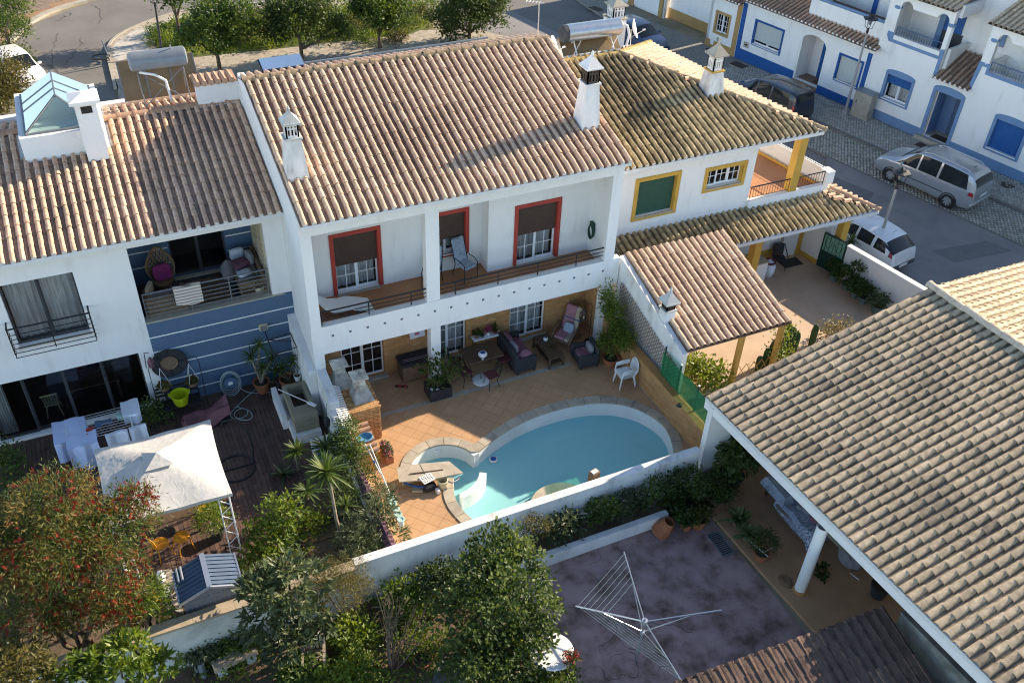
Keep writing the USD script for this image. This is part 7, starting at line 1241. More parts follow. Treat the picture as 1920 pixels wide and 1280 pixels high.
for q in range(n):
 a=q*2*math.pi/n;e=(.56+.03*(q%2))/max(abs(math.cos(a)),abs(math.sin(a)));v.append((p[0]+e*math.cos(a)*.9,p[1]+e*math.sin(a)*.9,-.02+.04*(q%2)))
v.append((p[0],p[1],.325));put(t,'cloth',G().add(v,[[q,(q+1)%n,n+(q+1)%n,n+q] for q in range(n)]).add(v,[[q,(q+1)%n,2*n] for q in range(n)]),'lace');[put(t,'leg',G().box(p[0]+sx-.03,p[0]+sx+.03,p[1]+sy-.03,p[1]+sy+.03,-.42,.3),'dark_wood') for sx in (-.35,.35) for sy in (-.35,.35)]
q=p+V(-.15,.2,.03);t=thing('green_box','bright green box on the lace covered table','box',q);put(t,'box',G().obox(q+V(0,0,.04),(.22,.18,.1),.4,bev=.02),'leaf_green' if 0 else 'lime');q=p+V(.1,.1,.03);t=thing('red_bowl','dark red bowl beside the green box on the lace table','bowl',q);put(t,'bowl',G().lathe([(0,.0),(.06,.0),(.13,.08),(.12,.08),(0,.02)],q,16),'maroon',smooth=40)
p=zp(1500,975,-.1);t=thing('porch_bench','low seat piled with cloths and lace blanket behind the pillar','bench',(*p[:2],-.42));put(t,'frame',G().obox((p[0]+.15,p[1],-.2),(.8,1.5,.34),.06,bev=.02),'rattan_brown')
n=12;v=[]
for j in range(n):
 for i in range(n):a,b=i/(n-1),j/(n-1);v.append((p[0]-.3+.9*a,p[1]-.8+1.6*b,.02+.12*meshkit.noise(V(a*4,b*5,0))-.3*(i==0)-.25*(j==0)))
put(t,'blanket',G().add(v,[[j*n+i,j*n+i+1,(j+1)*n+i+1,(j+1)*n+i] for j in range(n-1) for i in range(n-1)]),'lace',smooth=True);put(t,'grey_cloth',G().obox((p[0]+.3,p[1]+.1,.16),(.45,.6,.12),.4,bev=.05),'grey_cloth')
put(t,'dark_bag',G().obox((p[0]+.2,p[1]-.3,.2),(.3,.3,.2),.8,bev=.07),'mauve_cloth')
p=zp(1565,1035,-.42);t=thing('stone_bench','heavy pale brown stone bench on the porch','bench',(*p[:2],-.42));put(t,'slab',G().obox((p[0]+.2,p[1]+.15,-.02),(.55,1.2,.16),.06,bev=.02),'stone_block');[put(t,'support',G().obox((p[0]+.2,p[1]+.15+s*.4,-.26),(.4,.2,.32),.06),'stone_block') for s in (-1,1)]
p=zp(1590,1062,-.42);m=trimesh.creation.icosphere(3);vv=m.vertices*V(.3,.36,.24)*(1+.3*(meshkit.noise(m.vertices*2.5+3)-.5)[:,None]);t=thing('sack','grey sack slumped at the end of the stone bench','sack',p);put(t,'sack',(vv+p+V(.1,.1,.2),m.faces),'grey_cloth',smooth=True);put(t,'stick',G().tube(p+V(-.1,-.2,.02),p+V(-.25,-.6,.3),.014),'white_plastic')
p=zp(1645,1115,-.42);t=flowerpot('black_tub','black plastic pot standing under the eave near the lean to',p,.26,.42,'black_pot','flower pot')
p=zp(1537,1072,-.42);t=thing('dropped_leaves','dark crumpled leaf cluster on the porch floor','leaves',p);put(t,'leaf',foliage([(p+V(0,0,.06),(.2,.2,.04))],60,.16,.05,2,clump=5,cs=.06),'leaf_dark',kind='stuff')
p=zp(1473,1090,-.42);t=thing('coiled_rope','tan coiled rope by the foot of the porch pillar','rope',p);[put(t,'coil',G().path([p+V((.16-.03*k)*math.cos(q),(.22-.04*k)*math.sin(q),.02+.015*k) for q in np.linspace(0,6.28,20)],.018,6),'wicker_tan',smooth=True) for k in range(3)]
p=V(-.82,-10.2,-.5);t=thing('round_table','white round garden table half hidden by the large shrub','table',p);put(t,'top',G().lathe([(0,.72),(.5,.72),(.52,.70),(.5,.68),(0,.68)],p,32),'white_plastic',smooth=40);put(t,'stem',G().lathe([(.05,.68),(.05,.06),(.25,.03),(.25,0)],p,14),'white_plastic',smooth=40)
t=flowerpot('table_pot','small pot with red flowers at the front of the white round table',V(-.55,-10.62,.22),.1,.12,'terracotta','potted plant');put(t,'blossom',foliage([(V(-.55,-10.62,.42),(.16,.16,.1))],150,.05,.02,8,clump=6,cs=.04),'flower_red',kind='stuff');put(t,'foliage',foliage([(V(-.55,-10.62,.38),(.15,.15,.08))],150,.06,.02,9,clump=6,cs=.04),'leaf_green',kind='stuff')
mat('weathered_wood',(.34,.28,.21),.9,.2,5.,.6,30,stretch=(1,8,8));t=thing('wooden_chair','weathered slatted wooden garden chair in the lower garden','chair',(-6.0,-7.95,-.5));a=-.25;R=rotz(a);o=V(-6.0,-8.0,-.5)
for k in range(6):put(t,'seat_slat',G().obox(LR(0,-.22+k*.085,.45),(.5,.065,.025),a),'weathered_wood')
for sx in (-1,1):put(t,'leg',G().bar(LR(sx*.25,-.24,0),LR(sx*.25,-.24,.64),.05),'weathered_wood');put(t,'leg',G().bar(LR(sx*.25,.24,0),LR(sx*.25,.30,.95),.05),'weathered_wood');put(t,'arm',G().bar(LR(sx*.25,-.28,.65),LR(sx*.25,.3,.65),.06,.03),'weathered_wood')
for k in range(5):put(t,'back_slat',G().bar(LR(-.18+k*.09,.27,.46),LR(-.18+k*.09,.31,.92),.05,.02),'weathered_wood')
t=thing('stone_trough','long pale stone bench lying below the grey garden wall','bench',(-7.7,-7.1,-.5));put(t,'slab',G().obox((-7.7,-7.15,-.18),(1.05,.3,.16),.12,bev=.02),'beige_cap');[put(t,'support',G().obox((-7.7+s*.35,-7.15+s*.04,-.38),(.22,.26,.24),.12),'grey_lime') for s in (-1,1)]
for k,(u,v,lab) in enumerate(((383,1268,'leaning grey pipe piece left of the pale stone bench'),(372,1255,'upright grey pipe piece left of the pale stone bench'))):p=zp(u,v,-.5);t=thing('pipe_piece',lab,'pipe',p,0,'grey pipe pieces');put(t,'pipe',G().tube(p,p+V(-.1*k,.12,.42),.08,n=12),'tank_grey',smooth=40)
p=V(-3.6,-8.85,-.5);t=flowerpot('empty_pot','empty clay pot ring among the bare branches of the lower garden',p,.24,.18,'terracotta')
sheet('garden_slab',Polygon([tuple(zp(u,v,-.5)[:2]) for u,v in ((820,1240),(880,1225),(900,1300),(800,1320))]),-.6,-.495,'mossy_concrete','grey concrete slab in front of the large round shrub','slab')
# ------------------------------------------------------------------ street furniture
def lamp(lab,p,h,lean=(0,0),head='black_metal',m='alu'):
 t=thing('street_lamp',lab,'street lamp',p,0,'street lamps');p=np.asarray(p,float);top=p+V(lean[0],lean[1],h);put(t,'pole',G().path([p,p+(top-p)*.35,top],[.075,.065,.045],12),m,smooth=40);put(t,'base',G().lathe([(.14,0),(.14,.03),(.09,.25),(.075,.3)],p,14),m,smooth=40)
 put(t,'collar',G().lathe([(.05,-.05),(.07,0),(.05,.12),(.03,.2)],top,10),head,smooth=40);L_=put(t,'lantern',G().lathe([(.05,.72),(.34,.66),(.36,.62),(.26,.60),(.1,.78),(.0,.85)],top,6),head)
 for k in range(4):a=k*math.pi/2+.4;put(L_,'arm',G().path([top+V(0,0,.12),top+V(.18*math.cos(a),.18*math.sin(a),.22),top+V(.26*math.cos(a),.26*math.sin(a),.62)],.014,5),head,smooth=True)
 put(L_,'bulb',G().lathe([(0,.56),(.06,.52),(.07,.42),(.03,.34),(0,.33)],top,12),'grey_metal',smooth=True)
mat('lamp_grey',(.33,.32,.32),.5,.06,5.);zt_=lp(1630,62,zp(1583,216,.1),fN);lamp('street lamp on the pavement in front of the deep blue trimmed house',zp(1583,216,.1),float(zt_[2])-.1,(0,0),m='lamp_grey')
p=zp(1637,487,0);n_=unit(V(CAM[0]-p[0],CAM[1]-p[1],0));q=lp(1681,352,p,n_);lamp('street lamp beside the white hatchback behind the street wall',p,q[2]-.0,((q-p)[0],(q-p)[1]),m='lamp_grey')
p=zp(304,100,.1);n_=unit(V(CAM[0]-p[0],CAM[1]-p[1],0));q=lp(291,12,p,n_);lamp('dark street lamp standing in the lawn behind the left roof',p,q[2]-.1,((q-p)[0],(q-p)[1]),m='dark_frame')
CB=thing('utility_cabinet','grey street utility cabinet against the light blue plinth','utility cabinet',FQ(.75,.1,.4),math.atan2(fU[1],fU[0]));c=FQ(.72,0,.42);a=math.atan2(fU[1],fU[0]);put(CB,'body',G().obox(c+V(0,0,.78),(.95,.5,1.15),a,bev=.02),'cabinet_grey' if 0 else 'kerb_stone');put(CB,'base',G().obox(c+V(0,0,.15),(1.0,.54,.22),a),'beige_cap' if 0 else 'kerb_stone');put(CB,'lid',G().obox(c+V(0,0,1.38),(1.02,.58,.05),a,bev=.015),'tank_grey');put(CB,'handle',G().obox(c+fN*.255-fU*.3+V(0,0,.85),(.04,.02,.16),a),'dark_frame')
p=zp(207,117,.0);t=thing('hoop_stand','thin grey pole with a hoop ring beside it on the rear road','hoop stand',p);q=yp(191,76,p[1]-.2);put(t,'pole',G().tube(p,q,.035),'tank_grey',smooth=40);rc=zp(189,107,.25);put(t,'rim',G().path([rc+V(.42*math.cos(a),.36*math.sin(a),0) for a in np.linspace(0,6.28,22)],.035,6),'iron',smooth=True);put(t,'arm',G().tube(rc+V(.42,0,0),p+(q-p)*.25,.03),'iron')
p=zp(1098,70,.1);q=lp(1108,5,p,unit(V(CAM[0]-p[0],CAM[1]-p[1],0)));t=thing('antenna_mast','thin television antenna mast behind the ridge end','antenna',V(6.0,6.1,7.6));a=yp(1010,60,6.1);b=yp(1011,4,6.1);put(t,'mast',G().tube(a-V(0,0,.8),b,.02),'alu');put(t,'boom',G().tube(b+V(-.3,.3,-.05),b+V(.12,-.1,0),.012),'alu');[put(t,'element',G().tube(b+V(-.3+k*.08-.05,.3-k*.075-.06,-.04+k*.006),b+V(-.3+k*.08+.05,.3-k*.075+.06,-.04+k*.006),.007,n=5),'alu') for k in range(5)]
# ------------------------------------------------------------------ trees and shrubs
def at(u,v,y):return yp(u,v,y)
t=thing('bottlebrush_tree','large bottlebrush tree covered in red flower spikes beside the gazebo','tree',(-11.0,-5.6,-.02));B_=[(at(130,1030,-5.7),(1.25,.95,.95)),(at(40,1010,-5.5),(1.0,.9,.9)),(at(215,1000,-5.4),(.85,.8,.85)),(at(95,940,-5.2),(.9,.7,.6)),(at(60,1110,-5.9),(1.1,.8,.8)),(at(205,1080,-5.9),(.8,.7,.75)),(at(-20,1060,-5.7),(.9,.9,.9)),(at(250,940,-5.0),(.4,.4,.4)),(at(150,1150,-6.2),(.7,.5,.6)),(at(70,1165,-6.2),(.8,.5,.55)),(at(230,1130,-6.1),(.5,.5,.55))]
put(t,'crown',foliage(B_,19000,.125,.013,5,clump=16,cs=.10,droop=.1,outw=.8,tlo=.2,thi=.9,gaps=.24),'leaf_rust',kind='stuff');put(t,'inner_crown',foliage(B_,12000,.125,.014,6,clump=14,cs=.12,shell=.45,tlo=.15,thi=.8),'leaf_green',kind='stuff');trunk(t,(-10.9,-5.75,0),[np.asarray(b[0]) for b in B_[:7]],.07,'bark',4)
r=np.random.default_rng(15);fl,n=[],0
for k in range(1200):
 b=B_[r.integers(len(B_))];d=r.normal(size=3);d/=np.linalg.norm(d);d[2]=abs(d[2])*.9 if r.random()<.8 else d[2];p=np.asarray(b[0])+d*np.asarray(b[1])*r.uniform(.92,1.1)
 if meshkit.noise(p*1.3,4)<.36:continue
 ax=unit(d*.5+r.normal(0,.5,3)+V(0,0,-.35));m_=34;s_=r.uniform(0,1,m_);q=unit(np.cross(ax,(0.3,.2,1)));w_=np.cross(ax,q);a=r.uniform(0,6.28,m_);dv=np.cos(a)[:,None]*q+np.sin(a)[:,None]*w_+ax*.3
 fl.append(leafset(p+ax*s_[:,None]*.17,dv,np.tile(ax,(m_,1))+.01,np.full(m_,.040),np.full(m_,.008),np.clip(np.full(m_,r.normal(.45,.25)),0,1)));n+=1
for k,a in enumerate(fl[:260]):put(t,'flower_spike',a,'flower_red')
g=G();[g.add(*a) for a in fl[260:]];put(t,'flower_spike',g,'flower_red',kind='stuff')
plant('lemon_tree','bright green citrus tree standing on the deck edge right of the gazebo','tree',(-5.9,-4.7,0),[(at(530,960,-4.2),(.45,.45,.35)),(at(500,1010,-4.5),(.55,.5,.45)),(at(550,1030,-4.5),(.5,.5,.45)),(at(480,1045,-4.8),(.35,.35,.3)),(at(590,985,-4.2),(.3,.3,.3)),(at(525,1070,-4.9),(.45,.4,.3))],2800,.135,.036,'leaf_bright',22,clump=9,cs=.10,tlo=.1,thi=.8)
plant('oleander','grey green oleander shrub with narrow leaves beside the low tile topped wall','shrub',(-4.0,-5.6,0),[(at(700,975,-5.2),(.5,.5,.45)),(at(735,1010,-5.6),(.4,.5,.4)),(at(670,1010,-5.5),(.5,.45,.4)),(at(715,940,-4.6),(.3,.35,.35)),(at(680,1035,-5.9),(.5,.35,.3))],2600,.17,.016,'leaf_grey',23,clump=12,cs=.07,outw=1.1)
plant('rosemary_bush','dark dense bush filling the bed between the yuccas and the oleander','shrub',(-4.2,-3.6,0),[(at(680,905,-3.6),(.45,.6,.4)),(at(655,870,-3.0),(.4,.55,.4)),(at(640,850,-2.6),(.35,.5,.4)),(at(690,860,-2.8),(.22,.5,.3)),(at(640,935,-4.0),(.45,.5,.35))],4200,.085,.012,'leaf_green',24,r0=0,clump=14,cs=.08,tlo=.1,thi=.7)
plant('hedge_climber','green climber beside the slatted panel and clay tile canopy','shrub',(-3.6,-2.3,.2),[(at(652,805,-2.2),(.25,.4,.3)),(at(640,830,-2.5),(.25,.35,.3)),(at(668,835,-2.7),(.15,.4,.25))],1500,.08,.02,'leaf_green',25,r0=0,clump=10,cs=.07)
plant('loquat_tree','large leaved grey green loquat tree in front of the garden walls','tree',(-6.2,-7.5,-.5),[(at(545,1110,-7.3),(.75,.6,.55)),(at(500,1160,-7.5),(.55,.5,.45)),(at(590,1160,-7.6),(.55,.5,.45)),(at(540,1200,-7.8),(.6,.5,.4)),(at(530,1075,-7.0),(.5,.4,.4)),(at(480,1110,-7.3),(.35,.35,.35))],2300,.25,.042,'leaf_grey',26,r0=.06,clump=9,cs=.06,outw=1.2,droop=.1,tlo=.25,thi=.85,gaps=.28)
plant('feathery_shrub','olive yellow feathery shrub in front of the white front wall end','shrub',(-4.9,-7.0,-.5),[(at(640,1075,-6.95),(.6,.4,.4)),(at(600,1095,-7.0),(.45,.35,.4)),(at(675,1100,-7.1),(.35,.3,.35)),(at(630,1120,-7.3),(.6,.4,.35))],6500,.09,.006,'leaf_olive',27,clump=22,cs=.10,r0=.02,droop=-.2,tlo=.3,thi=.8)
plant('round_shrub','big dark glossy leaved round shrub beside the purplish court','shrub',(-1.7,-9.3,-.5),[(at(935,1090,-8.9),(1.05,.9,.95)),(at(975,1150,-9.2),(.95,.85,.9)),(at(890,1140,-9.2),(.85,.85,.8)),(at(945,1215,-9.7),(1.05,.9,.8)),(at(930,1040,-8.3),(.75,.6,.6)),(at(1000,1250,-10.0),(.8,.7,.7)),(at(895,1250,-9.9),(.7,.7,.7))],9500,.125,.040,'leaf_dark',28,r0=.08,clump=10,cs=.09,tlo=.15,thi=.85)
plant('schefflera','bright umbrella leaved shrub in front of the grey garden wall','shrub',(-9.6,-7.6,-.5),[(at(225,1240,-7.5),(.7,.5,.45)),(at(170,1255,-7.5),(.5,.4,.4)),(at(285,1250,-7.7),(.5,.4,.35)),(at(250,1215,-7.4),(.4,.35,.35)),(at(130,1270,-7.5),(.5,.4,.4))],2000,.19,.034,'leaf_bright',29,clump=9,cs=.035,outw=.8,tlo=.15,thi=.75)
plant('corner_shrub','olive shrub at the lower left corner before the garden wall','shrub',(-11.8,-7.4,-.5),[(at(30,1255,-7.2),(.7,.5,.5)),(at(-30,1270,-7.2),(.6,.5,.5)),(at(70,1275,-7.4),(.4,.4,.3))],1800,.14,.03,'leaf_olive',30,clump=10,cs=.08)
plant('flowering_shrub','low green shrub with yellow flowers beside the metal shed','shrub',(-9.3,-6.0,0),[(at(270,1110,-6.0),(.45,.35,.35)),(at(295,1140,-6.1),(.3,.3,.3)),(at(235,1150,-6.2),(.6,.25,.3))],1700,.12,.018,'leaf_bright',31,clump=10,cs=.08,tlo=.15,thi=.7)
t='/World/flowering_shrub';[put(t,'flower',foliage([(at(u,v,-6.05)+V(0,0,.1),.06)],24,.06,.025,k,clump=6,cs=.025),'flower_yellow',kind='stuff') for k,(u,v) in enumerate(((283,1113),(290,1130),(278,1140),(302,1142),(305,1160),(296,1126)))]
pv=[(1000,985,.28,'leaf_olive','pale olive shrub at the left end of the raised planter',.08,.014),(1060,985,.36,'leaf_grey','grey green leafy shrub second in the raised planter',.11,.03),(1130,955,.34,'leaf_green','green shrub in the middle of the raised planter',.11,.03),(1180,940,.32,'leaf_grey','dark grey green shrub right of the planter middle',.10,.028),(1230,920,.40,'leaf_green','bushy green shrub near the right end of the planter',.10,.02)]
for k,(u,v,rr,leaf,lab,L,w) in enumerate(pv):c=at(u,v,-6.98);plant('planter_shrub',lab,'shrub',(c[0],-6.98,-.16),[(c,(rr*1.25,rr*.8,rr)),(c+V(rr*.8,0,-.2),(rr*.8,rr*.6,rr*.7)),(c+V(-rr*.8,-.1,-.15),(rr*.7,rr*.6,rr*.6))],1000,L,w,leaf,80+k,r0=.02,clump=9,cs=.07)
plant('fern_tree','tall leafy dark green plant at the right end of the front wall','shrub',(4.6,-7.2,-.5),[(at(1285,905,-7.0),(.55,.5,.5)),(at(1300,945,-7.2),(.5,.45,.45)),(at(1265,940,-7.1),(.35,.35,.4)),(at(1275,970,-7.3),(.4,.35,.3))],2600,.12,.028,'leaf_dark',90,r0=.03,clump=10,cs=.09,tlo=.2,thi=.8)
t=thing('bare_shrub','leafless grey branched shrub in the lower garden left of the round shrub','shrub',(-4.2,-8.7,-.5));r=np.random.default_rng(21);g=G();o=zp(735,1262,-.5)
for k in range(17):
 tip=at(r.uniform(700,830),r.uniform(1075,1200),-8.3+r.normal(0,.35));mid=o+(tip-o)*.5+r.normal(0,.12,3);g.path([o,o+(mid-o)*.5+r.normal(0,.05,3),mid,(mid+tip)/2+r.normal(0,.06,3),tip],[.03,.02,.013,.009,.005],5)
 for q in range(4):b=mid+(tip-mid)*r.uniform(.1,.8);g.path([b,b+r.normal(0,.14,3)+V(0,0,.08),b+r.normal(0,.2,3)+V(0,0,.16)],[.007,.005,.003],4)
put(t,'branches',g,'bark',kind='stuff')
ub=[];r=np.random.default_rng(31)
for k in range(100):
 x,y=r.uniform(-8.8,-.6),r.uniform(-11.8,-6.95);s=pr((x,y,-.4))
 if (820<s[0]<900 and s[1]>1215) or (540<s[0]<640 and 1190<s[1]<1275):continue
 ub.append(((x,y,-.42),(r.uniform(.25,.6),r.uniform(.25,.55),r.uniform(.15,.5))))
pth=put('/World','ground_cover',foliage(ub,16000,.10,.028,32,clump=10,cs=.10,tlo=.1,thi=.8,under=0.0,gaps=.25),'leaf_bright',kind='stuff');meta(stage.GetPrimAtPath(pth),'tangled bright green ground cover of the lower garden','ground cover')
for k,(u,v,rr,leaf,lab) in enumerate(((660,1180,.5,'leaf_bright','sunny bright green bush left of the bare branches'),(760,1110,.45,'leaf_bright','light green bush against the front wall above the bare branches'),(640,1255,.55,'leaf_bright','yellow green bush at the bottom edge right of the wooden chair'),(820,1075,.42,'leaf_dark','dark bush between front wall and big round shrub'),(440,1195,.38,'leaf_green','green bush above the pale stone bench'),(370,1215,.35,'leaf_grey','grey green bush left of the pale stone bench'),(560,1255,.4,'leaf_green','dark green bush left of the wooden chair'))):
 c=zp(u,v,0) if v>1150 else at(u,v,-7.3);plant('garden_bush',lab,'shrub',(c[0],c[1],-.5),[(c-V(0,0,.1),(rr*1.1,rr,rr*.8)),(c+V(rr*.6,-.1,-.2),rr*.7),(c+V(-rr*.6,.1,-.25),rr*.65)],1100,.11,.03,leaf,100+k,r0=.02,clump=10,cs=.08,tlo=.15,thi=.85)
def yucca(lab,base,heads,L,w,n,seed,m='leaf_green',name='yucca',r0=.06):
 t=thing(name,lab,'plant',base);r=np.random.default_rng(seed)
 for h in heads:
  h=np.asarray(h,float);b=np.asarray(base,float)
  if np.linalg.norm(h-b)>.25:put(t,'trunk',G().path([b,b+(h-b)*.4+r.normal(0,.06,3),b+(h-b)*.75+r.normal(0,.05,3),h],[r0,r0*.75,r0*.6,r0*.55],8),'bark_pale',smooth=True)
  for q in blade_leaves(n,h,L,w,.45,.42,seed+1,.30,jit=.3):put(t,'leaf',q,m)
leafmat('leaf_yucca',[(0,(.025,.05,.012)),(.5,(.075,.12,.025)),(1,(.20,.25,.07))],.3)
yucca('tall yucca with a slender bent trunk in the bed beside the dividing wall',zp(645,1020,0),[at(612,885,-4.4)],.72,.032,75,5,'leaf_yucca');yucca('yucca head with broad pale leaves below the stone tub',zp(600,890,0),[at(612,838,-2.3)],.62,.03,60,6,'leaf_yucca');yucca('spiky yucca left of the white step block',zp(560,880,0),[at(556,845,-2.1)],.5,.026,48,7,'leaf_yucca');yucca('low spiky yucca in the bed behind the oleander',zp(640,960,0),[at(648,948,-4.4)],.5,.024,40,8,'leaf_yucca');yucca('small yucca in the shade left of the tall yucca trunk',zp(578,935,0),[at(575,920,-3.6)],.5,.024,40,9,'leaf_yucca')
t=thing('agave','blue grey agave rosette at the deck edge beside the yuccas','plant',zp(530,890,0))
for q in blade_leaves(26,zp(530,888,.15),.42,.045,.4,.5,12,.2):put(t,'leaf',q,'leaf_grey')
p=zp(485,712,0);t=flowerpot('dragon_tree','many headed dragon tree in a pot in front of the blue striped wall',V(-4.95,1.75,0),.26,.4,'terracotta','potted plant')
for k,h in enumerate((at(487,648,1.7),at(470,668,1.6),at(510,672,1.75),at(492,690,1.5))):
 put(t,'trunk',G().path([V(-4.95,1.75,.35),V(-4.95,1.75,.35)+(h-V(-4.95,1.75,.35))*.5+V(.05*(k-1.5),0,.1),h],[.05,.035,.03],7),'bark_pale',smooth=True)
 for q in blade_leaves(38,h,.42,.016,.5,.5,70+k,.35):put(t,'leaf',q,'leaf_green')
t=flowerpot('terracotta_pot_plant','large terracotta pot with drooping green plant beside the stone tub',V(-4.15,1.45,0),.3,.5,'terracotta','potted plant')
for h in (V(-4.3,1.5,.9),V(-3.95,1.45,1.15),V(-4.5,1.65,.75)):
 for q in blade_leaves(26,h,.42,.02,.5,.5,int(h[2]*100),.5):put(t,'leaf',q,'leaf_green')
 put(t,'trunk',G().tube(V(-4.15,1.45,.4),h,.025),'bark')
t=flowerpot('white_pot','small white pot with bare stems on the ledge above the stone tub',V(-3.93,1.2,.55),.11,.2,'white_plastic','potted plant')
for k in range(6):a=k*1.05;put(t,'stem',G().tube(V(-3.93,1.2,.72),V(-3.93+.15*math.cos(a),1.2+.15*math.sin(a),1.1),.008,n=5),'bark_pale')
t=flowerpot('grass_pot','black pot with feathery light green grass under the gazebo corner',V(-7.35,-3.55,0),.2,.36,'black_pot','potted plant');put(t,'foliage',foliage([(V(-7.4,-3.5,.8),(.36,.34,.38))],1300,.14,.012,75,clump=12,cs=.09),'leaf_bright',kind='stuff')
plant('deck_plant','leafy plant in the shade at the corner of the glass wall','shrub',(-8.4,1.6,0),[((-8.25,1.6,.35),(.35,.3,.3))],600,.11,.03,'leaf_green',76,r0=0,clump=8)
plant('deck_shrub','green shrub at the left edge of the picture beside the deck','shrub',(-12.9,-.2,0),[(zp(5,885,.5),(.4,.6,.5)),(zp(0,860,.4),(.4,.5,.4))],1100,.11,.03,'leaf_green',78,r0=0,clump=10)
plant('bright_shrub','bright yellow green shrub behind the green mesh fence','shrub',(8.2,-3.4,0),[(zp(1318,700,.35),(.55,.4,.4)),(zp(1340,712,.3),(.4,.35,.3)),(zp(1300,690,.3),(.4,.35,.35))],1500,.15,.035,'leaf_bright',79,r0=0,clump=10,tlo=.4,thi=.95)
plant('vine','light vine growing on the right pergola post','vine',(10.6,-3.6,0),[((10.75,-3.6,.6),(.3,.3,.5)),((10.7,-3.6,1.4),(.16,.16,.5))],500,.10,.03,'leaf_bright',84,r0=.01,clump=8)
plant('dry_shrub','dry pale shrub at the edge of the tiled yard behind the large roof','shrub',zp(1560,622,0),[(zp(1565,620,.3),(.6,.3,.25))],500,.10,.025,'leaf_olive',85,r0=0,clump=8,tlo=.5,thi=.95)
tr=[((412,130),[(395,60,1.25),(445,60,1.05),(400,25,.95),(450,25,.9),(365,75,.7),(420,90,.7)],'round crowned street tree behind the solar tank on the left roof'),((566,110),[(555,50,1.35),(605,55,1.0),(530,25,1.0),(590,15,1.0),(630,60,.65),(520,65,.7)],'spreading street tree second from the left behind the main ridge'),((712,90),[(705,25,1.1),(735,15,.9),(690,5,.9),(720,45,.6)],'slim street tree behind the middle of the main ridge'),((880,75),[(870,35,1.35),(915,40,1.0),(830,40,.9),(880,5,1.1),(850,62,.7),(925,15,.8)],'dense dark street tree behind the right end of the main ridge'),((338,70),[(325,0,.8),(345,-15,.9),(310,-20,.8)],'young tree beside the dark street lamp in the lawn')]
for k,(b,cs__,lab) in enumerate(tr):
 base=zp(*b,.1);B_=[(yp(u,v,base[1]+((i*37)%5-2)*.22),(rr*1.0,rr*.9,rr*.85)) for i,(u,v,rr) in enumerate(cs__)];plant('street_tree',lab,'tree',base,B_,9000 if k<4 else 3000,.17,.05,'leaf_dark' if k in (1,3) else 'leaf_green',110+k,r0=.11,bark='bark',clump=12,cs=.16,tlo=.15,thi=.85 if k!=3 else .7,gaps=.2,group='street trees behind the houses')
lb=[(300,78,.5),(330,88,.5),(480,75,.6),(500,85,.5),(640,70,.7),(670,55,.8),(690,78,.5),(750,50,.8),(770,35,.7),(640,30,.9),(790,20,.8),(480,40,.8),(350,48,.6),(300,62,.5),(740,75,.4)]
for k,(u,v,rr) in enumerate(lb):
 c=zp(u,v,.2);plant('lawn_shrub',['low shrub at the left end of the lawn near the lamp','low shrub in front of the lamp on the lawn','shrub between the first two street trees, farther','shrub between the first two street trees, nearer','bright shrub right of the spreading tree','tall grassy shrub in the lawn middle','bright low shrub left of the slim tree','yellow green shrub right of the slim tree','brownish shrub near the lawn far right','wide shrub behind the spreading tree','shrub at the far right corner of the lawn','wide shrub behind the first street tree','shrub behind the lamp toward the road','small shrub at the rounded lawn end','small bright shrub right of the slim trunk'][k],'shrub',c,[(c+V(0,0,rr*.3),(rr*1.4,rr,rr*.6)),(c+V(rr,.3,rr*.15),(rr,rr*.8,rr*.4))],900,.13,.03,['leaf_bright','leaf_green','leaf_olive'][k%3],130+k,r0=0,clump=10,cs=.12,tlo=.2,thi=.85,group=None)
g=G();r=np.random.default_rng(41);P_,c_=[],lawn.buffer(-.15)
while len(P_)<9000:
 x,y=r.uniform(*c_.bounds[::2]),r.uniform(*c_.bounds[1::2])
 if c_.contains(Point(x,y)):P_.append((x,y,.115))
P_=np.array(P_);n=len(P_);dv=r.normal(0,.45,(n,3));dv[:,2]=1;pth=put('/World','lawn_grass',leafset(P_,dv,r.normal(0,1,(n,3)),r.uniform(.12,.3,n),np.full(n,.02),np.clip(meshkit.noise(P_*.7)+r.normal(0,.12,n),0,1)),'leaf_bright',kind='stuff');meta(stage.GetPrimAtPath(pth),'tufts of rough grass over the rear lawn','grass')
for k,(pts,lab) in enumerate((([(15,60,1.0),(20,120,1.0),(10,20,1.1)],'bushy tree at the upper left edge by the corner kerb'),([(0,150,1.2),(10,175,.9),(-10,200,1.0)],'grey olive bush hanging over the white parked car'))):
 y0=(31.5,26.0)[k];B_=[(yp(u,v,y0-i*.7),rr) for i,(u,v,rr) in enumerate(pts)];plant('edge_tree',lab,'tree',(B_[0][0][0]-.3,y0-.5,0),B_,7000,.16,.035,('leaf_green','leaf_olive')[k],150+k,r0=.09,clump=12,cs=.16,gaps=.2)
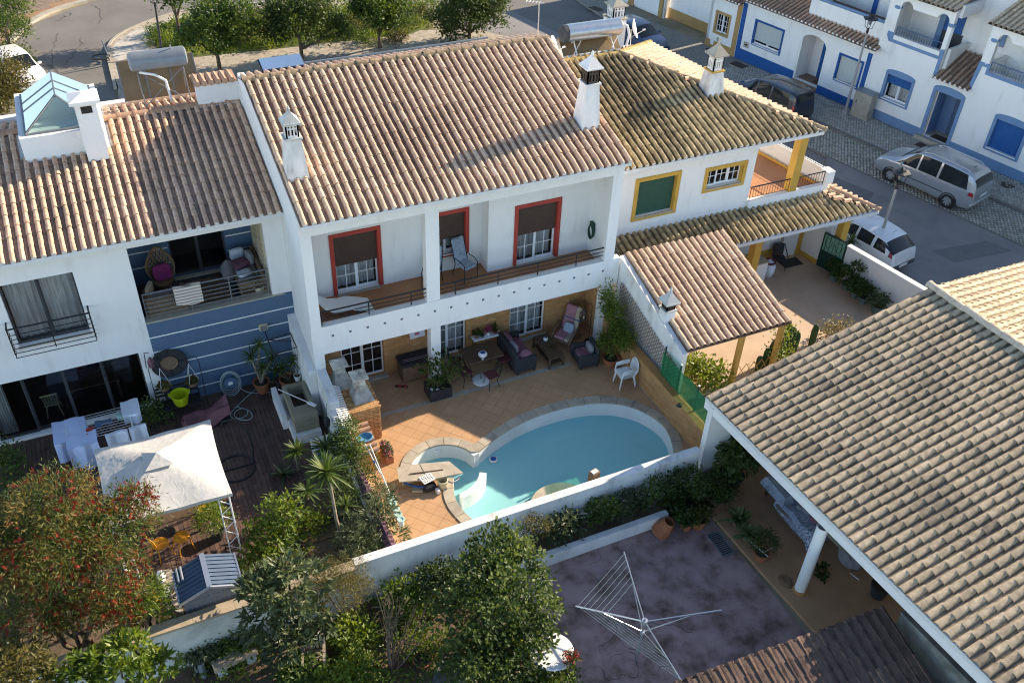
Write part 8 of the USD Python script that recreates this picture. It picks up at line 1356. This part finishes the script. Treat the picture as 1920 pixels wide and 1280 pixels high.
 # ------------------------------------------------------------------ cars
usdkit.material(stage,'/World/Looks/car_glass',{'p':('principled_bsdf',{'base_color':(.015,.018,.02),'roughness':.05,'specular_ior_level':.35})},surface='p.BSDF')
mat('car_silver',(.42,.44,.46),.28,.02,2.,metal=.65,coat=.6);mat('car_white',(.78,.78,.78),.3,.02,2.,coat=.6);mat('car_dark',(.018,.022,.035),.25,.03,2.,coat=.8);mat('car_blue',(.055,.085,.15),.28,.03,2.,metal=.4,coat=.7);mat('tyre',(.02,.02,.02),.8,.1,9.);mat('wheel_alloy',(.5,.5,.51),.3,.05,5.,metal=.8);mat('tail_red',(.30,.012,.02),.2,.05,5.,coat=.6);mat('head_lamp',(.6,.62,.64),.1,.03,5.,coat=.8);mat('plate_white',(.7,.7,.7),.4,.03,5.)
def car(lab,p,rz,st,W,wb,wr,paint,cat='car',hub=True,splits=(),rails=False,name='parked_car',tailx=None,tailz=(.75,1.05),rear_glass=True,group=None,bump=None):
 """st: stations (x, z bottom, z shoulder, z top, top half width factor); x forward, the car's middle at 0"""
 t=thing(name,lab,cat,p,rz,group);o=np.asarray(p,float);R=rotz(rz);T=lambda q:np.asarray(q,float)@R.T+o
 st=np.array(st,float);cs=CubicSpline(st[:,0],st[:,1:]) if 0 else None
 from scipy.interpolate import PchipInterpolator
 X=np.linspace(st[0,0],st[-1,0],61);S_=PchipInterpolator(st[:,0],st[:,1:])(X);L=X[-1]-X[0]
 def section(k):
  zb,zs,zt,tf=S_[k];x=X[k];e=abs(x-(X[0]+X[-1])/2)/(L/2);w=W/2*(1-.16*max(0,e-.62)**1.6/.38**1.6*1.0);wt=w*tf;hs=zt-zs
  return np.array([(x,w*.90,zb),(x,w*.985,zb+.12),(x,w,zb+(zs-zb)*.55),(x,w*.985,zs-.04),(x,w*.955,zs),(x,w*.955+(wt-w*.955)*.5,zs+hs*.52),(x,wt,zs+hs*.90),(x,wt*.90,zt-.012),(x,wt*.5,zt+.012),(x,0,zt+.02)])
 A=np.array([section(k) for k in range(61)]);full=np.concatenate([A,(A*V(1,-1,1))[:,::-1][:,1:]],1);m=full.shape[1];v=full.reshape(-1,3);f=[[i*m+j,i*m+j+1,(i+1)*m+j+1,(i+1)*m+j] for i in range(60) for j in range(m-1)];f=[q[::-1] for q in f]
 g=G().add(T(v),f);b0,b1=full[0],full[-1];c0,c1=b0.mean(0),b1.mean(0);g.add(T(np.vstack([b0,c0])),[[j,j+1,m] for j in range(m-1)]+[[m-1,0,m]]);g.add(T(np.vstack([b1,c1])),[[j+1,j,m] for j in range(m-1)]+[[0,m-1,m]]);put(t,'body',g,paint,smooth=38)
 put(t,'underbody',G().add(T(np.concatenate([A[:,0]-V(0,.02,-.01),A[:,0]*V(1,-1,1)+V(0,.02,.01)])),[[k,k+1,61+k+1,61+k] for k in range(60)]),'black_pot')
 def P(x,j,s):
  k=np.interp(x,X,np.arange(61));k0=min(int(k),59);a=A[k0]+(A[k0+1]-A[k0])*(k-k0);j0=min(int(j),8);q=a[j0]+(a[j0+1]-a[j0])*(j-j0);return q*V(1,s,1)
 def panel(nm,xs,js,s,mt,off=.006,par=None,n=8):
  us=np.linspace(0,1,n);q=[]
  for b in (0,.5,1):
   for a in us:x=(xs[0]+(xs[1]-xs[0])*a)*(1-b)+(xs[2]+(xs[3]-xs[2])*a)*b;q.append(P(x,js[0]+(js[1]-js[0])*b,s)+V(0,s*off*.8,off*.6))
  put(par or t,nm,G().add(T(np.array(q)),[[r_*n+i,r_*n+i+1,(r_+1)*n+i+1,(r_+1)*n+i] for r_ in range(2) for i in range(n-1)]),mt,smooth=True)
 for s in (1,-1):
  for a,b,c,d in splits:panel('side_window',(a,b,c,d),(4.12,6.0),s,'car_glass')
  panel('side_trim',(-wb*.38,wb*.38,-wb*.38,wb*.38),(1.75,1.9),s,'dark_frame',.01)
  for x in (-.05,-.95) if wb>2.6 else (-.1,):panel('door_handle',(x-.09,x+.05,x-.09,x+.05),(3.25,3.5),s,'alu',.016,n=3)
  for x in (.62,-.36) if wb>2.6 else (.55,):panel('door_gap',(x,x+.012,x,x+.012),(1.0,3.95),s,'dark_frame',.003,n=2)
  q=P(.98 if wb>2.6 else .75,4.3,s);put(t,'mirror',G().obox(T(q+V(0,s*.10,.04)),(.12,.2,.13),rz,bev=.04),paint,smooth=40)
 def cross(nm,x0,x1,j0,mt,off=.008):
  q=[];js=np.concatenate([np.linspace(j0,9,7)])
  for x in np.linspace(x0,x1,5):row=[P(x,j,1) for j in js]+[P(x,j,-1) for j in js[::-1][1:]];q+=row
  n=13;q=np.array(q);d=V(np.sign((x0+x1)/2)*off*.8,0,off);put(t,nm,G().add(T(q+d),[[r_*n+i,r_*n+i+1,(r_+1)*n+i+1,(r_+1)*n+i] for r_ in range(4) for i in range(n-1)]),mt,smooth=True)
 return t,T,P,cross,panel,X,R
def wheels(t,T,R,wb,W,wr,hubm='wheel_alloy'):
 for sx in (1,-1):
  for s in (1,-1):
   c=T(V(sx*wb/2,s*(W/2-.11),wr));ax=R@V(0,s,0);w_=put(t,'wheel',G().lathe([(wr*.62,.105),(wr*.9,.11),(wr,.08),(wr,-.1),(wr*.6,-.1)],c,28,axis=ax),'tyre',smooth=40)
   put(t,'wheel_arch',G().lathe([(wr*1.02,.116),(wr*1.17,.119),(wr*1.2,.02)],c,28,axis=ax),'black_pot');put(w_,'rim',G().lathe([(wr*.60,.10),(wr*.64,.118),(wr*.58,.112),(wr*.55,.06),(0,.055)],c,24,axis=ax),'dark_frame',smooth=40)
   u=unit(R@V(1,0,0));
   for k in range(8):a=k*math.pi/4;d=u*math.cos(a)+V(0,0,math.sin(a));put(w_,'spoke',G().bar(c+ax*.095+d*wr*.10,c+ax*.108+d*wr*.58,wr*.22,.02,up=ax),hubm)
   put(w_,'hub',G().lathe([(wr*.2,.09),(wr*.18,.118),(0,.12)],c,12,axis=ax),hubm)
VAN=[(-2.34,.42,.62,.74,.92),(-2.30,.30,1.00,1.14,.90),(-2.16,.27,1.03,1.50,.84),(-1.85,.25,1.04,1.72,.80),(-.6,.22,1.02,1.80,.80),(.35,.22,1.0,1.76,.79),(.85,.22,.99,1.52,.78),(1.35,.24,.97,1.16,.80),(1.75,.25,.93,1.02,.84),(2.15,.27,.78,.88,.85),(2.32,.36,.56,.66,.80)]
a0,a1_=zp(1669.7,328.5,.32),zp(1775.5,377,.32);hd=unit(a0-a1_);mid=(a0+a1_)/2;nrm_=V(hd[1],-hd[0],0);nrm_=nrm_ if nrm_[0]>0 else -nrm_;c=mid+nrm_*.86;c[2]=.012
t,T,P,cross,panel,X,R=car('silver minivan parked on the grassy cobbles before the light blue house',c,math.atan2(hd[1],hd[0]),VAN,1.80,2.76,.325,'car_silver','minivan',splits=((.36,1.30,.36,.62),(-.58,.28,-.58,.28),(-1.95,-.68,-1.78,-.68)),rails=True)
wheels(t,T,R,2.76,1.80,.325);cross('windscreen',.52,1.28,6.6,'car_glass');cross('rear_window',-2.27,-2.10,6.0,'car_glass')
for s in (1,-1):put(t,'roof_rail',G().path([T(P(x,7.3,s)+V(0,0,dz)) for x,dz in ((-1.75,.0),(-1.6,.06),(0,.06),(.35,.0))],.018,6),'alu',smooth=True);panel('tail_light',(-2.30,-2.06,-2.27,-2.10),(2.6,4.0),s,'tail_red',.012);panel('headlight',(1.95,2.26,1.98,2.24),(2.9,4.2),s,'head_lamp',.012)
put(t,'antenna',G().path([T(V(-1.6,0,1.76)),T(V(-1.72,0,1.84))],.018,5),'dark_frame');q=T(V(-2.355,0,.80));put(t,'number_plate',G().obox(q,(.02,.5,.12),math.atan2(hd[1],hd[0])),'plate_white');put(t,'bumper',G().obox(T(V(-2.28,0,.48)),(.16,1.62,.2),math.atan2(hd[1],hd[0]),bev=.06),'car_silver',smooth=40)
HAT=[(-1.90,.40,.62,.72,.90),(-1.87,.28,.90,.98,.88),(-1.70,.25,.95,1.13,.82),(-1.28,.24,.96,1.39,.77),(-.9,.23,.96,1.43,.78),(-.3,.22,.94,1.46,.78),(.25,.22,.93,1.40,.78),(.70,.23,.91,1.14,.79),(1.05,.24,.88,.97,.82),(1.5,.25,.78,.86,.85),(1.86,.36,.52,.62,.80)]
e_=zp(1690,508,.0);hd=unit(V(-.16,.987,0));c=V(18.55,1.55,0);c=zp(1692,472,.6)+hd*1.75;c[2]=0;c=c+V(-.55,0,0)-hd*.4;t,T,P,cross,panel,X,R=car('white hatchback parked in the street behind the white wall',c,math.atan2(hd[1],hd[0]),HAT,1.66,2.50,.29,'car_white','hatchback',splits=((-.1,.64,-.1,.22),(-.85,-.2,-.85,-.2),(-1.52,-.98,-1.36,-.98)))
wheels(t,T,R,2.50,1.66,.29);cross('windscreen',.32,.98,6.6,'car_glass');cross('rear_window',-1.80,-1.36,5.2,'car_glass');az_=math.atan2(hd[1],hd[0])
for s in (1,-1):panel('tail_light',(-1.84,-1.66,-1.74,-1.62),(3.2,6.2),s,'tail_red',.012)
put(t,'bumper',G().obox(T(V(-1.86,0,.44)),(.14,1.5,.26),az_,bev=.06),'dark_frame',smooth=40);put(t,'number_plate',G().obox(T(V(-1.94,0,.48)),(.015,.46,.11),az_),'plate_white');put(t,'antenna',G().tube(T(V(-1.1,0,1.46)),T(V(-1.25,0,1.62)),.008),'dark_frame')
MPV=[(-2.10,.42,.70,.80,.92),(-2.07,.28,.98,1.10,.90),(-1.95,.26,1.0,1.55,.84),(-1.6,.24,1.0,1.68,.80),(-.4,.22,.98,1.70,.80),(.4,.22,.98,1.62,.79),(.9,.23,.97,1.28,.79),(1.3,.24,.95,1.06,.83),(1.75,.25,.85,.93,.85),(2.10,.36,.56,.66,.80)]
hd=unit(V(-.2,.98,0));c=lp(1452,150,V(0,0,1.6),V(0,0,1));c[2]=.01;t,T,P,cross,panel,X,R=car('dark blue minivan parked half behind the yellow trimmed roof',c,math.atan2(hd[1],hd[0]),MPV,1.76,2.6,.31,'car_dark','minivan',splits=((.38,1.0,.38,.6),(-.5,.3,-.5,.3),(-1.7,-.6,-1.55,-.6)))
wheels(t,T,R,2.6,1.76,.31);cross('windscreen',.5,1.2,6.6,'car_glass');cross('rear_window',-2.04,-1.88,5.8,'car_glass');[panel('tail_light',(-2.06,-1.95,-2.04,-1.9),(2.6,4.6),s,'tail_red',.012) for s in (1,-1)]
hd=unit(V(.22,-.975,0));c=lp(1205,50,V(0,0,1.3),V(0,0,1));c[2]=0;c=c-hd*.3;t,T,P,cross,panel,X,R=car('blue grey car facing forward at the far end of the street',c,math.atan2(hd[1],hd[0]),HAT,1.72,2.5,.3,'car_blue','car',splits=((-.1,.64,-.1,.22),(-.85,-.2,-.85,-.2)))
wheels(t,T,R,2.5,1.72,.3);cross('windscreen',.32,.98,6.6,'car_glass');cross('rear_window',-1.84,-1.64,5.6,'car_glass');[panel('headlight',(1.5,1.8,1.55,1.78),(2.9,4.2),s,'head_lamp',.012) for s in (1,-1)]
hd=unit(V(.35,-.94,0));c=lp(30,124,V(0,0,.8),V(0,0,1));c[2]=0;t,T,P,cross,panel,X,R=car('white car parked by the rear road under an olive bush',c,math.atan2(hd[1],hd[0]),HAT,1.66,2.5,.29,'car_white','car',splits=((-.1,.64,-.1,.22),(-.85,-.2,-.85,-.2),(-1.52,-.98,-1.36,-.98)))
wheels(t,T,R,2.5,1.66,.29);cross('windscreen',.32,.98,6.6,'car_glass');cross('rear_window',-1.84,-1.64,5.6,'car_glass');[panel('headlight',(1.5,1.8,1.55,1.78),(2.9,4.2),s,'head_lamp',.012) for s in (1,-1)]
